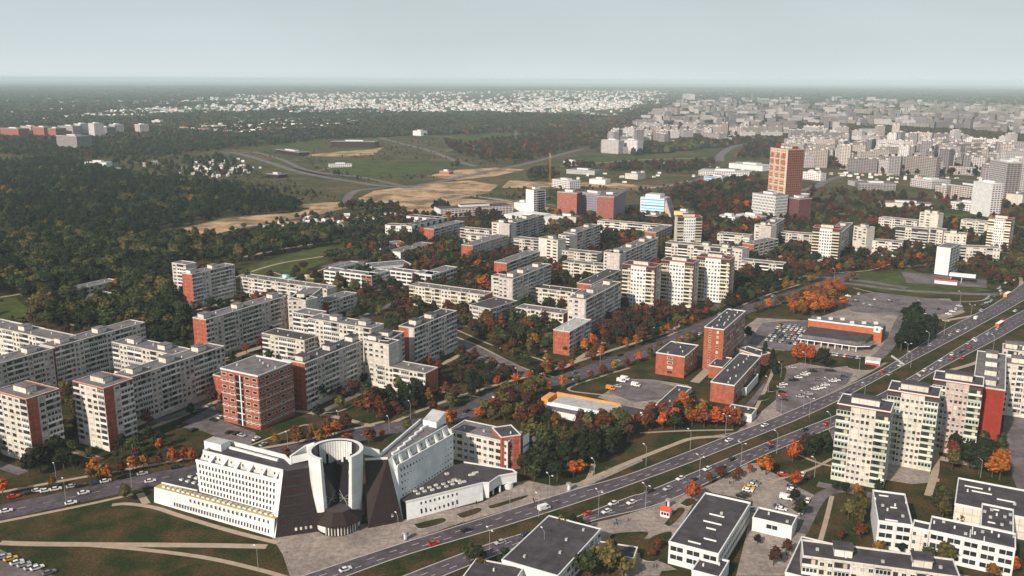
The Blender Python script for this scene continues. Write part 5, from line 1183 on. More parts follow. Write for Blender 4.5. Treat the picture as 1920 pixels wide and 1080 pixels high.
# hand placed
for x, y, h, k, z in [(1486, 868, 11, 'orange', 'maples'), (1436, 890, 9.5, 'orange', 'maples'), (1492, 915, 8, 'orange', 'maples'), (1297, 940, 9, 'orange', 'maples'), (1330, 905, 5, 'rust', 'maples'), (1350, 900, 6, 'rust', 'maples'),
    (1385, 895, 5, 'rust', 'maples'), (1405, 888, 5, 'orange', 'maples'), (1375, 905, 5, 'rust', 'maples'), (1874, 900, 15, 'orange', 'maples'), (1860, 895, 10, 'orange', 'maples'), (1610, 985, 14, 'goldpoplar', 'right yard'), (1590, 975, 10, 'olive', 'right yard'),
    (1612, 1010, 7, 'rust', 'right yard'), (1577, 1015, 5, 'rust', 'right yard'), (1762, 965, 13, 'green', 'right yard'), (1766, 975, 11, 'olive', 'right yard'), (1800, 985, 6, 'rust', 'right yard'), (1765, 1062, 10, 'olive', 'right yard'), (1740, 1060, 8, 'green', 'right yard'),
    (1835, 890, 13, 'dark', 'right yard'), (1815, 880, 14, 'dark', 'right yard'), (1850, 870, 12, 'dark', 'right yard'), (1525, 858, 12, 'dark', 'right yard'), (1545, 850, 11, 'dark', 'right yard'), (1510, 850, 10, 'brown', 'right yard'), (1500, 970, 8, 'dark', 'right yard'),
    (1490, 945, 7, 'dark', 'right yard'), (1645, 926, 7, 'dark', 'right yard'), (1565, 925, 6, 'dark', 'right yard'), (1585, 928, 6, 'dark', 'right yard'), (1605, 935, 7, 'gold', 'right yard'), (1895, 1078, 8, 'orange', 'right yard'), (1860, 1085, 6, 'gold', 'right yard'),
    (1645, 1040, 6, 'gold', 'right yard'), (1656, 1038, 5, 'olive', 'right yard'), (1690, 1040, 5, 'dark', 'right yard'), (1450, 1060, 8, 'brown', 'right yard'), (1475, 1040, 7, 'brown', 'right yard'), (1420, 1020, 4, 'dark', 'right yard'), (1235, 1030, 4.5, 'rust', 'right yard'), (1222, 1045, 4, 'rust', 'right yard'),
    (1140, 1078, 14, 'olive', 'willows'), (1105, 1085, 11, 'green', 'willows'), (1170, 1090, 10, 'olive', 'willows'), (1075, 1000, 8, 'dark', 'willows'), (1050, 1005, 9, 'olive', 'willows'), (1088, 1003, 8, 'dark', 'willows'), (948, 1068, 9, 'dark', 'willows'), (898, 1070, 10, 'dark', 'willows'), (880, 1060, 9, 'green', 'willows'),
    (900, 1080, 8, 'olive', 'willows'), (970, 1078, 5, 'brown', 'willows'), (940, 1085, 6, 'rust', 'willows'), (235, 942, 8, 'olive', 'street'), (236, 935, 7, 'green', 'street'), (1075, 895, 8, 'orange', 'park'), (1087, 890, 7, 'orange', 'park'),
    (975, 655, 5.5, 'orange', 'park'), (690, 775, 13, 'rust', 'park'), (712, 780, 12, 'rust', 'park'), (700, 772, 14, 'brown', 'park'), (600, 755, 12, 'dark', 'park'), (585, 760, 9, 'dark', 'park'), (640, 745, 7, 'rust', 'park'), (620, 748, 7, 'rust', 'park'),
    (740, 770, 11, 'pine', 'park'), (752, 765, 12, 'pine', 'park'), (765, 768, 12, 'pine', 'park'), (778, 760, 11, 'pine', 'park'), (790, 756, 12, 'pine', 'park'), (730, 760, 12, 'dark', 'park'), (755, 750, 11, 'dark', 'park'), (775, 745, 12, 'dark', 'park'), (800, 745, 10, 'pine', 'park'),
    (1270, 625, 4, 'rust', 'park'), (1110, 655, 11, 'orange', 'park'), (1097, 662, 10, 'orange', 'park'), (1120, 660, 9, 'rust', 'park'), (1060, 665, 7, 'brown', 'park'), (1075, 668, 6, 'rust', 'park'), (1505, 680, 13, 'orange', 'park'), (1520, 682, 12, 'orange', 'park'), (1492, 678, 11, 'orange', 'park'),
    (1545, 688, 12, 'dark', 'park'), (1538, 680, 10, 'dark', 'park'), (1433, 680, 14, 'pine', 'park'), (1447, 690, 12, 'pine', 'park'), (1452, 700, 10, 'pine', 'park'), (1402, 635, 9, 'dark', 'park'), (830, 400, 18, 'dark', 'plain'), (816, 398, 17, 'dark', 'plain'), (826, 395, 18, 'green', 'plain'), (840, 396, 14, 'dark', 'plain'),
    (905, 548, 14, 'orange', 'park'), (912, 545, 15, 'gold', 'park'), (900, 540, 13, 'olive', 'park'), (918, 552, 12, 'rust', 'park'), (648, 540, 9, 'pine', 'park'), (95, 875, 12, 'dark', 'left'), (75, 885, 13, 'dark', 'left'), (110, 865, 13, 'dark', 'left'), (120, 880, 11, 'dark', 'left'), (55, 895, 11, 'dark', 'left'),
    (205, 905, 9, 'orange', 'street'), (190, 900, 8, 'gold', 'street'), (170, 905, 7, 'gold', 'street'), (100, 915, 6, 'gold', 'street'), (180, 895, 9, 'orange', 'street'), (6, 930, 8, 'orange', 'street'), (325, 870, 8, 'orange', 'street'), (345, 868, 8, 'orange', 'street'), (250, 885, 8, 'orange', 'street'), (230, 890, 7, 'rust', 'street'),
    (270, 880, 7, 'gold', 'street'), (300, 874, 7, 'rust', 'street'), (360, 866, 7, 'orange', 'street'), (300, 840, 9, 'dark', 'left'), (280, 830, 9, 'dark', 'left'), (615, 825, 8, 'orange', 'street'), (600, 830, 7, 'gold', 'street'), (580, 832, 6, 'rust', 'street'), (560, 835, 7, 'gold', 'street'), (628, 818, 8, 'orange', 'street'),
    (840, 800, 9, 'orange', 'street'), (825, 790, 8, 'rust', 'street'), (850, 795, 8, 'orange', 'street'), (700, 825, 6, 'rust', 'street'), (715, 822, 5, 'orange', 'street'), (1647, 505, 9, 'orange', 'park'), (1655, 508, 10, 'orange', 'park'), (1640, 510, 9, 'rust', 'park')]:
    kk = k; addtree(x, y, h, kk, z); p = G(x, y); occupy([(p.x - 3, p.y - 3), (p.x + 3, p.y - 3), (p.x + 3, p.y + 3), (p.x - 3, p.y + 3)], 7)
# avenue rows along the street
sp = smooth(GP(ST), 8); d = 0
for off, z0 in ((11, 0), (-11, 3)):
    acc = z0
    for a, b2 in zip(sp, sp[1:]):
        L_ = (b2 - a).length; dr_ = (b2 - a).normalized(); n = Vector((-dr_.y, dr_.x))
        while acc < L_:
            p = a + dr_ * acc + n * off; acc += random.uniform(8, 12)
            if occ_at(p.x, p.y) in (0, 4, 3) and PX(p.x, p.y)[0] > 500 and random.random() < .85:
                T.append((p.x, p.y, random.uniform(5.5, 9), (lambda k: (k, random.randrange(len(TREES[k]))))(random.choices([k for k, _ in WARM], [w_ for _, w_ in WARM])[0]), 'avenue'))
        acc -= L_
grove([(1470, 592), (1500, 560), (1545, 540), (1580, 548), (1560, 570), (1640, 585), (1700, 590), (1690, 600), (1600, 596), (1530, 590), (1490, 600)], 7.5, [('orange', 5), ('gold', 1), ('rust', 2)], (8, 11), 'mall')
grove([(1630, 560), (1680, 570), (1700, 590), (1640, 595)], 7, [('orange', 4), ('rust', 2)], (9, 12), 'mall')
grove([(1680, 660), (1685, 610), (1715, 590), (1730, 620), (1765, 620), (1760, 640), (1700, 665)], 6.5, [('dark', 5), ('pine', 3), ('rust', 1.5)], (10, 15), 'mall')
grove([(860, 600), (900, 580), (960, 578), (1050, 610), (1040, 640), (1030, 665), (940, 655), (870, 625)], 7, MX + [('poplar', 3), ('goldpoplar', 3), ('rust', 2)], (9, 15), 'park')
grove([(890, 770), (960, 728), (1045, 700), (1120, 690), (1060, 725), (1010, 755), (1030, 790), (1060, 830), (985, 800), (930, 800)], 7, [('brown', 3), ('olive', 3), ('rust', 2), ('gold', 1), ('dark', 2)], (8, 12), 'park')
grove([(985, 830), (1060, 805), (1130, 790), (1200, 800), (1190, 830), (1110, 880), (1040, 912), (985, 912), (965, 880), (1000, 860)], 6.5, DK, (9, 14), 'wood')
grove([(1190, 800), (1230, 765), (1290, 762), (1330, 780), (1395, 792), (1370, 812), (1280, 808), (1210, 812)], 6, [('dark', 3), ('rust', 2), ('orange', 1), ('gold', 1), ('brown', 2)], (8, 12), 'wood')
grove([(1110, 640), (1150, 590), (1230, 590), (1300, 588), (1330, 590), (1260, 605), (1220, 630), (1140, 650)], 7, RT, (8, 12), 'park')
grove([(1370, 540), (1400, 505), (1480, 510), (1490, 530), (1450, 550), (1390, 585), (1340, 580)], 7.5, [('dark', 6), ('brown', 3), ('rust', 1)], (10, 15), 'park')
grove([(1775, 830), (1800, 800), (1860, 820), (1880, 850), (1850, 880), (1800, 890), (1770, 880)], 7, DK, (9, 14), 'right yard')
grove([(870, 690), (930, 700), (960, 715), (900, 735), (850, 700)], 7, RT, (7, 10), 'park', prob=.8)
grove([(770, 735), (830, 720), (860, 730), (820, 755), (770, 770)], 7, [('brown', 2), ('rust', 2), ('gold', 1), ('dark', 2)], (7, 10), 'park')
grove([(240, 650), (330, 610), (350, 640), (280, 655)], 6.5, MX, (8, 13), 'left')
grove([(160, 700), (210, 640), (215, 700), (180, 715)], 7, MX, (8, 12), 'left')
# the forest and the wooded edge of the estate, on the left
grove([(-500, 640), (-300, 470), (0, 452), (290, 452), (420, 455), (560, 440), (640, 440), (620, 462), (470, 490), (330, 492), (320, 560), (350, 590), (350, 640), (240, 655), (150, 620), (0, 602), (-60, 600)], 10, [('dark', 8), ('green', 5), ('olive', 3), ('gold', .5), ('brown', .8), ('poplar', 1)], (12, 18), 'leftwood')
grove([(-600, 470), (-400, 330), (-100, 318), (120, 300), (230, 330), (330, 345), (440, 352), (570, 392), (560, 398), (420, 408), (300, 432), (290, 452), (0, 455)], 10.5, [('dark', 8), ('pine', 4), ('green', 3), ('olive', 1.5), ('gold', .4)], (11, 17), 'forest', occ=False)
grove([(440, 352), (500, 350), (640, 382), (570, 392)], 16, DK, (6, 12), 'forest', prob=.7)
# loose trees through the whole estate
grove([(-60, 640), (340, 500), (640, 470), (660, 410), (1250, 395), (1960, 400), (1960, 545), (1560, 510), (1400, 570), (1230, 640), (1000, 700), (850, 770), (700, 790), (560, 790), (300, 800), (-60, 900)], 9.5, RT + [('green', 2), ('gold', .7), ('olive', 1)], (6.5, 12), 'estate', prob=.62)
grove([(640, 470), (640, 430), (800, 430), (1000, 470), (1250, 420), (1900, 420), (1900, 500), (1400, 520), (1000, 600), (760, 600)], 8, RT + [('dark', 3)], (7, 13), 'estate', prob=.5)
grove([(1500, 400), (1280, 375), (1180, 360), (1400, 340), (1600, 360), (1900, 380), (1940, 400), (1700, 405)], 13, RT, (7, 12), 'midright', prob=.6)
grove([(640, 470), (420, 480), (430, 430), (560, 405), (760, 400), (850, 440), (700, 470)], 11, [('rust', 2), ('dark', 3), ('green', 2), ('brown', 2), ('orange', .6)], (5, 10), 'allotment', prob=.6)
grove([(0, 858), (200, 840), (350, 850), (250, 870), (0, 905)], 9, [('dark', 4), ('rust', 2), ('orange', 1), ('brown', 2)], (6, 10), 'left', prob=.7)
grove([(-60, 850), (120, 800), (160, 870), (0, 900)], 8, DK, (8, 12), 'left', prob=.6)
# mid and far woods made of single trees
FARG = [([(100, 300), (0, 290), (-300, 300), (-300, 265), (100, 262), (180, 262), (300, 262), (420, 255), (560, 262), (520, 275), (400, 283), (300, 296)], 14),
        ([(400, 283), (560, 262), (700, 248), (740, 258), (620, 262), (500, 276)], 18), ([(830, 262), (1000, 240), (1120, 230), (1180, 235), (1130, 262), (1060, 288), (980, 305), (900, 305), (850, 288)], 17),
        ([(990, 345), (990, 325), (1040, 320), (1045, 335), (1025, 345)], 12), ([(1050, 318), (1070, 300), (1330, 296), (1350, 312), (1300, 328), (1130, 322)], 15),
        ([(1330, 350), (1420, 335), (1440, 400), (1300, 400), (1250, 375), (1270, 352)], 12), ([(1380, 300), (1400, 275), (1560, 270), (1900, 300), (1920, 330), (1700, 330), (1560, 320), (1520, 300)], 17),
        ([(620, 330), (860, 306), (870, 316), (700, 330), (640, 336)], 22), ([(200, 300), (430, 296), (480, 330), (330, 345), (240, 330)], 24), ([(700, 388), (640, 395), (720, 405), (830, 400), (760, 392)], 10)]
for P, s in FARG: grove(P, s, RT if sum(p[0] for p in P) / len(P) > 900 else [('dark', 5), ('green', 2), ('brown', 2), ('pine', 2), ('rust', .6)], (10, 16), 'farwood', prob=.85)
for P, sp_ in [([(420, 300), (500, 330), (640, 370), (560, 392), (440, 350)], 15), ([(560, 300), (720, 300), (900, 330), (700, 345), (600, 325)], 17), ([(440, 290), (620, 270), (900, 262), (880, 300), (700, 300), (500, 300)], 26), ([(860, 300), (1040, 288), (1000, 305), (920, 320)], 18), ([(760, 380), (1000, 360), (1180, 345), (1300, 352), (1260, 372), (1000, 400)], 14), ([(940, 348), (960, 378), (1100, 362), (1180, 350)], 16)]:
    grove(P, sp_, [('brown', 3), ('olive', 3), ('dark', 2), ('rust', 1)], (2.5, 7), 'plain', prob=.75)
# ranking: the largest in view become individuals
LAND = [('the white complex', 620, 990), ('the orange office', 480, 800), ('the nearest green tower', 1610, 900), ('the long roofed white hall', 1300, 1050), ('the lower right school', 1780, 1040),
        ('the tall red brick slab', 1340, 697), ('the covered market', 1090, 775), ('the supermarket', 1580, 655), ('the striped tower at left', 200, 855), ('the dark brick slab', 580, 768), ('the pink brick block', 1055, 660), ('the three white towers', 1260, 585),
        ('the lone brick block', 350, 575), ('the white school', 700, 545), ('the advertising column', 1066, 918), ('the red roofed kiosk', 1246, 968), ('the bottom shop building', 1060, 1060), ('the leftmost tower', 50, 872), ('the brick striped slab', 790, 690),
        ('the cream tower crossing', 1690, 690), ('the panel office', 900, 880), ('the wood nursery', 190, 560), ('the centre cream block', 850, 590), ('the long roofed gymnasium', 1850, 930), ('the hall car park', 1450, 930)]
LANDW = [(n, G(x, y).to_2d(), (x, y)) for n, x, y in LAND]
ORD = ['', 'second ', 'third ', 'fourth ', 'fifth ', 'sixth ', 'seventh ', 'eighth ', 'ninth ', 'tenth ', 'eleventh ', 'twelfth ', 'thirteenth ', 'fourteenth ', 'fifteenth ', 'sixteenth ', 'seventeenth ', 'eighteenth ', 'nineteenth ', 'twentieth ']
ORD += [t + '-' + u.strip() + ' ' for t in ('twenty', 'thirty', 'forty', 'fifty', 'sixty') for u in ['first'] + ORD[1:9]]
PEND = []; FPEND = []
def later(obj, look, x, y): PEND.append((obj, look, x, y))
def resolve(PEND, LANDW):
    groups = {}
    for o, look, x, y in PEND:
        p = Vector((x, y)); n, lp, lpx = min(LANDW, key=lambda t: (t[1] - p).length); px = PX(x, y)
        dx, dy = px[0] - lpx[0], px[1] - lpx[1]
        rel = ('right of' if dx > 0 else 'left of') if abs(dx) > abs(dy) * 1.2 else ('in front of' if dy > 0 else 'behind')
        groups.setdefault((look, rel, n), []).append(((lp - p).length, o))
    for (look, rel, n), L_ in groups.items():
        L_.sort(key=lambda t: t[0])
        for i, (_, o) in enumerate(L_):
            if len(L_) == 1: o['label'] = f'{look} {rel} {n}'
            elif i < len(ORD): o['label'] = f'{look} {rel} {n}, {ORD[i]}nearest to it'
            else: o['label'] = f'{look} {rel} {n}, number {i+1} going outward'
            if len(o['label'].split()) > 16: o['label'] = ' '.join(o['label'].replace(', ', ' ').split()[:16])
LOOK = {'dark': 'dark green leafy tree', 'green': 'green tree', 'olive': 'olive yellow tree', 'gold': 'golden tree', 'orange': 'bright orange tree', 'rust': 'rust red tree', 'brown': 'brownish tree', 'pine': 'dark conifer', 'poplar': 'slender green tree', 'goldpoplar': 'slender yellowish tree'}
vis = []
rest = []
for t in T:
    px, py = PX(t[0], t[1]); s = t[2] / max(1, math.hypot(t[0], t[1]))
    if -20 < px < 1940 and py < 1130: vis.append((s, t))
    else: rest.append(t)
vis.sort(key=lambda a: -a[0]); rest += [t for _, t in vis[300:]]
for s, (x, y, h, key, zone) in vis[:300]:
    k, i = key; tm, cm_ = SPLIT[key]; r = bpy.data.objects.new('autumn_tree' if k not in ('pine',) else 'conifer_tree', None); COL.objects.link(r)
    wd = h / 10 * random.uniform(.85, 1.4); r.location = (x, y, 0); r.rotation_euler = (0, 0, random.uniform(0, 6.28)); r.scale = (wd, wd, h / 10)
    tag(r, 'tree', 'tree', 'trees of the estate and streets'); later(r, ('tall ' if h > 11 else '') + LOOK[k], x, y)
    o1 = bpy.data.objects.new('trunk', tm); link(o1, r); o2 = bpy.data.objects.new('crown', cm_); link(o2, r)
# everything else: one geometry-node object per stand of woodland
src = bpy.data.collections.new('tree_sources'); srcn = {}
for n_, (k, i) in enumerate(KEYS):
    o = bpy.data.objects.new('source_%02d' % n_, TREES[k][i]); src.objects.link(o); srcn[(k, i)] = n_
def scatter(name, items, label, cat, coll, kind='stuff'):
    """items: x,y,z,scale_xy,scale_z,rot,index"""
    A = np.array(items, dtype=np.float32); me = bpy.data.meshes.new(name); me.vertices.add(len(A)); me.vertices.foreach_set('co', A[:, :3].ravel())
    for nm, ty, dat in (('scl', 'FLOAT_VECTOR', np.stack([A[:, 3], A[:, 3], A[:, 4]], 1).ravel()), ('rot', 'FLOAT', A[:, 5]), ('idx', 'INT', A[:, 6].astype(np.int32))):
        at = me.attributes.new(nm, ty, 'POINT'); at.data.foreach_set('vector' if ty == 'FLOAT_VECTOR' else 'value', dat)
    me.update(); o = bpy.data.objects.new(name, me); link(o); o['kind'] = kind; tag(o, label, cat)
    ng = bpy.data.node_groups.new(name, 'GeometryNodeTree'); ng.interface.new_socket('Geometry', in_out='INPUT', socket_type='NodeSocketGeometry'); ng.interface.new_socket('Geometry', in_out='OUTPUT', socket_type='NodeSocketGeometry')
    N = ng.nodes.new; L = ng.links.new; gi = N('NodeGroupInput'); go = N('NodeGroupOutput'); ip = N('GeometryNodeInstanceOnPoints'); ci = N('GeometryNodeCollectionInfo'); ci.inputs['Collection'].default_value = coll
    ci.inputs['Separate Children'].default_value = True; ci.inputs['Reset Children'].default_value = True
    def na(nm, ty): x = N('GeometryNodeInputNamedAttribute'); x.data_type = ty; x.inputs['Name'].default_value = nm; return x
    sc_ = na('scl', 'FLOAT_VECTOR'); ro = na('rot', 'FLOAT'); ix = na('idx', 'INT'); cx = N('ShaderNodeCombineXYZ'); L(ro.outputs['Attribute'], cx.inputs['Z'])
    L(gi.outputs[0], ip.inputs['Points']); L(ci.outputs[0], ip.inputs['Instance']); ip.inputs['Pick Instance'].default_value = True
    L(ix.outputs['Attribute'], ip.inputs['Instance Index']); L(cx.outputs[0], ip.inputs['Rotation']); L(sc_.outputs['Attribute'], ip.inputs['Scale']); L(ip.outputs[0], go.inputs[0])
    md_ = o.modifiers.new('scatter', 'NODES'); md_.node_group = ng; return o
ZN = {}
for (x, y, h, key, zone) in rest:
    z = 'forest' if zone in ('forest', 'leftwood') else ('farwood' if zone in ('farwood', 'midright', 'plain') else 'estate')
    wd = h / 10 * random.uniform(.85, 1.5); ZN.setdefault(z, []).append((x, y, 0, wd, h / 10, random.uniform(0, 6.28), srcn[key]))
for z, lab, nm in (('forest', 'dense mixed forest covering the left side of the view', 'forest'), ('farwood', 'scattered woods and copses beyond the estate', 'distant_woods'), ('estate', 'mass of smaller trees filling the gaps between the blocks', 'estate_trees')):
    if z in ZN: scatter(nm, ZN[z], lab, 'trees', src)
print('TREES', len(T), 'rest', len(rest))
# ============================================================ FAR WOODLAND AND CITY
def patch_mesh(seed, kinds, n=46, R_=55):
    r = random.Random(seed); b = MB()
    for k in range(n):
        x, y = r.uniform(-R_, R_), r.uniform(-R_, R_); h = r.uniform(9, 16); w2 = r.uniform(5, 9); m = 'leaf_' + r.choice(kinds)
        base = [(x + math.cos(a) * w2, y + math.sin(a) * w2, h * .2) for a in [i * 1.2566 + r.random() for i in range(5)]]; mid = [(x + (p[0] - x) * .8, y + (p[1] - y) * .8, h * .75) for p in base]
        b.prism(base, mid, m, m); b.face([mid[0], mid[2], (x, y, h)], m); b.face([mid[2], mid[4], (x, y, h)], m)
    return b.mesh('woodland')
psrc = bpy.data.collections.new('woodland_sources')
for i in range(6): o = bpy.data.objects.new('patch_%02d' % i, patch_mesh(i, ['dark', 'pine', 'green', 'brown'] if i < 4 else ['brown', 'rust', 'dark', 'olive'])); psrc.objects.link(o)
HPOLY = [[(0, 238), (200, 210), (480, 186), (620, 182), (960, 186), (1200, 190), (1210, 207), (950, 211), (700, 219), (480, 214), (300, 219), (120, 228)], [(380, 254), (300, 248), (420, 230), (560, 222), (710, 228), (700, 244), (520, 252), (440, 260)]]
def in_houses(t):
    p = PX(t[0], t[1]); return any(inpoly(np.array([p[0]]), np.array([p[1]]), np.array([q[0] for q in P]), np.array([q[1] for q in P]))[0] for P in HPOLY)
items = []
for (P, n) in [([(-200, 158), (2120, 168), (2120, 190), (1500, 185), (1300, 172), (1000, 170), (500, 175), (300, 190), (-200, 195)], 5200), ([(-200, 195), (300, 185), (620, 205), (960, 215), (1250, 225), (1180, 235), (1000, 240), (760, 245), (560, 258), (420, 257), (180, 262), (-200, 265)], 1900),
               ([(1250, 170), (1950, 180), (1950, 300), (1520, 268), (1400, 262), (1190, 285), (1130, 262), (1180, 230)], 4200), ([(1560, 236), (1800, 246), (1920, 262), (1920, 275), (1700, 255), (1560, 246)], 260), ([(560, 258), (830, 250), (1000, 240), (1100, 225), (800, 215), (600, 225)], 700)]:
    xs = np.array([p[0] for p in P]); ys = np.array([p[1] for p in P]); c = 0
    while c < n:
        x, y = random.uniform(xs.min(), xs.max()), random.uniform(ys.min(), ys.max())
        if inpoly(np.array([x]), np.array([y]), xs, ys)[0]:
            p = G(x, y + random.random() * .5); s = 1.0 + min(2.2, p.y / 9000); items.append((p.x, p.y, 0, s, 1.0 + .1 * random.random(), random.uniform(0, 6), random.randrange(4 if x < 1000 else 6))); c += 1
scatter('far_woodland', [t for t in items if not in_houses(t) or random.random() < .12], 'blue green woodland reaching to the horizon', 'woodland', psrc)
# far houses and blocks
def sample(P, n, mind=0):
    xs = np.array([p[0] for p in P]); ys = np.array([p[1] for p in P]); out = []; tries = 0
    while len(out) < n and tries < n * 40:
        tries += 1; x, y = random.uniform(xs.min(), xs.max()), random.uniform(ys.min(), ys.max())
        if inpoly(np.array([x]), np.array([y]), xs, ys)[0]:
            p = G(x, y)
            if mind and any(abs(p.x - q.x) < mind and abs(p.y - q.y) < mind * 1.6 for q in out): continue
            out.append(p)
    return out
EST = [([(1130, 290), (1165, 262), (1190, 238), (1240, 222), (1400, 228), (1480, 245), (1480, 262), (1380, 268), (1290, 270), (1200, 285)], 190, 'the estate left of the orange high rise'),
       ([(1500, 290), (1480, 262), (1560, 250), (1700, 262), (1930, 285), (1930, 318), (1800, 312), (1640, 298)], 170, 'the estate right of the orange high rise'),
       ([(1470, 296), (1480, 318), (1700, 331), (1935, 348), (1935, 318), (1700, 304)], 42, 'the nearer estate right of the orange high rise'),
       ([(1290, 190), (1480, 188), (1560, 184), (1750, 196), (1930, 206), (1930, 262), (1800, 250), (1560, 240), (1400, 225), (1250, 222), (1180, 235), (1210, 222)], 800, 'the most distant estate')]
fb = []
for P, n, zn in EST:
    for p in sample(P, n, 14 if 'most' in zn else 19): fb.append((p, zn))
fb.sort(key=lambda t: t[0].length); stuffb = MB(); nind = 0
def far_block(b, px, py, a, L_, D_, h, m, hut_=True):
    c, s = math.cos(a), math.sin(a); f = lambda x, y, z: (px + x * c - y * s, py + x * s + y * c, z)
    q = [(-L_ / 2, 0), (L_ / 2, 0), (L_ / 2, D_), (-L_ / 2, D_)]; b.prism([f(x, y, 0) for x, y in q], [f(x, y, h) for x, y in q], m, 'roof_grey')
    if hut_ and h > 20:
        for hx in (-.25, .25): q = [(hx * L_ - 2.5, D_ * .3), (hx * L_ + 2.5, D_ * .3), (hx * L_ + 2.5, D_ * .7), (hx * L_ - 2.5, D_ * .7)]; b.prism([f(x, y, h) for x, y in q], [f(x, y, h + 2.6) for x, y in q], 'cream', 'roof_grey')
for i, (p, zn) in enumerate(fb):
    if random.random() < .14: L_, D_, h = 20, 16, random.choice([34, 45])
    else: L_, D_, h = random.uniform(26, 70), 12, random.choice([15, 25, 25, 27, 34])
    a = math.radians(random.choice([-28.5, -28.5, 61.5, 15, -60]) + random.uniform(-6, 6)); m = random.choices(['far_grey', 'far_white', 'far_cream'], [3, 2.2, 1.6])[0]
    if i < 300:
        b = MB(); far_block(b, 0, 0, 0, L_, D_, h, m); o = b.build('apartment_block', None, (p.x, p.y, 0), a)
        nm = {'far_grey': 'grey', 'far_white': 'white', 'far_cream': 'cream'}[m]; sh = 'tower' if D_ == 16 else ('low slab' if h < 20 else 'slab')
        tag(o, 'distant %s %s in %s' % (nm, sh, zn), 'apartment block', '%s %ss in %s' % (nm, sh, zn)); FPEND.append((o, 'distant %s %s' % (nm, sh), p.x, p.y))
    else: far_block(stuffb, p.x, p.y, a, L_, D_, h, m, False)
o = stuffb.build('far_apartment_blocks'); o['kind'] = 'stuff'; tag(o, 'mass of pale apartment blocks merging near the horizon at right', 'apartment blocks')
HS = [([(0, 168), (0, 262), (420, 255), (720, 250), (1180, 235), (1250, 205), (1300, 170), (900, 166)], 900), ([(1300, 172), (1300, 192), (1920, 205), (1920, 180)], 160), ([(0, 205), (0, 232), (320, 216), (320, 196)], 200), ([(960, 172), (1300, 176), (1920, 200), (1920, 182), (1500, 172), (1200, 166)], 450), ([(0, 200), (0, 232), (400, 190), (900, 178), (960, 166), (600, 168), (300, 180)], 450), ([(740, 220), (1180, 215), (1180, 235), (1000, 235), (800, 232)], 60), ([(1240, 305), (1430, 300), (1560, 322), (1900, 335), (1900, 350), (1560, 330), (1300, 335)], 60), ([(1500, 270), (1930, 300), (1930, 320), (1600, 300)], 50),
      ([(0, 235), (200, 212), (480, 190), (620, 186), (960, 190), (1180, 190), (1200, 205), (950, 208), (700, 216), (480, 212), (300, 216), (120, 225)], 900), ([(400, 250), (300, 246), (420, 232), (560, 224), (700, 230), (690, 242), (520, 250), (440, 256)], 150),
      ([(850, 200), (1250, 185), (1260, 200), (1000, 212)], 200), ([(1000, 170), (1300, 172), (1260, 190), (900, 188)], 200), ([(320, 332), (360, 300), (440, 296), (500, 318), (420, 335)], 90), ([(430, 455), (480, 430), (560, 410), (640, 405), (760, 398), (740, 410), (640, 430), (560, 445)], 85),
      ([(270, 238), (330, 226), (340, 232), (290, 240)], 30), ([(1040, 345), (1140, 320), (1250, 325), (1240, 345)], 14), ([(1480, 330), (1540, 320), (1760, 330), (1700, 345)], 16)]
hh = []
for P, n in HS:
    for p in sample(P, int(n * (1.25 if n >= 150 else 1))): hh.append(p)
hh.sort(key=lambda p: p.length); sb = MB()
def house(b, px, py, a, L_, D_, h, mw, mr):
    c, s = math.cos(a), math.sin(a); f = lambda x, y, z: (px + x * c - y * s, py + x * s + y * c, z); r_ = h * .45
    q = [(-L_ / 2, -D_ / 2), (L_ / 2, -D_ / 2), (L_ / 2, D_ / 2), (-L_ / 2, D_ / 2)]; B0 = [f(x, y, 0) for x, y in q]; T0 = [f(x, y, h) for x, y in q]; R1, R2 = f(-L_ / 2, 0, h + r_), f(L_ / 2, 0, h + r_)
    for i in range(4): j = (i + 1) % 4; b.face([B0[i], B0[j], T0[j], T0[i]], mw)
    b.face([T0[0], T0[1], R2, R1], mr); b.face([T0[2], T0[3], R1, R2], mr); b.face([T0[1], T0[2], R2], mw); b.face([T0[3], T0[0], R1], mw)
for i, p in enumerate(hh):
    d = p.length; k = 1 if d > 2400 else .42
    L_, D_, h = random.uniform(9, 20) * k, random.uniform(8, 12) * k, random.uniform(5, 9) * (k if k == 1 else .38)
    if d > 6000: L_ *= 1.3; h *= 1.2
    mw = random.choices(['white', 'cream', 'concrete'], [4, 2, 2])[0]; mr = random.choices(['roof_light', 'roof_grey', 'red_trim', 'white'], [4, 2, 1, 2])[0]; a = random.uniform(-.8, .8)
    if i < 300:
        b = MB(); house(b, 0, 0, 0, L_, D_, h, mw, mr); o = b.build('house' if k == 1 else 'garden_shed', None, (p.x, p.y, 0), a)
        if k == 1: tag(o, 'small pale house scattered over the far plain, too distant to tell apart', 'house', 'far houses on the plain')
        elif d < 1250 and PX(p.x, p.y)[1] > 395: tag(o, 'tiny pale shed, one of many alike on the allotments beside the sandy strip', 'shed', 'garden sheds on the near allotments')
        else: tag(o, 'tiny pale shed, one of many alike on the far allotments behind the forest', 'shed', 'garden sheds on the far allotments')
    else: house(sb, p.x, p.y, a, L_, D_, h, mw, mr)
o = sb.build('far_houses'); o['kind'] = 'stuff'; tag(o, 'white specks of suburban houses under the horizon', 'houses')
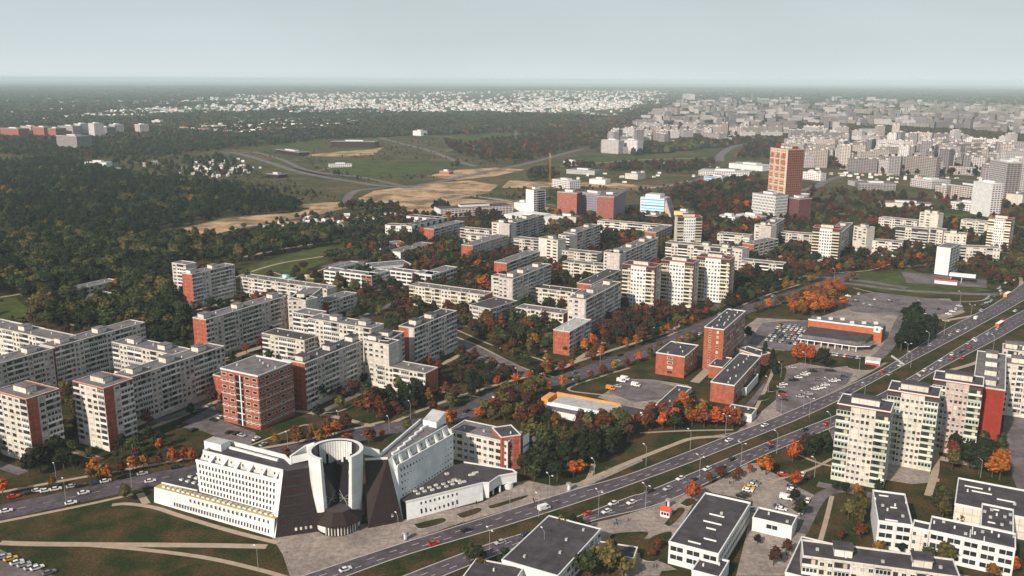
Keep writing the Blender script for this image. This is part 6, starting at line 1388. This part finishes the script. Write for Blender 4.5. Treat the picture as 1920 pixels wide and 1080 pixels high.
# ============================================================ CARS, LAMPS, PEOPLE
def car_parts(col):
    pm = 'paint_' + col; body = MB(); pr = [(-2.15, .35), (2.15, .35), (2.2, .75), (1.15, .92), (-1.9, .95), (-2.2, .8)]
    for s in (-1, 1):
        f = [(x, s * .86, z) for x, z in pr]; body.face(f if s < 0 else f[::-1], pm)
    for i in range(len(pr)):
        a, c = pr[i], pr[(i + 1) % len(pr)]; body.face([(a[0], -.86, a[1]), (a[0], .86, a[1]), (c[0], .86, c[1]), (c[0], -.86, c[1])], pm)
    body.prism([(-1.0, -.62, 1.39), (.35, -.62, 1.39), (.35, .62, 1.39), (-1.0, .62, 1.39)], [(-.95, -.58, 1.46), (.3, -.58, 1.46), (.3, .58, 1.46), (-.95, .58, 1.46)], pm)
    cab = MB(); cab.prism([(-1.75, -.78, .94), (1.0, -.78, .92), (1.0, .78, .92), (-1.75, .78, .94)], [(-1.1, -.62, 1.4), (.4, -.62, 1.4), (.4, .62, 1.4), (-1.1, .62, 1.4)], 'glass_dark', pm)
    wh = MB(); wh.cyl((0, -.1, 0), (0, .1, 0), .32, .32, 'tyre', 10)
    hl = MB(); hl.box(0, .06, -.18, .18, 0, .14, 'light_glass')
    return body.mesh('body'), cab.mesh('cabin'), wh.mesh('wheel'), hl.mesh('headlight')
def van_parts(col):
    pm = 'paint_' + col; body = MB(); pr = [(-2.6, .35), (2.5, .35), (2.6, 1.0), (1.9, 1.25), (1.45, 2.1), (-2.55, 2.2)]
    for s in (-1, 1): f = [(x, s * .98, z) for x, z in pr]; body.face(f if s < 0 else f[::-1], pm)
    for i in range(len(pr)): a, c = pr[i], pr[(i + 1) % len(pr)]; body.face([(a[0], -.98, a[1]), (a[0], .98, a[1]), (c[0], .98, c[1]), (c[0], -.98, c[1])], pm)
    cab = MB(); cab.face([(1.92, -.85, 1.27), (1.92, .85, 1.27), (1.5, .8, 2.05), (1.5, -.8, 2.05)], 'glass_dark')
    for s in (-1, 1): cab.face([(.5, s * 1.0, 1.2), (1.7, s * 1.0, 1.2), (1.4, s * 1.0, 1.95), (.5, s * 1.0, 1.95)], 'glass_dark')
    wh = MB(); wh.cyl((0, -.12, 0), (0, .12, 0), .36, .36, 'tyre', 10); hl = MB(); hl.box(0, .06, -.18, .18, 0, .2, 'light_glass')
    return body.mesh('body'), cab.mesh('windows'), wh.mesh('wheel'), hl.mesh('headlight')
CP = {c: car_parts(c) for c in CARCOL}; VP_ = {c: van_parts(c) for c in ('white', 'orange', 'yellow', 'silver')}
def joined(parts):
    vs, fs, mi, ms = [], [], [], []
    def add(me, off):
        base = len(vs); vs.extend([(v.co.x + off[0], v.co.y + off[1], v.co.z + off[2]) for v in me.vertices])
        for p in me.polygons:
            mt = me.materials[p.material_index]
            if mt not in ms: ms.append(mt)
            fs.append([base + v for v in p.vertices]); mi.append(ms.index(mt))
    add(parts[0], (0, 0, 0)); add(parts[1], (0, 0, 0))
    for x in (-1.35, 1.35):
        for y in (-.8, .8): add(parts[2], (x, y, .32))
    m = bpy.data.meshes.new('car'); m.from_pydata(vs, [], fs); [m.materials.append(x) for x in ms]; m.polygons.foreach_set('material_index', mi); m.update(); return m
CJ = {c: joined(CP[c]) for c in CP}; NCAR = [0]
ROADZ = 0.16
def car(px, py, ang, col, where, van=False, world=None):
    if NCAR[0] >= 299: return
    NCAR[0] += 1; p = world if world is not None else G(px, py, .15); near = p.length < 520; kind = 'van' if van else 'car'
    if near or van:
        P_ = VP_[col] if van else CP[col]; r = bpy.data.objects.new('parked_' + kind if 'parked' in where else kind, None); COL.objects.link(r)
        link(bpy.data.objects.new('body', P_[0]), r); link(bpy.data.objects.new('windows', P_[1]), r)
        for x in (-1.35, 1.35):
            for y in (-.8, .8): o = bpy.data.objects.new('wheel', P_[2]); o.location = (x * (1.15 if van else 1), y * (1.12 if van else 1), .33); link(o, r)
        for y in (-.6, .6): o = bpy.data.objects.new('headlight', P_[3]); o.location = (2.5 if van else 2.17, y, .8 if van else .62); link(o, r)
    else: r = link(bpy.data.objects.new('parked_car' if 'parked' in where else 'car', CJ[col]))
    r.location = (p.x, p.y, ROADZ); r.rotation_euler = (0, 0, ang); tag(r, '', kind, 'cars ' + where); later(r, '%s %s %s' % (col, kind, where), p.x, p.y); return r
def tangent(line, p):
    best = min(range(len(line) - 1), key=lambda i: ((line[i] + line[i + 1]) / 2 - p).length); d = line[best + 1] - line[best]; return math.atan2(d.y, d.x)
LU = smooth(GP(U_S)); LL = smooth(GP(L_N)); LS = smooth(GP(ST))
rc = lambda: random.choices(list(CARCOL), [4, 4, 3, 1.6, 1, 3, .3, .15])[0]
for x, y, c, v in [(1020, 955, 'white', 1), (874, 995, 'black', 0), (813, 1021, 'red', 0), (1367, 827, 'white', 0), (1434, 799, 'white', 0), (648, 1070, 'white', 0), (1688, 686, 'white', 0), (1655, 698, 'red', 0), (1745, 648, 'silver', 0), (1797, 622, 'white', 0), (1830, 598, 'white', 1), (1590, 738, 'black', 0), (1812, 617, 'silver', 0), (1782, 629, 'silver', 0), (1668, 703, 'silver', 0), (1848, 598, 'grey', 0)]:
    p = G(x, y).to_2d(); car(x, y, tangent(LU, p) , c, 'on the upper carriageway', bool(v))
for x, y, c in [(1032, 986, 'silver'), (1102, 965, 'red'), (1137, 961, 'white'), (1150, 946, 'white'), (1184, 944, 'white'), (1218, 922, 'black'), (1252, 918, 'silver'), (1300, 901, 'dark blue'), (1276, 899, 'white'), (1326, 881, 'white'), (1353, 879, 'black'), (1371, 863, 'black'), (1443, 840, 'dark blue'), (1446, 832, 'red'), (1508, 808, 'black'), (1550, 796, 'red'),
                (988, 1003, 'black'), (992, 1016, 'black'), (938, 1019, 'silver'), (1785, 666, 'white'), (1764, 677, 'white'), (1803, 661, 'black'), (1818, 652, 'red'), (1815, 645, 'silver'), (1830, 640, 'white'), (1826, 637, 'white'), (1852, 627, 'silver'), (1733, 696, 'white'), (1748, 693, 'silver'), (1804, 673, 'red'), (1786, 673, 'red'), (1903, 584, 'white'), (1880, 601, 'red'), (1870, 618, 'silver')]:
    p = G(x, y).to_2d(); car(x, y, tangent(LL, p) + math.pi, c, 'on the lower carriageway')
for k in range(46):                                    # queue towards the junction
    i = random.uniform(0, 1); x = 1835 + 95 * i; y = 590 - 95 * i + random.uniform(-14, 4); p = G(x, y).to_2d()
    car(x, y, tangent(LU, p), rc(), 'queueing far off')
for x, y, c in [(12, 960, 'white'), (157, 926, 'white'), (282, 904, 'white'), (276, 916, 'black'), (133, 945, 'white'), (918, 728, 'white'), (1080, 712, 'white'), (1070, 710, 'black'), (1163, 667, 'black'), (1158, 679, 'white'), (1279, 636, 'silver'), (930, 745, 'white'), (875, 772, 'black'), (650, 818, 'red'), (1350, 590, 'silver'), (1380, 585, 'white'), (1430, 560, 'grey'), (1450, 556, 'silver'), (1312, 628, 'white'), (1078, 700, 'grey')]:
    p = G(x, y).to_2d(); car(x, y, tangent(LS, p), c, 'on the tree lined street')
for x, y, c in [(25, 933, 'red'), (55, 926, 'black'), (70, 922, 'white'), (86, 922, 'white'), (105, 919, 'white'), (135, 914, 'silver'), (150, 912, 'black'), (180, 907, 'dark blue'), (198, 904, 'white'), (267, 890, 'silver'), (248, 893, 'black'), (330, 878, 'black')]:
    p = G(x, y).to_2d(); car(x, y, tangent(LS, p), c, 'parked along the street')
AA = math.radians(61.5); BB = math.radians(-28.5)
for x, y, c in [(1469, 722, 'white'), (1464, 727, 'silver'), (1466, 736, 'black'), (1468, 743, 'red'), (1470, 750, 'black'), (1485, 714, 'black'), (1490, 713, 'black'), (1497, 709, 'white'), (1512, 701, 'white'), (1508, 704, 'white'), (1524, 697, 'black'), (1529, 695, 'grey'), (1553, 696, 'black'), (1560, 696, 'black'), (1534, 713, 'grey'), (1500, 745, 'silver'), (1507, 742, 'grey'), (1516, 740, 'silver'), (1528, 731, 'white'), (1534, 729, 'white'), (1541, 728, 'white'), (1548, 723, 'white'), (1561, 716, 'white'), (1568, 714, 'white'), (1573, 712, 'dark blue'), (1582, 707, 'dark blue'), (1486, 690, 'silver')]:
    car(x, y, BB + .3 + random.uniform(-.1, .1), c, 'parked below the supermarket')
o_ = G(1436, 640); uu = Vector((math.cos(BB), math.sin(BB))); vv = Vector((-uu.y, uu.x))
for r in range(9):
    for c in range(9):
        if random.random() < .86: q = o_.to_2d() + uu * c * 3.0 + vv * (r * 5.4 + 2) + Vector((random.uniform(-.3, .3), 0)); car(0, 0, AA, rc(), 'parked in the dense lot', world=Vector((q.x, q.y, 0)))
for i in range(13): q = G(1556, 665).to_2d().lerp(G(1612, 673).to_2d(), i / 12); car(0, 0, AA, rc(), 'parked before the supermarket', world=Vector((q.x, q.y, 0)))
for x, y in [(1605, 565), (1620, 570), (1632, 574), (1640, 562), (1668, 565), (1690, 570), (1712, 576), (1722, 566), (1735, 588), (1760, 580), (1778, 590), (1785, 585), (1792, 580), (1798, 575), (1650, 580), (1752, 590), (1590, 556), (1610, 552)]:
    car(x, y, random.choice([AA, BB]), rc(), 'parked behind the supermarket')
for x, y, c in [(1416, 906, 'grey'), (1411, 911, 'silver'), (1405, 916, 'yellow'), (1402, 921, 'white'), (1397, 929, 'black'), (1390, 932, 'black'), (1485, 914, 'black'), (1486, 920, 'white'), (1465, 956, 'white'), (1461, 951, 'dark blue'), (1514, 940, 'white'), (1508, 950, 'black'), (1502, 962, 'white'), (1410, 957, 'silver'), (1467, 891, 'red'), (1505, 891, 'white'), (1517, 896, 'black'), (1483, 930, 'black')]:
    car(x, y, BB + random.uniform(-.1, .1) if x < 1500 else AA, c, 'parked by the hall')
car(1474, 936, BB, 'white', 'parked by the hall', True)
for x, y, c in [(444, 814, 'black'), (415, 784, 'white'), (400, 789, 'black'), (345, 798, 'black'), (363, 808, 'black'), (453, 818, 'silver'), (481, 825, 'white'), (494, 835, 'silver'), (430, 812, 'black'), (394, 762, 'silver'), (375, 770, 'grey')]: car(x, y, random.choice([AA, BB]), c, 'parked below the office')
for x, y, c in [(20, 1050, 'yellow'), (32, 1057, 'white'), (45, 1061, 'silver'), (58, 1066, 'silver'), (70, 1067, 'white'), (92, 1076, 'grey'), (8, 1046, 'silver')]: car(x, y, AA - .3, c, 'parked at the bottom left corner')
for x, y, c, v in [(1165, 716, 'white', 1), (1172, 712, 'white', 1), (1192, 724, 'white', 1), (1145, 730, 'orange', 1), (1158, 726, 'silver', 0), (1220, 735, 'black', 0), (1232, 726, 'black', 0), (1012, 807, 'white', 0), (1606, 556, 'white', 1), (1725, 571, 'white', 1), (1750, 574, 'white', 1), (1797, 573, 'white', 1)]: car(x, y, BB, c, 'parked on the open yards', bool(v))
for x, y, c in [(1305, 738, 'black'), (1300, 745, 'silver'), (1304, 732, 'grey'), (1345, 705, 'white'), (1316, 757, 'grey'), (895, 653, 'white'), (905, 660, 'black'), (1020, 655, 'dark blue'), (1025, 652, 'silver'), (955, 675, 'white'), (965, 680, 'dark blue'), (690, 640, 'yellow'), (870, 640, 'silver'), (600, 590, 'white'), (1112, 632, 'white'), (1902, 820, 'white'), (1900, 836, 'silver'), (1898, 848, 'black'), (140, 800, 'white'), (132, 810, 'silver'), (138, 818, 'white'), (130, 830, 'silver'), (115, 748, 'silver')]: car(x, y, random.choice([AA, BB]), c, 'parked between the blocks')
for k in range(30):
    x = random.uniform(1850, 1925); y = 590 - (x - 1850) * .9 + random.uniform(4, 30); car(x, y, tangent(LL, G(x, y).to_2d()), rc(), 'in the lower queue')
# buses
def bus(px, py, ang, m, label):
    p = G(px, py); r = root('bus', label, 'bus', (p.x, p.y, .16), ang); b = MB(); b.box(-6, 6, -1.25, 1.25, .4, 3.0, m, 'signwhite', True); b.build('body', r)
    b = MB(); 
    for s in (-1.27, 1.27): b.face([(-5.6, s, 1.5), (5.6, s, 1.5), (5.6, s, 2.5), (-5.6, s, 2.5)], 'glass_dark')
    b.face([(6.02, -1.1, 1.3), (6.02, 1.1, 1.3), (6.02, 1.1, 2.7), (6.02, -1.1, 2.7)], 'glass_dark'); b.build('windows', r)
    for x in (-4, 4):
        for y in (-1.15, 1.15): o = bpy.data.objects.new('wheel', VP_['white'][2]); o.location = (x, y, .42); o.scale = (1.3, 1, 1.3); link(o, r)
bus(1874, 612, tangent(LL, G(1874, 612).to_2d()), 'orangewall', 'orange and white city bus near the right end of the boulevard'); bus(1888, 556, tangent(LU, G(1888, 556).to_2d()), 'yellowwall', 'yellow bus in the traffic queue at the far right')
# street lamps
def lamp(px, py, h=10, arms=2, ang=0):
    p = G(px, py); r = root('street_lamp', '', 'street lamp', p, ang, 'street lamps'); b = MB(); b.cyl((0, 0, 0), (0, 0, h), .12, .07, 'steel', 6); b.build('pole', r)
    for s in ((-1, 1) if arms == 2 else (1,)):
        b = MB(); b.cyl((0, 0, h - .1), (0, s * 1.8, h + .9), .06, .05, 'steel', 5); b.build('arm', r); b = MB(); b.box(-.18, .18, s * 1.8 - .45, s * 1.8 + .45, h + .8, h + 1.0, 'signwhite', None, True); b.build('lamp_head', r)
    later(r, '%s grey street lamp' % ('twin armed' if arms == 2 else 'single armed'), p.x, p.y)
for x, y, h, a in [(747, 1010, 9, 1), (855, 986, 9, 1), (918, 1044, 10, 2), (1030, 936, 10, 2), (1010, 971, 9, 1), (956, 942, 7, 1), (1122, 968, 10, 2), (1114, 907, 10, 1), (1210, 956, 10, 2), (1211, 874, 9, 1), (1294, 844, 9, 1), (1360, 818, 10, 2), (1311, 899, 10, 2), (1389, 873, 10, 2), (1456, 851, 10, 1), (1517, 784, 10, 2), (107, 912, 9, 1), (124, 942, 9, 1), (247, 914, 9, 1), (1464, 778, 9, 1), (1506, 768, 9, 1), (1550, 742, 9, 1),
                   (540, 846, 8, 1), (635, 805, 8, 1), (730, 815, 8, 1), (770, 785, 8, 1), (1020, 1045, 10, 1), (970, 720, 8, 1), (1125, 690, 9, 1), (1024, 700, 8, 1), (1555, 810, 9, 1), (1509, 688, 8, 1), (1464, 708, 8, 1), (1610, 700, 9, 1), (1740, 650, 9, 1), (1800, 570, 9, 1), (1862, 656, 9, 1), (1707, 690, 9, 1), (1620, 752, 9, 1), (1655, 500, 9, 1), (1564, 525, 9, 1), (1226, 600, 8, 1), (1230, 640, 8, 1), (1527, 895, 8, 1), (1838, 896, 8, 1), (1440, 736, 8, 1), (484, 1070, 8, 1), (1700, 672, 9, 2), (1770, 628, 9, 2), (1820, 596, 9, 2)]:
    lamp(x, y, h, a, tangent(LU, G(x, y).to_2d()))
# people (one continuous skinned figure each)
def person_mesh(shirt, seed):
    r = random.Random(seed); v = [(0, 0, .95), (0, 0, 1.2), (0, 0, 1.42), (0, .01, 1.52), (0, .02, 1.66), (.12, 0, .9), (.13, .06, .5), (.13, .1 * r.choice((-1, 1)), .05), (-.12, 0, .9), (-.13, -.06, .5), (-.13, -.05, .05), (.2, 0, 1.4), (.26, .02, 1.14), (.25, .12, .9), (-.2, 0, 1.4), (-.26, 0, 1.14), (-.25, .1, .9), (.13, .22, .03), (-.13, .1, .03)]
    e = [(0, 1), (1, 2), (2, 3), (3, 4), (0, 5), (5, 6), (6, 7), (0, 8), (8, 9), (9, 10), (2, 11), (11, 12), (12, 13), (2, 14), (14, 15), (15, 16), (7, 17), (10, 18)]
    rad = [.15, .14, .15, .06, .11, .09, .065, .05, .09, .065, .05, .07, .05, .04, .07, .05, .04, .04, .04]
    me = bpy.data.meshes.new('person'); me.from_pydata(v, e, []); o = bpy.data.objects.new('person', me); COL.objects.link(o); sk = o.modifiers.new('skin', 'SKIN'); sk.use_smooth_shade = True
    if not me.skin_vertices: me.attributes.new
    for i, d in enumerate(me.skin_vertices[0].data): d.radius = (rad[i], rad[i] * .85); d.use_root = (i == 0)
    bpy.context.view_layer.update(); ev = o.evaluated_get(bpy.context.evaluated_depsgraph_get()); nm = bpy.data.meshes.new_from_object(ev); bpy.data.objects.remove(o)
    for mm in (shirt, 'cloth_dark', 'skin'): nm.materials.append(MATS[mm])
    nm.materials.clear() if False else None
    for p in nm.polygons: z = p.center.z; p.material_index = (2 if z > 1.55 else (0 if z > .95 else 1)) + (len(nm.materials) - 3)
    return nm
PM = {c: person_mesh('cloth_' + c, i) for i, c in enumerate(('blue', 'dark', 'red'))}
for x, y, c, lab in [(1152, 984, 'blue', 'person in a blue jacket, left of a pair on the plaza'), (1158, 985, 'blue', 'person in a blue jacket, right of a pair on the plaza'), (1156, 980, 'dark', 'person in dark clothes just behind the blue pair on the plaza'), (1178, 977, 'red', 'person in red standing alone on the plaza right of the pair'),
    (1226, 1064, 'dark', 'left of two people in dark clothes near the small dark roofed shop'), (1231, 1064, 'dark', 'right of two people in dark clothes near the small dark roofed shop'), (1000, 940, 'dark', 'person waiting at the kerb by the upper carriageway'), (1002, 944, 'red', 'person in dark red at the kerb by the upper carriageway'), (893, 946, 'dark', 'person walking past the low podium of the white complex'),
    (1136, 884, 'dark', 'person walking on the long footpath beside the boulevard'), (1284, 835, 'dark', 'person farther along the long footpath'), (558, 1000, 'red', 'person in red by the dark end wall of the white complex'), (1219, 950, 'dark', 'person walking near the lower carriageway lamp'), (1368, 908, 'dark', 'person crossing between the orange maples'), (765, 1007, 'dark', 'person beside the dark advertising column')]:
    p = G(x, y); o = bpy.data.objects.new('person', PM[c]); o.location = (p.x, p.y, .08); o.rotation_euler = (0, 0, random.uniform(0, 6.28)); tag(o, lab, 'person'); link(o)
resolve(PEND, LANDW)
FL = [('the two white slabs', 1160, 275), ('the estate white slab', 1330, 258), ('the long white estate building', 1424, 256), ('the orange high rise', 1465, 290), ('the curved road end', 1400, 270), ('the white low estate building', 1555, 236), ('the factory hall', 1645, 320),
      ('the tall pale slab tower', 1880, 320), ('the dark wood strip', 1740, 258), ('the white skyline tower', 1287, 200), ('the dark factory roof', 1750, 300), ('the right edge woods', 1900, 275), ('the far estate centre', 1600, 275)]
resolve(FPEND, [(n, G(x, y).to_2d(), (x, y)) for n, x, y in FL])
# ============================================================ HAZE
HZ = MB(); HZ.box(-46000, 46000, -400, 61000, -1.2, 178, 'kerb', None, True); ho = HZ.build('haze'); ho['kind'] = 'stuff'; ho['label'] = 'thin pale haze over the city'; ho['category'] = 'haze'
ho.data.materials.clear(); hm = bpy.data.materials.new('haze'); hm.use_nodes = True; hm.node_tree.nodes.clear(); oo = hm.node_tree.nodes.new('ShaderNodeOutputMaterial'); vo = hm.node_tree.nodes.new('ShaderNodeVolumePrincipled')
vo.inputs['Color'].default_value = (0.74, 0.93, 1.0, 1); vo.inputs['Density'].default_value = 0.00006; vo.inputs['Anisotropy'].default_value = -0.12; hm.node_tree.links.new(vo.outputs[0], oo.inputs['Volume']); ho.data.materials.append(hm)
print('OBJECTS', len(bpy.data.objects), 'CARS', NCAR[0])
